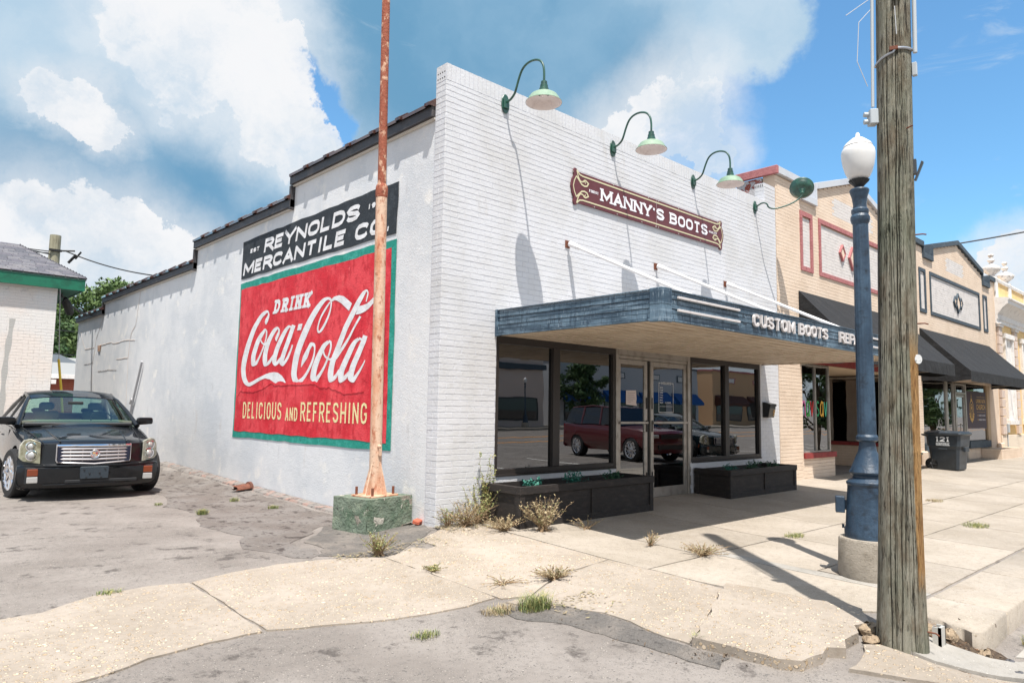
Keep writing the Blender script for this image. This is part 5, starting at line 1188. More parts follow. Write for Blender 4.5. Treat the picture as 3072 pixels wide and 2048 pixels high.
for i in range(3): part('seat_plank', MB().box(15.2,16.9,-.62+i*.15,-.49+i*.15,.42,.46), gw, bench, bevel=.004)
for x in (15.3, 16.8):
    mb = MB(); mb.prism([(x,-.60,-.04),(x,-.52,-.04),(x,-.36,.42),(x,-.44,.42)], (-.03,0,0), (.03,0,0)); mb.prism([(x,-.22,-.04),(x,-.14,-.04),(x,-.30,.42),(x,-.38,.42)], (-.03,0,0), (.03,0,0)); part('leg', mb, gw, bench)
part('stretcher', MB().box(15.35,16.78,-.4,-.34,.3,.41), gw, bench)

# ------------------------------------------------------------------ street lamp
lampb = M('slate_blue_cast_iron', sr(36,56,75), .45, var=[(4, sr(54,76,96), .42, .64, (1,1,.6)), (10, sr(24,38,52), .5, .7), (26, sr(130,150,165), .70, .78, None, .6)], bump=[('noise', 30, .006)], coat=.15)
ballast = M('cast_concrete_drum', sr(176,166,152), .9, var=[(6, sr(156,146,132), .45, .65)], bump=[('noise', 16, .03, (1,1,5)), ('noise', 90, .02)])
globe = bpy.data.materials.new('milky_globe'); globe.use_nodes = True
gb = globe.node_tree.nodes['Principled BSDF']; gb.inputs['Base Color'].default_value = (.70,.69,.675,1); gb.inputs['Roughness'].default_value = .35; gb.inputs['Subsurface Weight'].default_value = .4; gb.inputs['Subsurface Radius'].default_value = (.2,.2,.2)
def street_lamp(x, y, lab, fine=True):
    z = G(x, y) if fine else -.1; n = 36 if fine else 14
    t = thing('street_lamp', lab, 'street lamp', (x, y, z))
    dz = -z-.2
    Z = lambda v: v-z
    part('concrete_drum', MB().lathe([(.300,Z(-.4)),(.303,Z(-.2)),(.318,Z(-.14)),(.305,Z(.205)),(.295,Z(.222)),(.25,Z(.225))], x, y, z, n=n), ballast, t, smooth=40)
    part('base', MB().lathe([(.245,Z(.224)),(.245,Z(.30)),(.232,Z(.34)),(.205,Z(.74)),(.205,Z(.765)),(.215,Z(.78)),(.215,Z(.80)),(.18,Z(.83)),(.15,Z(.85)),(.15,Z(.865)),(.18,Z(.89)),(.185,Z(.905)),(.178,Z(.92)),(.165,Z(.94)),(.13,Z(1.03)),(.09,Z(1.13)),(.078,Z(1.2)),(.078,Z(1.23))], x, y, z, n=n*2 if fine else n, flute=(Z(.30),Z(.74),9,.02)), lampb, t, smooth=28)
    part('shaft', MB().lathe([(.088,Z(1.225)),(.108,Z(1.24)),(.108,Z(1.275)),(.092,Z(1.30)),(.092,Z(1.34)),(.078,Z(3.58)),(.090,Z(3.6)),(.098,Z(3.63)),(.098,Z(3.66)),(.082,Z(3.69)),(.088,Z(3.71)),(.088,Z(3.74)),(.070,Z(3.76)),(.068,Z(3.80)),(.078,Z(3.88)),(.098,Z(3.94)),(.10,Z(3.96)),(.09,Z(3.975)),(.045,Z(3.99)),(.04,Z(4.01))], x, y, z, n=64 if fine else n, flute=(Z(1.31),Z(3.56),4,.06)), lampb, t, smooth=28)
    part('leaf_cup', MB().lathe([(.045,Z(4.0)),(.06,Z(4.02)),(.10,Z(4.06)),(.108,Z(4.075)),(.08,Z(4.08))], x, y, z, n=n, flute=(Z(4.01),Z(4.08),3,.10)), M('black_cast_iron', sr(30,34,38), .5), t, smooth=25)
    part('globe', MB().lathe([(.078,Z(4.075)),(.11,Z(4.11)),(.135,Z(4.16)),(.158,Z(4.24)),(.171,Z(4.33)),(.173,Z(4.38)),(.165,Z(4.42)),(.148,Z(4.445)),(.143,Z(4.452)),(.148,Z(4.46)),(.13,Z(4.49)),(.095,Z(4.52)),(.06,Z(4.55)),(.035,Z(4.563)),(.022,Z(4.575)),(.022,Z(4.60)),(.012,Z(4.615))], x, y, z, n=n), globe, t, smooth=50)
    if fine:
        a = Vector((-.42,.90)).normalized()
        T = Matrix.Translation((x+a.x*.235, y+a.y*.235, z)) @ Matrix.Rotation(math.atan2(a.y, a.x), 4, 'Z')
        part('outlet_box', MB().box(.0,.09,-.05,.05,Z(.47),Z(.64),T).box(-.03,.0,-.03,.03,Z(.5),Z(.6),T), lampb, t, bevel=.006)
        part('access_bolt', MB().box(.0,.025,-.14,-.12,Z(.29),Z(.33),T), lampb, t)
    return t
street_lamp(2.26, -4.55, 'slate blue street lamp with milky globe on a concrete drum beside the utility pole')

# ------------------------------------------------------------------ utility pole
def wood_pole_mat():
    m = bpy.data.materials.new('weathered_pole_wood'); m.use_nodes = True; k = NT(m.node_tree); b = k.n['Principled BSDF']
    tc = k.add('ShaderNodeTexCoord').outputs['Object']
    g1 = k.noise(k.vmath('MULTIPLY', tc, (1,1,.10)), 26, 12, .78, dist=.9); g2 = k.noise(k.vmath('MULTIPLY', tc, (1,1,.14)), 90, 8, .75); g3 = k.noise(k.vmath('MULTIPLY', tc, (1,1,.45)), 9, 10, .75); g4 = k.noise(k.vmath('MULTIPLY', tc, (1,1,.028)), 34, 5, .6, dist=.3)
    c = k.mix(k.ramp(g1, .34, .66), sr(118,117,103), sr(160,156,142))
    c = k.mix(k.ramp(g3, .42, .66), c, sr(112,100,84)); c = k.mix(k.math('MULTIPLY', k.ramp(k.noise(tc, 1.1, 3), .45, .7), .55), c, sr(104,114,94))
    c = k.mix(k.math('MULTIPLY', k.ramp(g2, .5, .72), .6), c, sr(172,164,146))
    crack = k.math('MULTIPLY', k.ramp(k.math('ABSOLUTE', k.math('SUBTRACT', g4, .5)), .016, .004), k.ramp(k.noise(tc, 5, 4), .42, .54)); c = k.mix(crack, c, sr(44,40,32))
    # fresh split, tan strip down the right flank
    sep = k.add('ShaderNodeSeparateXYZ'); k.l.new(tc, sep.inputs[0])
    ang = k.math('ADD', k.math('MULTIPLY', sep.outputs[0], .32), k.math('MULTIPLY', sep.outputs[1], -.95))
    edge = k.math('ADD', ang, k.math('MULTIPLY', g2, .03))
    strip = k.math('MULTIPLY', k.ramp(edge, .126, .134), k.math('MULTIPLY', k.ramp(k.math('ADD', sep.outputs[2], k.math('MULTIPLY', g2, -.5)), .12, .35), k.ramp(sep.outputs[2], 2.45, 2.1)))
    c = k.mix(strip, c, k.mix(k.ramp(g1, .35, .6), sr(120,84,50), sr(184,146,98)))
    k.l.new(c, b.inputs['Base Color']); b.inputs['Roughness'].default_value = .9; b.inputs['Specular IOR Level'].default_value = .2
    bn = k.add('ShaderNodeBump'); bn.inputs['Distance'].default_value = .035
    h = k.math('ADD', k.math('ADD', k.math('MULTIPLY', g1, .7), k.math('MULTIPLY', g2, .35)), k.math('MULTIPLY', g3, .6)); h = k.math('SUBTRACT', h, k.math('MULTIPLY', crack, .7)); k.l.new(h, bn.inputs['Height']); k.l.new(bn.outputs[0], b.inputs['Normal'])
    MATS[m.name] = m; return m
polem = wood_pole_mat()
PX, PY, PZ = .31, -5.49, -.23
up_ = thing('utility_pole', 'weathered grey green wooden utility pole with knots and splits in the foreground', 'utility pole', (PX, PY, PZ))
LEAN = Vector((.0155, -.0144))
def pole_pt(z, ang, r): return (PX+LEAN.x*z+r*math.cos(ang), PY+LEAN.y*z+r*math.sin(ang), z)
def pole_r(z): return .142-.0032*z+.038*math.exp(-max(z+.25,0)*1.1)
mb = MB(); NA = 260; rows = []
zl_ = [-.5]+list(np.arange(-.22, 5.4, .045))+[6.5, 8, 9.7]
rr = np.random.default_rng(3); grooves = [(rr.uniform(0, 2*math.pi), rr.uniform(-.6, 5), rr.uniform(.4, 2.2), rr.uniform(.006, .018) if q_ > 12 else rr.uniform(.02, .03), rr.uniform(.010, .022)) for q_ in range(60)]
knots = [(R(210), 3.03, .04), (R(175), 2.98, .03), (R(215), 4.3, .045), (R(205), 3.9, .03), (R(262), 2.1, .03), (R(235), 1.55, .05), (R(230), 5.0, .05)]
for z in zl_:
    row = []
    for j in range(NA+1):
        a = 2*math.pi*(j % NA)/NA; r = pole_r(z)
        for ga, gz, gl, gd, gw_ in grooves:
            da = (a-ga-.05*math.sin(z*2+ga*5)-.02*math.sin(z*7+ga*9)+math.pi) % (2*math.pi)-math.pi
            if abs(da) < gw_*3 and abs(z-gz) < gl: r -= gd*math.exp(-(da/gw_)**2)*min(1, (gl-abs(z-gz))*4)
        for ka, kz, kr in knots:
            d = math.hypot(((a-ka+math.pi) % (2*math.pi)-math.pi)*.14, z-kz)
            r += .012*math.exp(-(d/kr)**2*.4)-.03*math.exp(-(d/(kr*.45))**2)
        # missing slab of outer wood, lower right of the face and a bite at its top
        da = (a-R(200)+math.pi) % (2*math.pi)-math.pi
        if abs(da) < .33 and z < 1.46+.02*math.sin(a*23): r -= .007
        da = (a-R(283)+math.pi) % (2*math.pi)-math.pi
        if abs(da) < .22 and -.1 < z < 2.1: r -= .016
        row.append(pole_pt(z, a, r))
    rows.append(row)
mb.grid(rows); pole_obj = part('trunk', mb, polem, up_, smooth=60, recalc=False)
def on_pole(a_deg, z, out=0.): q = pole_pt(z, R(a_deg-23), pole_r(z)+out); return Vector(q)
greyp = M('grey_pvc_conduit', sr(176,182,186), .5); galv = M('galvanised_strap', sr(176,178,182), .35, metal=.6, var=[(20, sr(140,84,60), .66, .74)])
# angle 222 deg looks at the camera; 312 is picture right, 132 picture left
part('conduit', MB().tube([on_pole(150, 4.02, .035), on_pole(150, 6.5, .035)], .013, 10), greyp, up_, smooth=60)
part('conduit', MB().tube([on_pole(296, 4.42, .03), on_pole(296, 6.6, .03)], .017, 10), greyp, up_, smooth=60)
q = on_pole(152, 3.93, .03); T = Matrix.Translation(q) @ Matrix.Rotation(R(-23+152), 4, 'Z')
part('junction_box', MB().box(-.03,.035,-.055,.03,-.06,.065,T), greyp, up_, bevel=.006)
part('photo_cells', MB().tube([T @ Vector((.035,-.02,.03)), T @ Vector((.07,-.02,.034))], .02, 10).tube([T @ Vector((.035,-.02,-.028)), T @ Vector((.07,-.02,-.03))], .02, 10), greyp, up_, smooth=50)
part('strap', MB().tube([on_pole(a, 4.42+(.03 if a > 220 else -.05*(220-a)/80), .006) for a in range(140, 305, 8)], .011, 6), galv, up_)
part('strap_buckle', MB().box(-.03,.03,-.012,.012,-.014,.014, Matrix.Translation(on_pole(222, 4.45, .01)) @ Matrix.Rotation(R(-23+222+90), 4, 'Z')), rust, up_)
q = on_pole(299, 4.28, .02); part('conduit_clamp', MB().box(-.015,.02,-.02,.02,-.05,.06, Matrix.Translation(q) @ Matrix.Rotation(R(-23+300), 4, 'Z')), greyp, up_, bevel=.004)
q = on_pole(232, 4.97, .012); T = Matrix.Translation(q) @ Matrix.Rotation(R(-23+232), 4, 'Z')
part('bolt_plate', MB().box(-.01,.012,-.03,.03,-.1,.18,T).box(.012,.05,-.015,.015,-.02,.02,T), M('dark_steel', sr(80,82,84), .4, metal=.6), up_, bevel=.003)
q = on_pole(305, 3.46, .0); T = Matrix.Translation(q) @ Matrix.Rotation(R(-23+305), 4, 'Z')
part('step_bracket', MB().prism([(0,0,-.09),(.015,0,-.09),(.07,0,.05),(.055,0,.06)], (0,-.02,0), (0,.02,0)).xf(T).add(MB().box(-.01,.02,-.025,.025,-.04,.08,T)), MATS['dark_steel'], up_, bevel=.002)
for a, z in ((303, 2.22), (306, 2.93), (262, 3.78), (300, -.1)): part('nail', MB().tube([on_pole(a, z, -.01), on_pole(a, z, .05), on_pole(a-4, z-.01, .075)], .006, 6), rust, up_)
q = on_pole(291, 1.94, .004); part('round_tag', MB().lathe([(.037,0),(.037,.006)], n=20).xf(Matrix.Translation(q) @ Vector((math.cos(R(245)), math.sin(R(245)), 0)).to_track_quat('Z', 'Y').to_matrix().to_4x4()), M('white_tag', sr(206,206,204), .5, var=[(60, sr(120,120,120), .55, .6)]), up_)
part('ground_wire', MB().tube([on_pole(158, z, .006+.004*math.sin(z*3)) for z in np.arange(1.6, 3.35, .1)], .006, 5), M('black_wire', (.01,.01,.01), .6), up_)
part('loose_wire', MB().tube([on_pole(150,4.86,.05), on_pole(150,4.86,.05)+Vector((-.09,.06,-.12)), on_pole(150,4.5,.05)+Vector((-.10,.07,-.1)), on_pole(150,4.2,.05)+Vector((-.01,.02,.0))], .003, 5), M('pale_wire', sr(190,190,190), .5), up_)
part('loose_wire', MB().tube([on_pole(150,4.96,.05), on_pole(150,4.9,.05)+Vector((-.2,.12,-.12))], .003, 5), MATS['pale_wire'], up_)
part('loose_wire', MB().tube([on_pole(226,4.8,.02), on_pole(229,4.55,.04)], .003, 5), MATS['pale_wire'], up_)
solo('steel_channel', MB().box(.62,.74,-5.66,-5.64,-.4,-.13).box(.62,.635,-5.66,-5.6,-.4,-.13).box(.725,.74,-5.66,-5.6,-.4,-.13), M('pale_galvanised', sr(196,194,188), .5, metal=.3), 'short grey steel channel stub standing in the rubble right of the utility pole', 'post')

# ------------------------------------------------------------------ rusty flagpole on its block
rp = M('rusty_cream_paint', sr(206,176,152), .7, var=[(5, sr(190,126,92), .40, .68, (1,1,.25)), (16, sr(160,92,62), .52, .68, (1,1,.5)), (36, sr(100,56,42), .62, .70)], bump=[('noise', 30, .008)])
rp2 = M('heavily_rusted_steel', sr(146,80,58), .85, var=[(14, sr(196,156,130), .54, .62, (1,1,.5)), (22, sr(110,56,40), .55, .66), (50, sr(70,38,30), .66, .72)], bump=[('noise', 30, .012)])
QX, QY = -.45, .75
rpt = thing('rusty_pole', 'tall rust streaked steel pole with flaking cream paint bolted to the green block', 'pole', (QX, QY, .33))
LQ = Vector((-.0085, .008)); qp = lambda z: (QX+LQ.x*(z-.3), QY+LQ.y*(z-.3), z)
part('shaft', MB().tube([qp(z) for z in (.33,1,2,3,4.55)], [.083,.081,.08,.078,.078], 20), rp, rpt, smooth=50)
part('shaft', MB().tube([qp(z) for z in (4.55,6,8,9.6)], [.06,.058,.056,.05], 20), rp2, rpt, smooth=50)
part('coupling', MB().lathe([(.08,-.1),(.085,-.06),(.085,.04),(.078,.07),(.06,.10)], qp(4.5)[0], qp(4.5)[1], 4.5, n=20), rp2, rpt, smooth=40)
for k in range(4):
    T = Matrix.Translation((QX, QY, 0)) @ Matrix.Rotation(R(20+90*k), 4, 'Z')
    part('gusset', MB().prism([(.06,0,.345),(.20,0,.345),(.075,0,.78),(.06,0,.78)], (0,-.008,0), (0,.008,0)).xf(T), rp, rpt)
Tb = Matrix.Translation((QX, QY, 0)) @ Matrix.Rotation(R(12), 4, 'Z')
part('base_plate', MB().box(-.24,.24,-.2,.2,.325,.348,Tb), rp, rpt, bevel=.004)
for a, b in ((-.19,-.15),(.19,-.15),(.19,.15),(-.19,.15)):
    part('anchor_bolt', MB().tube([Tb @ Vector((a,b,.345)), Tb @ Vector((a,b,.45))], .018, 8), rust, rpt)
mb = MB(); mb.ball(Vector(qp(.98))+Vector((.0,-.085,0)), .03); mb.box(QX-.02,QX+.02,QY-.1,QY-.07,.86,.98); part('cable_port', mb, rp, rpt, smooth=50)
gblk = M('flaking_green_paint', sr(118,130,114), .85, var=[(2.2, sr(86,106,86), .42, .62), (7, sr(134,144,124), .5, .66), (4.2, sr(196,190,178), .60, .615), (14, sr(78,80,74), .62, .72), (3.1, sr(150,142,130), .63, .65)], bump=[('noise', 8, .06), ('noise', 30, .03)])
mb = MB(); Tk = Matrix.Translation((-.44, .80, 0)) @ Matrix.Rotation(R(10), 4, 'Z')
N = 12
def face(fn):
    mb.grid([[tuple(Tk @ Vector(fn(i/N, j/N))) for i in range(N+1)] for j in range(N+1)])
w_, d_ = .40, .33
jt = lambda v, s: v+.008*math.sin(s*9.1)+.006*math.sin(s*23)
zt_, zb_ = .325, -.3
face(lambda u, v: (-w_+2*w_*u, -d_+.006*math.sin(u*17+v*9)*math.sin(v*math.pi), zb_+(zt_-zb_)*v)); face(lambda u, v: (-w_+.006*math.sin(u*13+v*11)*math.sin(v*math.pi), d_-2*d_*u, zb_+(zt_-zb_)*v)); face(lambda u, v: (w_, -d_+2*d_*u, zb_+(zt_-zb_)*v)); face(lambda u, v: (w_-2*w_*u, d_, zb_+(zt_-zb_)*v)); face(lambda u, v: (-w_+2*w_*u, -d_+2*d_*v, zt_))
solo('concrete_block', mb, gblk, 'square concrete footing block in flaking green paint under the rusty pole', 'block', smooth=40, recalc=True)
bt = M('broken_terracotta', sr(120,72,54), .75, var=[(14, sr(84,52,42), .45, .62)], bump=[('noise', 30, .02)])
tl = thing('broken_tile', 'broken brown terracotta coping tile lying against the foot of the side wall', 'tile', (-.3, 5.3, -.06))
cc_ = Vector((-.32, 5.55, G(-.32, 5.55)+.02)); P = []
for j in range(5):
    P.append([tuple(cc_+Vector((.30*(j/4)-.1+.05*math.sin(a*3)*(j == 0), -.12*math.cos(a)*(.8+.05*j), .085*math.sin(a)+.035*j/4))) for a in [i*math.pi/8 for i in range(9)]])
mb = MB(); mb.grid(P); n = len(mb.v); mb.v += [tuple(cc_+(Vector(q)-cc_)*.86-Vector((0,0,.012))) for q in mb.v[:n]]; mb.f += [tuple(i+n for i in f[::-1]) for f in mb.f[:]]
part('curved_piece', mb, bt, tl, smooth=50); part('collar', MB().grid([[tuple(cc_+Vector((.17+dx, -.125*math.cos(a)*k, .095*math.sin(a)*k+.035))) for a in [i*math.pi/8 for i in range(9)]] for dx, k in ((0,1),(0,1.12),(.05,1.12),(.05,1))]), bt, tl)
def rock(x, y, r, mat, lab, cat='stone', nm='stone', grp=None, sq=(1,.8,.6)):
    mb = MB(); mb.ball((x, y, G(x, y)+r*sq[2]*.45), r, 9, 6, sq); mb.v = [(a+random.uniform(-.2,.2)*r, b+random.uniform(-.2,.2)*r, c+random.uniform(-.12,.12)*r) for a, b, c in mb.v]
    return solo(nm, mb, mat, lab, cat, group=grp, smooth=30)
mb = MB(); T = Matrix.Translation((-.02, .36, G(-.02,.36)+.035)) @ Matrix.Rotation(R(35), 4, 'Z') @ Matrix.Rotation(R(12), 4, 'X'); mb.box(-.075,.075,-.05,.05,-.03,.03,T)
solo('brick_fragment', mb, M('orange_brick', sr(186,98,74), .85, bump=[('noise', 30, .02)]), 'small orange brick fragment between the green block and the wall corner', 'brick', bevel=.012)
# rubble round the broken kerb
rub = M('broken_concrete', sr(160,140,116), .9, var=[(10, sr(104,86,68), .5, .66), (30, sr(200,182,152), .55, .7)], bump=[('noise', 18, .06)])
dk = M('asphalt_lump', sr(92,92,96), .9, bump=[('noise', 30, .03)])
labs = ['large jagged lump of broken concrete under the kerb end right of the pole', 'upright broken concrete lump beside the grey steel stub', 'flat broken concrete piece in the hole left of the utility pole', 'wedge of concrete wedged against the left side of the pole foot', 'low concrete lump at the foot of the broken kerb']
for (x, y, r, sq), lab in zip(((1.0,-5.62,.07,(1.3,.8,.8)),(.88,-5.5,.06,(1,.8,.9)),(.35,-5.23,.09,(1.6,.8,.5)),(.13,-5.33,.06,(1.2,1,.6)),(1.0,-5.86,.06,(1.3,.7,.6))), labs): rock(x, y, r, rub, lab, 'rubble', 'rubble_piece', 'pieces of broken kerb', sq)
rock(1.02,-6.02,.055,dk,'dark lump of asphalt in the gutter below the broken kerb','stone','asphalt_lump'); rock(.78,-6.12,.05,dk,'round grey stone on the gutter right of the pole','stone','round_stone')
rock(1.28,-6.12,.035,dk,'small dark pebble at the kerb foot near the right frame edge','stone','pebble')
chips = MB()
for _ in range(620):
    x = random.choice((random.gauss(.75,.22), random.uniform(-1.3,.9))); y = random.gauss(-5.75,.13) if x > .3 else (-4.5-.55*(x+1.2) + random.gauss(0,.06) if x > -1.1 else random.uniform(-4.6,-3))
    s = random.uniform(.004,.018); z = G(x, y)+s*.3; n = len(chips.v)
    o_ = [Vector((random.uniform(-1,1), random.uniform(-1,1), random.uniform(-1,1)))*s for _ in range(4)]
    chips.v += [(x+o.x, y+o.y, z+o.z) for o in o_]; chips.f += [(n,n+1,n+2),(n,n+2,n+3),(n,n+3,n+1),(n+1,n+3,n+2)]
solo('loose_chippings', chips, M('chippings', sr(120,104,88), .9, rnd=.2), 'loose stone chippings and crumbs scattered along the broken slab edges', 'gravel', kind='stuff', recalc=False)
# ------------------------------------------------------------------ left: low white brick building with green eaves
lb_ = thing('low_brick_building', 'low white painted brick building with green eaves board and grey shingle hip roof, left edge', 'building', (-5, 14.5, 0))
wbl = M('warm_white_brick', sr(218,214,210), .75, var=[(.7, sr(222,212,204), .42, .6), (9, sr(196,188,184), .6, .72)], bump=[('noise', 50, .015)])
cwl = part('front_wall', MB().box(-9.5,-1.83,14.51,14.75,-.4,4.75), mortar_w, lb_)
brickwork(cwl, -9.5, -1.82, -.3, 4.72, lambda u, d, z: (u, 14.5-d, z), 0, (), mats=lambda u, z: wbl, joint=.005, npart=200, near=Vector((-2.2,14.5,2.2)), far=True)
part('side_wall', MB().box(-2.1,-1.835,14.752,24,-.4,4.7), wbl, lb_)
mb = MB(); N = 16; mb.grid([[(-2.78+.05*math.sin(z*2)*.4+.03*(3.6-z)*-.9+s*(.055+.012*math.sin(z*9)), 14.497, z) for s in (-1, 1)] for z in np.linspace(.6, 3.62, 40)]); part('grey_mortar_scar', mb, M('grey_cement', sr(172,170,166), .9, bump=[('noise', 30, .02)]), lb_, recalc=False)
ev = M('green_fascia', sr(16,102,76), .5, var=[(4, sr(12,84,62), .45, .65)])
frame('fascia_board', [(-10,-1.23,14.30,14.34,4.50,4.82)], ev, lb_); frame('fascia_board', [(-1.27,-1.23,14.34,25,4.50,4.82)], ev, lb_)
part('soffit', MB().box(-10,-1.27,14.34,14.5,4.52,4.54).box(-1.83,-1.27,14.5,25,4.52,4.54), M('green_soffit', sr(20,84,66), .7), lb_)
shg = [M('grey_shingle_%d' % i, c, .9, var=[(30, tuple(q*.7 for q in c), .5, .7)], bump=[('noise', 60, .01)]) for i, c in enumerate((sr(112,112,118), sr(98,99,106), sr(124,122,126), sr(106,104,112)))]
eR, rR = Vector((-1.2,14.0,4.83)), Vector((-2.4,17.1,6.02))
sh_n = 0; slopeL = Vector((0, 3.1, 1.19)); rows_ = 24; stuffm = [MB() for _ in shg]; side_b = [MB() for _ in shg]
for r_ in range(rows_):
    f0, f1 = r_/rows_, (r_+1)/rows_; y0, z0 = 14.28+2.82*f0, 4.83+1.19*f0; y1, z1 = 14.28+2.82*f1+.03, 4.83+1.19*f1+.01
    xr = -1.2-1.2*f0; x = -10+random.uniform(0,.25)
    while x < xr-.03:
        w = random.choice((.26,.3,.34)); xe = min(x+w-.012, xr); k = random.randrange(4)
        mb = MB(); mb.box(x, xe, 0, 1, 0, .022); mb.v = [(a, y0+(y1-y0)*b, z0+(z1-z0)*b+c+(.012 if b == 0 else 0)) for a, b, c in mb.v]
        if x > -6.5 and sh_n < 300 and xe > -4.9: part('shingle', mb, shg[k], lb_, recalc=False); sh_n += 1
        else: stuffm[k].add(mb)
        x += w
    # hip end, facing +x
    y = y0
    while y < 24:
        k = random.randrange(4); mb = MB(); mb.box(0,1,y,y+.3,0,.022); mb.v = [(xr-(.052)*a, b, z0+(z1-z0)*a+c) for a, b, c in mb.v]; side_b[k].add(mb); y += .31
for k in range(4):
    part('shingle_courses', stuffm[k], shg[k], lb_, kind='stuff', recalc=False); part('shingle_courses', side_b[k], shg[k], lb_, kind='stuff', recalc=False)
part('roof_deck', MB().poly([(-10,14.28,4.80),(-1.2,14.28,4.80),(-2.4,17.1,5.99),(-10,17.1,5.99)]).poly([(-1.2,14.28,4.8),(-1.2,25,4.8),(-2.4,22,5.99),(-2.4,17.1,5.99)]), shg[1], lb_, recalc=False)

# ---- behind: brick house, pole, wires
bh = thing('brick_house', 'distant red brick house with grey roof seen between the two white buildings', 'house', (4, 44, 0))
rbk = M('red_brick_far', sr(156,84,66), .9, bump=[('noise', 40, .01)]); mort = M('far_mortar', sr(190,150,130), .9)
wv = part('wall', MB().box(1.5,9,44.02,52,-.5,2.95), mort, bh)
brickwork(wv, 1.5, 9, .2, 2.95, lambda u, d, z: (u, 44-d, z), 0, (), mats=lambda u, z: rbk, npart=0, far=True, course=.12, pitch=.4, joint=.02)
frame('fascia_board', [(1.2,9.3,43.3,43.4,2.95,3.22)], ivory, bh)
part('roof', MB().prism([(1.2,43.3,3.2),(1.2,48,4.5),(1.2,52.5,3.2)], (0,0,0), (8.1,0,0)), M('grey_roof_far', sr(140,142,142), .9, bump=[('noise', 20, .02)]), bh)
part('porch_beam', MB().box(1.0,3.4,42.6,43.2,2.6,2.86), ivory, bh)
part('gable', MB().prism([(1.6,46.5,3.6),(4.0,46.5,4.7),(6.4,46.5,3.6)], (0,0,0), (0,.2,0)), M('grey_gable', sr(120,128,136), .8), bh)
part('recess_shade', MB().box(1.6,2.6,43.98,44.0,.2,2.6), M('shaded_recess_brick', sr(80,34,26), .9), bh)  # flat sheet on the wall; the recess shade is put into its brick colour
p2m = M('far_pole_wood', sr(150,146,124), .9, var=[(6, sr(112,106,88), .45, .65, (1,1,.2))])
fp = thing('utility_pole', 'short weathered utility pole rising behind the grey shingle roof', 'utility pole', (-.98, 20.33, 0))
part('trunk', MB().tube([(-.98,20.33,-.2),(-.98,20.33,7.12)], [.20,.165], 14), p2m, fp, smooth=50)
part('cable_bracket', MB().tube([(-.8,20.2,6.6),(-.45,20.0,6.62)], .03, 6).tube([(-.6,20.1,6.2),(-.4,20,6.5)], .045, 6).tube([(-.42,20,6.35),(-.28,19.9,6.6)], .03, 6).box(-1.16,-.8,20.12,20.2,6.55,6.62), MATS['black_wire'], fp)
def wire(a, b, sag, r, lab, m=None, cat='wire'):
    a, b = Vector(a), Vector(b); P = []
    for i in range(19): t = i/18; q = a.lerp(b, t); q.z -= sag*4*t*(1-t); P.append(tuple(q))
    return solo('overhead_wire', MB().tube(P, r, 6), m or MATS['black_wire'], lab, cat, smooth=60)
wire((-.7,20.2,6.62),(1.2,16.5,5.55),.12,.022,'overhead wire running from the rear pole down behind the white parapet')
wire((-1.1,20.3,6.55),(-2.9,22.2,6.99),.05,.018,'upper overhead wire leaving the rear pole to the left')
wire((-1.1,20.3,6.5),(-3.4,21.8,6.75),.08,.014,'lower overhead wire leaving the rear pole to the left')
wire((-1.1,20.3,6.45),(-2.2,17.2,5.95),.0,.02,'short service wire from the rear pole down to the shingle roof')
wire((-1.75,14.9,4.52),(.1,19.3,4.42),.18,.03,'thick black cable sloping from the green eaves to the white wall')
sp_c = thing('cable_splice', 'black cable splice case hanging from the cable beside the white brick building', 'splice case', (-1.35, 15.6, 4.2))
part('case', MB().tube([(-1.45,15.5,4.42),(-1.40,15.65,4.32),(-1.22,16.0,4.08),(-1.17,16.1,4.03)], [.04,.11,.11,.04], 12), MATS['black_wire'], sp_c, smooth=50)
part('loop', MB().tube([(-1.6,15.1,4.5),(-1.68,15.1,4.2),(-1.55,15.3,4.25),(-1.45,15.5,4.42)], .012, 5), MATS['black_wire'], sp_c)
gy = thing('guy_wire', 'steel guy wire with bright yellow guard sleeve between the two white buildings', 'guy wire', (-1.3, 15.9, .2))
part('wire', MB().tube([(-1.78,14.45,4.6),(-1.44,15.75,2.6)], .010, 6), galv, gy)
part('sleeve', MB().tube([(-1.46,15.7,2.7),(-1.33,15.8,1.9),(-1.1,16.0,.2)], .032, 8), M('safety_yellow', sr(222,190,60), .5), gy, smooth=60)
wire((-2,24,4.4),(3,30,4.8),.1,.02,'thin level wire crossing in front of the trees behind the yard'); wire((-2,24,3.5),(3,30,3.7),.1,.02,'second lower level wire in front of the trees behind the yard')
wire((27,1.0,8.55),(29.8,-4.9,9.55),.05,.03,'overhead wire in the sky above the second beige shop')
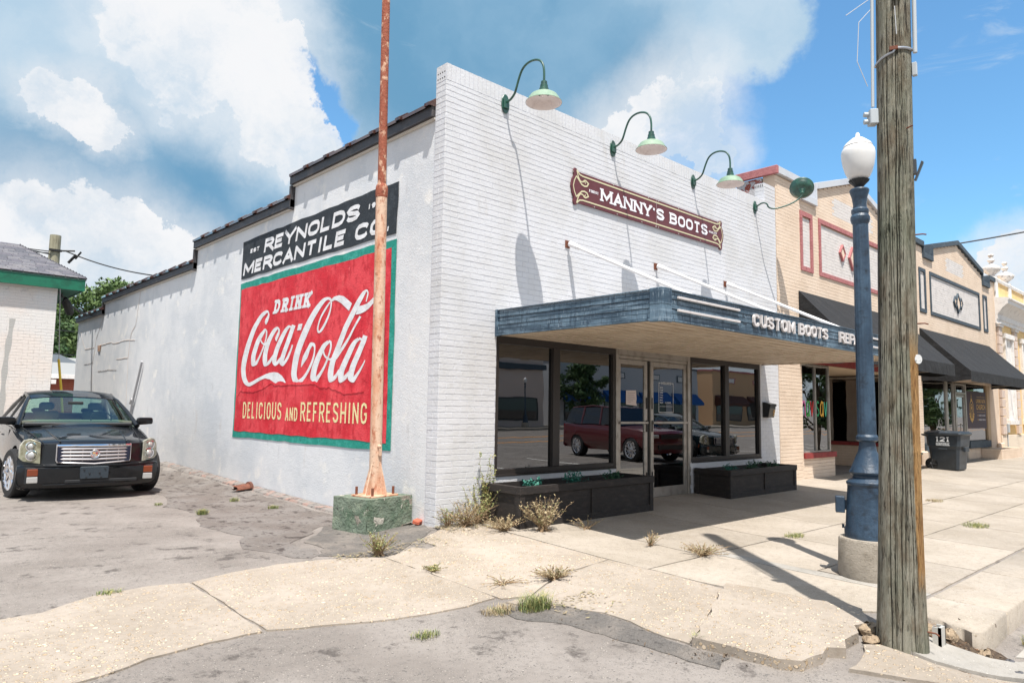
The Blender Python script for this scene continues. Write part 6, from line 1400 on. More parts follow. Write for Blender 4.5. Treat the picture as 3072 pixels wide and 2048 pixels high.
# ------------------------------------------------------------------ trees
def leafmat(nm, a, b): return M(nm, a, .6, var=[(.9, b, .4, .62), (5, tuple(q*.7 for q in a), .55, .7)], spec=.3)
lm1 = leafmat('green_leaves', (.085,.145,.045), (.13,.19,.07)); lm2 = leafmat('dark_green_leaves', (.04,.085,.03), (.07,.12,.04)); bark = M('bark', (.09,.07,.05), .9, bump=[('noise', 20, .03)])
def tree(x, y, z, h, cr, n, lab, mat, leaf=.16, nm='broadleaf_tree', grp=None, low=.28):
    t = thing(nm, lab, 'tree', (x, y, z), group=grp)
    tr = MB(); tr.tube([(x,y,z),(x+.1,y,z+h*.3),(x,y+.1,z+h*.62)], [h*.028,h*.02,h*.01], 8)
    cl = []
    for i in range(46):
        a = random.uniform(0, 2*math.pi); f = random.uniform(low, 1.0); rr_ = cr*math.sin(math.pi*min(1, (f-low)/(1-low)*.78+.20))**.7*random.uniform(.25, 1)
        c = Vector((x+rr_*math.cos(a), y+rr_*math.sin(a), z+h*f*.97)); cl.append((c, cr*random.uniform(.16, .34)))
        if i % 3 == 0: tr.tube([(x, y, z+h*f*.55), tuple(Vector((x,y,z+h*f*.75)).lerp(c,.5)), tuple(c)], [h*.01,h*.006,h*.002], 5)
    part('trunk', tr, bark, t, smooth=60)
    per = n//len(cl); V = []; F = []
    for c, r in cl:
        d = RNG.normal(size=(per, 3)); d /= np.linalg.norm(d, axis=1)[:, None]; p = np.array(c)+d*(r*RNG.uniform(.35, 1, (per, 1)))*np.array([1,1,.8])
        u = RNG.normal(size=(per, 3)); u /= np.linalg.norm(u, axis=1)[:, None]; w = np.cross(u, d); w /= np.linalg.norm(w, axis=1)[:, None]+1e-9
        s = leaf*RNG.uniform(.6, 1.4, (per, 1)); b = len(V)
        q = np.stack([p-u*s, p-w*s*.5, p+u*s, p+w*s*.5], 1).reshape(-1, 3); V.extend(map(tuple, q)); F.extend([(b+4*i, b+4*i+1, b+4*i+2, b+4*i+3) for i in range(per)])
    mb = MB(); mb.v = V; mb.f = F; part('crown', mb, mat, t, recalc=False)
    return t
tree(8.6,54,-.3,11.2,5.0,16000,'tall loose crowned green tree nearest the white parapet in the background gap',lm1,.17)
tree(3.2,50,-.3,8.8,3.6,11000,'lower darker green tree at the left of the background gap',lm2,.16)
tree(5.5,58,-.3,10.0,4.4,9000,'mid green tree behind the other two in the background gap',lm1,.2)
# ------------------------------------------------------------------ weeds and grass
dryw = M('dry_weed', sr(164,148,116), .8, var=[(30, sr(126,106,78), .5, .65), (9, sr(132,136,92), .52, .64)], rnd=.1); grw = M('green_weed', sr(134,140,88), .7, var=[(14, sr(94,114,60), .45, .6), (22, sr(184,172,112), .5, .62)], rnd=.1)
strawm = M('straw_stems', sr(140,116,88), .8)
def weed(x, y, n, h, sp, mat, lab, leafs=.012, droop=.3, z=None): return sprig(x, y, (G(x, y) if z is None else z), n, h, sp, mat, lab, 'weed', 'weed', 'weeds growing in the cracks', leafs, droop, strawm)
def grass(x, y, n, h, sp, mat, lab):
    z = G(x, y); mb = MB()
    for i in range(n*3):
        a = random.uniform(0, 6.28); r = sp*random.random()**.8; bx_, by_ = x+r*math.cos(a)*.8, y+r*math.sin(a)*.5; hh = h*random.uniform(.4, 1.1); d = Vector((random.uniform(-1,1), random.uniform(-1,1), 0))*hh*.9; w = .0025
        p0 = Vector((bx_, by_, z-.005)); p1 = p0+d*.35+Vector((0,0,hh*.65)); p2 = p0+d+Vector((0,0,hh*.9)); s = Vector((-d.y, d.x, 0)).normalized()*w if d.length > 0 else Vector((w,0,0))
        mb.quad(tuple(p0-s), tuple(p0+s), tuple(p1+s*.8), tuple(p1-s*.8)); mb.poly([tuple(p1-s*.8), tuple(p1+s*.8), tuple(p2)])
    mb.v = mb.v
    return solo('grass_tuft', mb, mat, lab, 'grass', group='grass tufts on the paving', recalc=False)
weed(.30,-.26,60,.36,.50,dryw,'big tan weed at the foot of the white brick corner',.017); weed(.55,-.22,34,.56,.34,grw,'taller green tinged weed against the brick between the corner and the planter',.017)
weed(.98,-1.02,60,.44,.44,dryw,'bushy dry weed in front of the left end of the long planter',.019,.15); weed(.12,-.10,30,.30,.34,grw,'small green weed hugging the wall corner',.016)
weed(.74,-.14,14,.95,.18,grw,'tall thin weed climbing beside the left window frame',.022,.1); weed(.55,-.75,60,.20,.40,dryw,'low matted dry weed between the corner and the planter',.016)
weed(-1.22,-.58,60,.30,.26,grw,'yellow green weed clump in front of the green concrete block',.014); weed(1.55,-1.25,16,.18,.36,dryw,'sprawling dry weed in the paving joint in front of the long planter',.014)
weed(1.5,-2.3,24,.20,.20,dryw,'thin twiggy weed on the sidewalk left of the pole shadow',.012); weed(1.62,-2.95,60,.14,.40,dryw,'wide dry weed clump on the paving joint beside the pole shadow',.013)
weed(-.45,-2.55,56,.13,.30,dryw,'brown dried weed in the crack of the sloping slab',.014); weed(-1.15,-1.5,30,.07,.18,grw,'tiny green weed on the joint of the driveway apron',.012)
weed(-.9,-2.3,16,.08,.34,dryw,'flat reddish weed spreading over the apron',.012,.8)
grass(-1.18,-3.02,150,.15,.22,grw,'thick grass tuft where the dark asphalt meets the apron slabs'); grass(-1.5,-2.9,110,.06,.22,strawm and dryw,'flat straw coloured grass beside the thick tuft')
grass(-2.35,-3.02,60,.05,.16,grw,'small grass tuft on the road asphalt'); grass(-.84,-4.42,26,.10,.05,grw,'grass blades in the crack between the sloping slabs')
grass(-1.76,3.31,80,.09,.10,grw,'green tuft with straw fringe on the lot asphalt'); grass(-.83,4.47,40,.08,.10,grw,'pale tuft on the lot nearest the mural wall'); grass(-.68,3.3,50,.06,.12,grw,'yellowish tuft on the lot below the mural')
grass(-1.95,4.7,30,.05,.08,grw,'tiny tuft on the lot in front of the car'); grass(-3.9,-.5,50,.04,.16,grw,'thin grass line at the left edge of the apron'); grass(3.7,-3.05,70,.07,.22,grw,'sparse grass in the sidewalk joint left of the lamp drum')
grass(7.1,-4.3,120,.07,.35,grw,'wide sparse grass patch on the far sidewalk right of the pole'); grass(9.8,-2.95,90,.06,.3,dryw,'brown dry grass in the joint behind the pole'); grass(8.4,-3.0,60,.05,.3,grw,'short grass in the sidewalk joint near the bin')
grass(.95,-6.35,160,.10,.3,grw,'bright green grass patch in the gutter at the bottom right'); grass(1.75,-5.98,24,.08,.06,grw,'small green sprout at the kerb foot'); grass(28.6,-.2,60,.2,.3,dryw,'dry grass at the foot of the yellow building')
# ------------------------------------------------------------------ cars
rub_ = M('tyre_rubber', (.012,.012,.013), .75, bump=[('noise', 80, .004)]); chrome = M('chrome', (.8,.8,.82), .06, metal=1.); silver = M('satin_silver', sr(205,200,200), .28, metal=.75)
carglass = glass('car_glass', (.80,.90,.84), 1.5, .06); sideg = glass('side_car_glass', (.45,.5,.5), 1.5, .05); dkglass = glass('tinted_car_glass', (.05,.05,.05), 1.5, .05); lensg = glass('hazy_lens', (.8,.8,.74), 1.45, .05)
amber = M('amber_lens', sr(116,52,24), .25, coat=.5); plast = M('black_plastic', sr(30,32,35), .5); leath = M('dark_seat', sr(70,76,72), .8); intr = M('car_interior', sr(120,124,112), .9)
reflm = M('lamp_reflector', sr(196,194,180), .25, metal=.3, var=[(12, sr(150,146,130), .45, .65)]); clearl = M('clear_lamp', sr(190,190,188), .25, metal=.4)
def wheel(parent, x, y, r, w, side, steer=0.):
    T = Matrix.Translation((x, y, r)) @ Matrix.Rotation(R(steer), 4, 'Z') @ Matrix.Rotation(R(90), 4, 'Y')
    pr_ = [(r*.70,-w*.5),(r*.93,-w*.5),(r*.99,-w*.42),(r,-w*.2),(r,w*.2),(r*.99,w*.42),(r*.93,w*.5),(r*.70,w*.5)]
    t = part('tyre', MB().lathe(pr_, n=40, cap=False).xf(T), rub_, parent, smooth=40, recalc=False)
    rim = part('rim', MB().lathe([(r*.70,w*.5),(r*.705,w*.44),(r*.66,w*.40),(r*.62,w*.1),(r*.62,-w*.5)], n=40, cap=False).xf(T @ Matrix.Scale(side, 4, (0,0,1))), chrome, t, smooth=40)
    sp = MB()
    for k in range(7):
        a = 2*math.pi*k/7; c, s = math.cos(a), math.sin(a)
        for o in (-.05, .05):
            q = [(r*.08*c-o*s*1.2, r*.08*s+o*c*1.2), (r*.66*c-o*s*2.2*r, r*.66*s+o*c*2.2*r)]
            sp.tube([(q[0][0], q[0][1], w*.30), (q[1][0], q[1][1], w*.37)], [r*.055, r*.045], 6)
    sp.lathe([(r*.15,w*.15),(r*.15,w*.36),(r*.10,w*.40)], n=16); sp.lathe([(r*.6,-.02),(r*.6,0)], n=20)
    part('spokes', sp.xf(T @ Matrix.Scale(side, 4, (0,0,1))), chrome, t, smooth=50)
def car_body(root, prof, Wd, zb, arches, paint, bulge=.03, y_round=.34):
    ts = [-1,-.985,-.95,-.86,-.7,-.5,-.25,0,.25,.5,.7,.86,.95,.985,1]; rings = []
    for i, (y, z, W, crown, fr, zs_) in enumerate(prof):
        top = []
        for t in ts:
            a = abs(t); top.append((t*W*(1 if a > .9 else 1), y+fr*y_round*a**3.2, z-crown*a**2.4-(.02 if a > .98 else 0)))
        ze = top[-1][2]; ye = top[-1][1]; sd = []
        for k in range(1, 7):
            f = k/7; zz = ze+(zb-ze)*f; bx_ = bulge*math.sin(min(1, f*1.25)*math.pi)*(ze-zb)/.6
            sd.append((W+bx_-(.05 if k == 6 else 0), ye, zz))
        ring = top+sd+[(W*.85, ye, zb), (-W*.85, ye, zb)]+[(-a, b, c) for a, b, c in sd[::-1]]
        rings.append(ring)
    mb = MB(); n = len(rings[0]); mb.v = [q for r in rings for q in r]
    for i in range(len(rings)-1):
        for j in range(n): k = (j+1) % n; mb.f.append((i*n+j, i*n+k, (i+1)*n+k, (i+1)*n+j))
    mb.f.append(tuple(range(n))[::-1]); mb.f.append(tuple((len(rings)-1)*n+j for j in range(n)))
    o = part('body', mb, paint, root, smooth=24)
    if arches:
        cut = MB()
        for (y, r) in arches:
            for s in (-1, 1): T = Matrix.Translation((s*(Wd-.02), y, .40)) @ Matrix.Rotation(R(90), 4, 'Y'); cut.lathe([(r,-.32),(r,.32)], n=36).v[-72:] ; cut.v[-72:] = [tuple(T @ Vector(q)) for q in cut.v[-72:]]
        c = part('cutter', cut, paint, None); md = o.modifiers.new('b', 'BOOLEAN'); md.operation = 'DIFFERENCE'; md.object = c; md.solver = 'EXACT'
        bpy.context.view_layer.update(); dg = bpy.context.evaluated_depsgraph_get(); me = bpy.data.meshes.new_from_object(o.evaluated_get(dg)); o.modifiers.clear(); o.data = me; bpy.data.objects.remove(c)
        me.polygons.foreach_set('use_smooth', [True]*len(me.polygons)); me.set_sharp_from_angle(angle=R(24))
    return o
def thick(pts, d):  # thin pane from a quad grid, pushed along the average normal
    mb = MB(); a = [Vector(p) for p in pts]; n = (a[1]-a[0]).cross(a[3]-a[0]).normalized()*d; mb.prism([tuple(p) for p in a], (0,0,0), n); return mb
def panel(P, name, mat, root, d=.012, smooth=60):
    """curved panel: grid of points with a little thickness"""
    mb = MB(); mb.grid(P); H = len(P); W = len(P[0]); n = H*W
    c = [Vector(q) for r in P for q in r]; nn = (Vector(P[0][-1])-Vector(P[0][0])).cross(Vector(P[-1][0])-Vector(P[0][0])).normalized()*d
    mb.v += [tuple(q+nn) for q in c]; mb.f += [tuple(i+n for i in f[::-1]) for f in mb.f[:]]
    rim = [(0,j) for j in range(W)]+[(i,W-1) for i in range(1,H)]+[(H-1,j) for j in range(W-2,-1,-1)]+[(i,0) for i in range(H-2,0,-1)]; ix = [i*W+j for i, j in rim]
    mb.f += [(ix[k], ix[(k+1)%len(ix)], ix[(k+1)%len(ix)]+n, ix[k]+n) for k in range(len(ix))]
    return part(name, mb, mat, root, smooth=smooth)
blackp = M('black_car_paint', sr(7,11,16), .5, coat=.75, var=[(200, sr(16,22,30), .55, .7)], spec=.15)
def sedan(paint, label, plate=True):
    t = thing('parked_car', label, 'car', (0,0,0))
    prof = [(.16,.185,.97,.0,1,.0),(.06,.22,1.03,.0,1,0),(.01,.30,1.045,.0,1,0),(.0,.42,1.055,.0,1,0),(.0,.54,1.06,.0,1,0),(.025,.585,1.06,0,1,0),(.07,.61,1.045,.0,1,0),(.09,.70,1.04,0,1,0),(.10,.86,1.03,.0,1,0),(.115,.925,1.01,.0,1,0),(.17,.965,1.0,.02,1,0),(.35,1.005,1.0,.045,.85,0),(.7,1.05,1.0,.075,.5,0),(1.1,1.10,1.02,.085,.2,0),(1.5,1.15,1.035,.08,.05,0),(1.9,1.19,1.045,.06,0,0),(2.4,1.205,1.055,.03,0,0),(3.2,1.215,1.06,.03,0,0),(4.2,1.235,1.055,.03,0,0),(4.9,1.26,1.045,.03,0,0),(5.5,1.27,1.02,.04,-.1,0),(5.78,1.25,1.0,.05,-.3,0),(5.86,1.1,.99,.03,-.35,0),(5.90,.8,.98,.0,-.4,0),(5.92,.5,.97,0,-.4,0),(5.84,.25,.95,0,-.4,0)]
    b = car_body(t, prof, 1.05, .20, [(1.07,.47),(4.52,.47)], paint)
    # hood seams and creases
    for s in (-1, 1):
        P = [(s*.735, .16, .945),(s*.76,.5,.985),(s*.80,1.0,1.045),(s*.86,1.6,1.115),(s*.90,1.95,1.155)]
        part('hood_seam', MB().tube(P, .006, 5), MATS['black_gap'], b)
        part('hood_crease', MB().tube([(s*.50,.17,.962),(s*.52,.5,1.013),(s*.56,1.1,1.074),(s*.62,1.8,1.157)], .012, 6), paint, b, smooth=60)
    GZ = Matrix.Translation((0,0,.07)); n0 = set(t.children)
    # roof
    R_ = []
    for f in np.linspace(0, 1, 8):
        y = 2.92+1.22*f; zc = 1.715+.15*math.sin(math.pi*(f*.93+.03)); w = .735+.012*math.sin(math.pi*f)
        R_.append([(w*u, y+.06*(1-abs(u)**2)*(-1 if f == 0 else (1 if f == 1 else 0)), zc-.055*abs(u)**3) for u in np.linspace(-1, 1, 13)])
    panel(R_, 'roof', paint, t, d=-.02)
    ww = lambda f: [((.945*(1-f)+.715*f)*u, 1.93+.97*f-.20*(1-abs(u)**2)*(1-.6*f), 1.10+.615*f+.02*math.sin(f*3.1)-.05*abs(u)**3*f) for u in np.linspace(-1, 1, 11)]
    panel([ww(f) for f in np.linspace(0,1,5)], 'windshield', carglass, t, d=-.006)
    rw = lambda f: [((.86*(1-f)+.70*f)*u, 4.98-.84*f+.12*(1-abs(u)**2), 1.19+.53*f-.045*abs(u)**3*f) for u in np.linspace(-1, 1, 9)]
    panel([rw(f) for f in np.linspace(0,1,4)], 'rear_window', carglass, t, d=.006)
    for s in (-1, 1):
        part('pillar', MB().tube([(s*.975,1.86,1.10),(s*.875,2.35,1.40),(s*.77,2.85,1.66),(s*.745,3.0,1.70)], [.05,.042,.036,.032], 8), paint, t, smooth=60)
        part('pillar', MB().tube([(s*.90,5.1,1.19),(s*.80,4.55,1.5),(s*.745,4.1,1.70)], [.13,.10,.05], 8), paint, t, smooth=60)
        part('roof_rail', MB().tube([(s*.745,2.95,1.69),(s*.755,3.5,1.79),(s*.745,4.15,1.70)], .03, 8), paint, t, smooth=60)
        for y0, y1, u0, u1, g_ in ((2.1,3.32,2.95,3.36,carglass if s > 0 else dkglass),(3.40,4.75,3.42,4.05,dkglass)):
            P = [(s*1.02,y0,1.13),(s*1.02,y1,1.15),(s*.765,u1,1.70),(s*.765,u0,1.69)]; part('side_window', thick(P, .008), sideg if s > 0 else dkglass, t)
        part('pillar', MB().tube([(s*1.015,3.36,1.14),(s*.765,3.39,1.71)], .03, 6), MATS['black_gap'], t)
        part('chrome_strip', MB().tube([(s*1.045,2.0,1.115),(s*1.06,3.3,1.135),(s*1.05,4.8,1.16)], .01, 6), chrome, t, smooth=60)
        # mirror
        mb = MB(); mx0 = s*1.0
        q = [(0,-.06,-.01),(.26,-.02,.01),(.29,.0,.03),(.285,.0,.13),(.26,-.01,.15),(.03,-.05,.15),(-.01,-.06,.12)]
        mb.prism([(mx0+s*a, 2.06+b_, 1.13+c) for a, b_, c in q], (0,-.07,0), (0,.06,0)); part('mirror', mb, paint, t, bevel=.022, smooth=40)
        part('mirror_stalk', MB().tube([(s*.93,2.12,1.14),(s*1.06,2.1,1.17)], .03, 8), plast, t, smooth=60)
        # doors: seams and handles
        for y in (2.15, 3.38, 4.62): part('door_seam', MB().tube([(s*1.072,y,.35),(s*1.088,y,.75),(s*1.062,y,1.11)], .006, 5), MATS['black_gap'], t)
        for y in (3.1, 4.35): part('door_handle', MB().tube([(s*1.085,y,.98),(s*1.105,y+.03,.985),(s*1.105,y+.2,.985),(s*1.085,y+.23,.98)], .014, 6), paint, t, smooth=60)
        # headlamp: housing, two round lamps, cover
        yo = lambda x: .072+.34*(abs(x)/1.045)**3.2
        hp_ = [(.765,.605),(.99,.645),(1.045,.70),(1.03,.90),(.985,.985),(.91,1.01),(.775,.955)]
        mb = MB(); n = len(hp_); mb.v = [(s*x, yo(x)-.012, z) for x, z in hp_]+[(s*x, yo(x)+.10, z) for x, z in hp_]; mb.f = [tuple(range(n))]+[(i,(i+1)%n,n+(i+1)%n,n+i) for i in range(n)]
        hl = part('headlight', mb, reflm, t, bevel=.006)
        for x, z, r in ((.90,.89,.075),(.885,.745,.085)):
            T = Matrix.Translation((s*x, yo(x)-.02, z)) @ Matrix.Rotation(R(90), 4, 'X') @ Matrix.Rotation(R(18*s), 4, 'Y')
            part('lamp_ring', MB().lathe([(r,-.01),(r*1.05,.008),(r*.86,.010),(r*.72,-.006)], n=24).xf(T), chrome, hl, smooth=40)
            part('lamp_lens', MB().ball((0,0,0), r*.66, 14, 8, (1,1,.5)).xf(T), clearl, hl, smooth=60)
        mb = MB(); mb.v = [(s*x, yo(x)-.030-.012*math.sin(x*9), z) for x, z in hp_]; mb.f = [tuple(range(n))]; part('lens_cover', mb, lensg, hl, recalc=False)
        # fog lamp with amber signal above it
        fo = frame('fog_lamp', [(min(s*.76,s*.96), max(s*.76,s*.96), .16, .30, .29, .545)], plast, t)
        y2 = .155
        part('amber_lens', MB().box(min(s*.785,s*.94),max(s*.785,s*.94),y2-.02,y2+.02,.415,.53), amber, fo, bevel=.01)
        part('clear_lens', MB().box(min(s*.785,s*.94),max(s*.785,s*.94),y2-.02,y2+.02,.305,.405), clearl, fo, bevel=.01)
        part('side_marker', MB().box(min(s*1.03,s*1.045),max(s*1.03,s*1.045),.52,.56,.5,.64), amber, t)
        wheel_root = part('wheel', MB().lathe([(.12,-.05),(.12,.05)], n=16).xf(Matrix.Translation((s*.86,1.07,.41)) @ Matrix.Rotation(R(90), 4, 'Y')), rub_, t)
        wheel(wheel_root, s*.975, 1.07, .41, .27, s, 11)
        wheel_root = part('wheel', MB().lathe([(.12,-.05),(.12,.05)], n=16).xf(Matrix.Translation((s*.86,4.52,.41)) @ Matrix.Rotation(R(90), 4, 'Y')), rub_, t)
        wheel(wheel_root, s*.95, 4.52, .41, .27, s)
        part('wiper', MB().tube([(s*.1-.35,1.80,1.125),(s*.1+.28,1.86,1.15)], .010, 5), plast, t)
        part('tail_light', MB().box(min(s*.74,s*.97),max(s*.74,s*.97),5.72,5.86,.75,1.12), M('red_lens', sr(120,14,18), .25, coat=.5), t, bevel=.02)
    # grille: chrome header, five silver bars, emblem
    gx = .545; yg = lambda x: .075+.06*(abs(x)/.55)**2
    gr_ = part('grille', MB().prism([(-gx+.01,.10,.64),(0,.06,.575),(gx-.01,.10,.64),(gx,.10,.90),(-gx,.10,.90)], (0,-.035,0), (0,.03,0)), M('grille_dark', sr(20,26,48), .5), t)
    def gbar(z, h, w, m, name, out=.0, dip=0.):
        xs = np.linspace(-w, w, 13); P = []
        for yy, z_ in ((.01, z-h/2), (-.022-out, z-h/2+.004), (-.03-out, z), (-.022-out, z+h/2-.004), (.01, z+h/2)):
            P.append([(x, yg(x)+yy-.03, z_-dip*(1-abs(x)/w)) for x in xs])
        mb = MB(); mb.grid(P); mb.poly([r[0] for r in P]); mb.poly([r[-1] for r in P]); mb.grid([P[0], P[-1]]); part(name, mb, m, gr_, smooth=40)
    gbar(.902, .046, .553, chrome, 'grille_header', .012)
    for i, z in enumerate((.850,.795,.740,.685)): gbar(z, .040, .54-.004*i, silver, 'grille_bar', 0, .004*i)
    gbar(.632, .034, .525, silver, 'grille_bar', 0, .035)
    for s in (-1, 1): part('grille_surround', MB().tube([(s*.553,.13-.03,.925),(s*.553,.125-.03,.66),(s*.53,.115-.03,.625)], .012, 6), silver, gr_, smooth=60)
    for s in (-.36,-.18,.18,.36):
        for z in (.822,.768,.713,.66): part('grille_post', MB().box(s-.005,s+.005,.05,.09,z-.012,z+.012), silver, gr_)
    em = Matrix.Translation((0,.018,.762)) @ Matrix.Rotation(R(90), 4, 'X')
    e_ = part('emblem', MB().lathe([(.070,-.005),(.074,.008),(.066,.014),(.056,.008),(.056,-.005)], n=28).xf(em), chrome, gr_, smooth=40)
    PE = lambda a, b_, d: (a, .012-d, b_)
    part('shield', flat([[(-.045,.795),(.045,.795),(.045,.765),(.03,.738),(0,.722),(-.03,.738),(-.045,.765)]], PE, .0, .006), silver, e_)
    part('shield_field', flat([[(-.038,.79),(-.002,.79),(-.002,.765),(-.038,.765)],[(.004,.758),(.038,.758),(.026,.742),(.004,.73)]], PE, .002), M('emblem_gold', sr(200,150,90), .4), e_, recalc=False)
    part('shield_field', flat([[(.004,.79),(.038,.79),(.038,.765),(.004,.765)]], PE, .002), M('emblem_red', sr(150,40,50), .4), e_, recalc=False)
    # empty number plate holder, lower grille, lip
    pl = part('plate_holder', MB().prism([(-.205,0,.36),(.205,0,.36),(.21,0,.375),(.215,0,.545),(.20,0,.56),(-.20,0,.56),(-.215,0,.545),(-.21,0,.375)], (0,-.045,0), (0,.0,0)), M('plate_plastic', sr(44,54,62), .45, bump=[('noise', 60, .003)]), t, bevel=.006)
    for x, z in ((-.155,.51),(.155,.52),(-.075,.45),(.075,.455),(-.12,.385),(.10,.385)): part('screw', MB().lathe([(.014,0),(.012,.012),(.004,.014)], n=8).xf(Matrix.Translation((x,-.045,z)) @ Matrix.Rotation(R(90),4,'X')), plast, pl)
    frame('lower_intake', [(-.42,.66,-.012,.02,.30,.345)], plast, t)
    part('bumper_crease', MB().tube([(x, .34*(abs(x)/1.02)**3.2-.004+.0, .575-.0) for x in np.linspace(-.98,.98,21)], .012, 6), paint, t, smooth=60)
    part('bumper_crease', MB().tube([(x, .34*(abs(x)/1.02)**3.2-.0, .275) for x in np.linspace(-.72,.72,15)], .010, 6), paint, t, smooth=60)
    # inside
    part('cabin_floor', MB().box(-.9,.9,2.0,4.9,1.155,1.20), intr, t)
    part('dashboard', MB().box(-.88,.88,1.83,2.2,1.10,1.17), plast, t, bevel=.02)
    for x in (-.42,.42):
        mb = MB(); mb.box(x-.22,x+.22,3.05,3.2,1.15,1.40).box(x-.13,x+.13,3.08,3.17,1.42,1.60); part('seat', mb, leath, t, bevel=.045, smooth=50)
    mb = MB(); mb.box(-.75,.75,4.2,4.35,1.15,1.34)
    for x in (-.45,.45): mb.box(x-.12,x+.12,4.22,4.32,1.345,1.46)
    part('rear_bench', mb, leath, t, bevel=.035, smooth=50)
    part('steering_wheel', MB().tube([(.42+.18*math.cos(a), 2.35+.06*math.sin(a), 1.24+.16*math.sin(a)) for a in np.linspace(0, 2*math.pi, 25)], .014, 6), plast, t, smooth=60)
    part('rear_view_mirror', MB().box(-.13,.13,2.55,2.59,1.55,1.625), plast, t, bevel=.015)
    for ch in t.children:
        if ch.name.split('.')[0] in ('roof','windshield','rear_window','pillar','roof_rail','side_window','chrome_strip','mirror','mirror_stalk','cabin_floor','dashboard','seat','rear_bench','steering_wheel','rear_view_mirror','wiper'):
            for v_ in ch.data.vertices: v_.co.z += .07*min(1, max(0, 1-(v_.co.z-1.2)/.5))
    part('underbody', MB().box(-.8,.8,.5,5.6,.16,.3), plast, t)
    return t
car1 = sedan(blackp, 'black four door sedan with silver grille and chrome wheels parked beside the white side wall')
car1.location = (-2.59, 6.02, -.115); car1.rotation_euler = (0, 0, R(-4.0))
# ------------------------------------------------------------------ across the street (seen mirrored in the glass)
def suv(paint):
    t = thing('parked_car', 'red sport utility vehicle parked nose in at the kerb behind the viewpoint', 'car', (0,0,0))
    prof = [(.10,.35,1.0,0,1,0),(.0,.5,1.03,0,1,0),(.0,.75,1.05,0,1,0),(.06,.8,1.04,0,1,0),(.10,1.12,1.02,0,1,0),(.22,1.22,1.02,.04,.9,0),(.7,1.28,1.05,.06,.4,0),(1.3,1.32,1.08,.05,0,0),(1.8,1.36,1.09,.04,0,0),(3,1.38,1.10,.02,0,0),(5.2,1.40,1.08,.02,0,0),(5.6,1.38,1.06,.02,-.2,0),(5.75,1.2,1.05,0,-.2,0),(5.8,.6,1.04,0,-.2,0),(5.7,.38,1.0,0,-.2,0)]
    car_body(t, prof, 1.10, .36, [(1.15,.52),(4.6,.52)], paint)
    P = lambda f: [((1.0*(1-f)+.80*f)*u, 1.85+.75*f, 1.36+.70*f) for u in np.linspace(-1,1,5)]
    panel([P(f) for f in (0,.5,1)], 'windshield', dkglass, t)
    part('roof', MB().prism([(-.80,2.6,2.06),(.80,2.6,2.06),(.83,4.0,2.14),(.80,5.3,2.06),(-.80,5.3,2.06),(-.83,4.0,2.14)], (0,0,-.03), (0,0,.02)), paint, t, bevel=.02)
    for s in (-1, 1):
        part('side_window', thick([(s*1.07,2.0,1.38),(s*1.07,5.45,1.40),(s*.83,5.25,2.05),(s*.83,2.7,2.05)], .01), dkglass, t)
        for y in (2.0, 3.1, 4.3): part('pillar', MB().tube([(s*1.07,y,1.38),(s*.84,y+(.65 if y < 2.5 else .1),2.06)], .045, 6), paint, t)
        part('headlight', MB().box(min(s*.62,s*.98),max(s*.62,s*.98),.06,.25,.95,1.08), clearl, t, bevel=.02)
        part('tail_light', MB().box(min(s*.95,s*1.06),max(s*.95,s*1.06),5.45,5.7,1.05,1.35), MATS['red_lens'], t, bevel=.02)
        part('mirror', MB().box(min(s*1.12,s*1.36),max(s*1.12,s*1.36),2.0,2.12,1.38,1.56), paint, t, bevel=.03)
        for y in (1.15, 4.6):
            w = part('wheel', MB().lathe([(.12,-.05),(.12,.05)], n=16).xf(Matrix.Translation((s*.9,y,.46)) @ Matrix.Rotation(R(90),4,'Y')), rub_, t); wheel(w, s*.97, y, .46, .28, s)
    part('grille', MB().box(-.5,.5,-.0,.08,.92,1.08), plast, t); part('rear_window', thick([(-.9,5.6,1.4),(.9,5.6,1.4),(.75,5.32,2.03),(-.75,5.32,2.03)], .01), dkglass, t)
    part('lower_intake', MB().box(-.7,.7,-.012,.05,.5,.68), plast, t)
    return t
def warp(o):
    for q in o.children:
        if q.type == 'MESH' and q.name.split('.')[0] not in ('tyre','rim','spokes','wheel'):
            for v in q.data.vertices: v.co.x *= 1-.02*(1-sm(v.co.y/.9))
        warp(q)
warp(car1)
sv = suv(M('red_car_paint', sr(84,5,14), .4, coat=.8)); sv.location = (17.3, -8.0, -.42); sv.rotation_euler = (0,0,R(180+12))
car2 = sedan(M('dark_teal_paint', sr(8,26,32), .25, coat=1.), 'dark teal sedan parked beside the red vehicle across the pavement'); car2.location = (21.0, -7.9, -.42); car2.rotation_euler = (0,0,R(180+12))
mk = structure('road_markings'); ym = M('yellow_road_paint', sr(230,150,20), .8); wm = M('white_road_paint', sr(215,212,205), .8)
def flatz(x0, x1, y0, y1, mat, nm): part(nm, MB().box(x0,x1,y0,y1,G(20,-20)-.012,G(20,-20)-.004), mat, mk)
flatz(-200,300,-23.35,-23.0,ym,'centre_line'); flatz(-200,300,-29.1,-28.7,ym,'centre_line')
for i in range(-4, 12): flatz(i*12, i*12+5, -32.4, -32.25, wm, 'lane_dash')
for i in range(0, 12): 
    T = Matrix.Translation((6.5+i*3.55,-9.5,0)) @ Matrix.Rotation(R(12),4,'Z'); part('parking_line', MB().box(-.06,.06,-3.4,3.0,G(20,-20)-.012,G(20,-20)-.004,T), wm, mk)
part('far_sidewalk', MB().box(-200,300,-47,-40,-.5,-.22), walk, side)
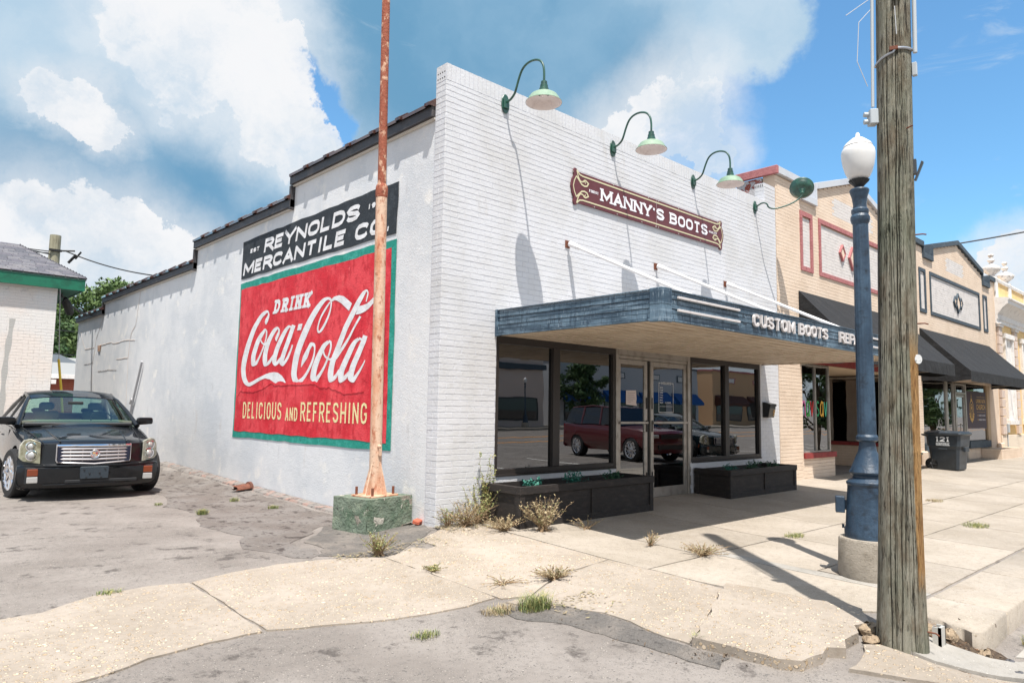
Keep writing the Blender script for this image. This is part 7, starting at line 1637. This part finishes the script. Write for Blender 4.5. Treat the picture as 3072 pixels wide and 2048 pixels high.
def opp(x0, x1, h, mat, cap, aw, lab, win=True, y=-46.5):
    b = thing('opposite_building', lab, 'building', ((x0+x1)/2, y, -.25))
    part('wall', MB().box(x0,x1,y-12,y,-.3,h), mat, b); part('parapet_cap', MB().box(x0-.1,x1+.1,y-12.1,y+.12,h,h+.22), cap, b)
    k = max(1, int((x1-x0)/7)); w = (x1-x0)/k
    for i in range(k):
        a = x0+i*w
        f = part('window', MB().box(a+.8,a+w-.8,y-.0,y+.05,.4,2.7), plast, b); part('pane', MB().box(a+1,a+w-1,y+.05,y+.07,.55,2.6), dkglass, f)
        if win: part('panel', MB().box(a+w*.3,a+w*.7,y,y+.06,h-1.7,h-.9), cap, b); part('panel_face', MB().box(a+w*.33,a+w*.67,y+.06,y+.08,h-1.6,h-1.0), ivory, b)
        if aw: part('awning', MB().prism([(a+.6,y+.05,4.0),(a+.6,y+1.6,2.9),(a+.6,y+1.6,2.6),(a+.6,y+.05,2.6)], (0,0,0), (w-1.2,0,0)), aw, b)
    return b
blueaw = M('blue_canvas', sr(16,84,150), .8); pinkw = M('pinkish_plaster', sr(206,188,178), .85); greyw = M('grey_plaster', sr(186,188,192), .85); tanb = M('tan_brick_far', sr(196,160,124), .85)
o1 = opp(24,47,8.5,pinkw,slate,None,'tall pinkish corner building across the street with a dark round wall sign',win=False,y=-44)
part('band', MB().box(23.9,47.15,-44.1,-43.7,5.6,6.2), MATS['slate_blue_paint'], o1)
for i in range(6): part('upper_window', MB().box(25.5+i*3.6,26.9+i*3.6,-44.0,-43.92,6.6,8.2), MATS['tan_post'], o1)
sgn = thing('round_wall_sign', 'dark rounded sign with white script on the corner building across the street', 'sign', (36, -43.9, 2.2))
OP = lambda a, b, d: (a, -43.9+d, b)
part('board', flat(split_simple([circ(36,3.6,1.5,24,1.7)])+[rect(34,38,2.9,4.3)], OP, .0, .05), M('sign_black', sr(26,30,36), .5), sgn)
part('lettering', flat([[(72-a, b) for a, b in p] for p in text("KNIGHTS", 34.3, 37.7, 3.4, .6, .13)], OP, .01), sw_, sgn, recalc=False)
opp(52,80,7.2,greyw,slate,blueaw,'grey stepped shop row with bright blue awnings across the street')
opp(84,110,7.5,tanb,redb,M('brown_canvas', sr(80,44,34), .8),'tan brick building with red coping across the street')
opp(-40,20,6.5,ivory,slate,None,'pale low building across the street left of the corner building')
street_lamp(42, -41.5, 'street lamp on the far pavement in front of the pinkish corner building', fine=False)
tree(26.3,-6.4,-.2,5.0,2.4,9000,'small leafy street tree at the kerb beside the parked cars',lm2,.10)
tree(52,-43,-.2,7,3.2,5000,'bushy green street tree across the road in front of the grey shop row',lm2,.2)
tree(62,-62,-.2,14,6,5000,'big tree behind the buildings across the street',lm1,.35)
for i, x in enumerate((33,39,45)): tree(x,-7.2,-.2,5.0,2.2,5000,('first','second','third')[i]+' street tree further along the kerb to the right',lm2,.12)

def litter(x0, x1, y0, y1, n, lab, mat, smin=.006, smax=.03, nm='dry_litter'):
    mb = MB()
    for _ in range(n):
        x = random.uniform(x0, x1); y = y0+(y1-y0)*abs(random.gauss(0, .45)); z = G(x, y)+.006; a = random.uniform(0, 6.28); L = random.uniform(smin, smax); w = L*random.uniform(.12, .4)
        u = Vector((math.cos(a), math.sin(a), random.uniform(-.2,.3)))*L; v = Vector((-math.sin(a), math.cos(a), 0))*w; c = Vector((x, y, z+abs(u.z)))
        mb.quad(tuple(c-u), tuple(c+v), tuple(c+u), tuple(c-v))
    return solo(nm, mb, mat, lab, 'litter', kind='stuff', recalc=False)
litter(-.05, 1.2, -.02, -.5, 1500, 'dead stems and leaf litter gathered along the foot of the white brick corner', dryw)
litter(-1.7, -.3, -.35, -.75, 500, 'thin scatter of dry leaf litter where the lot asphalt meets the apron', dryw)
litter(.15, 1.15, -5.3, -6.1, 600, 'dead leaves and bark bits in the rubble beside the utility pole', M('brown_litter', sr(112,84,62), .9, rnd=.2), .008, .03)
litter(-1.1, -.5, -3.0, -3.5, 200, 'dry grass bits on the dark asphalt lip', dryw)
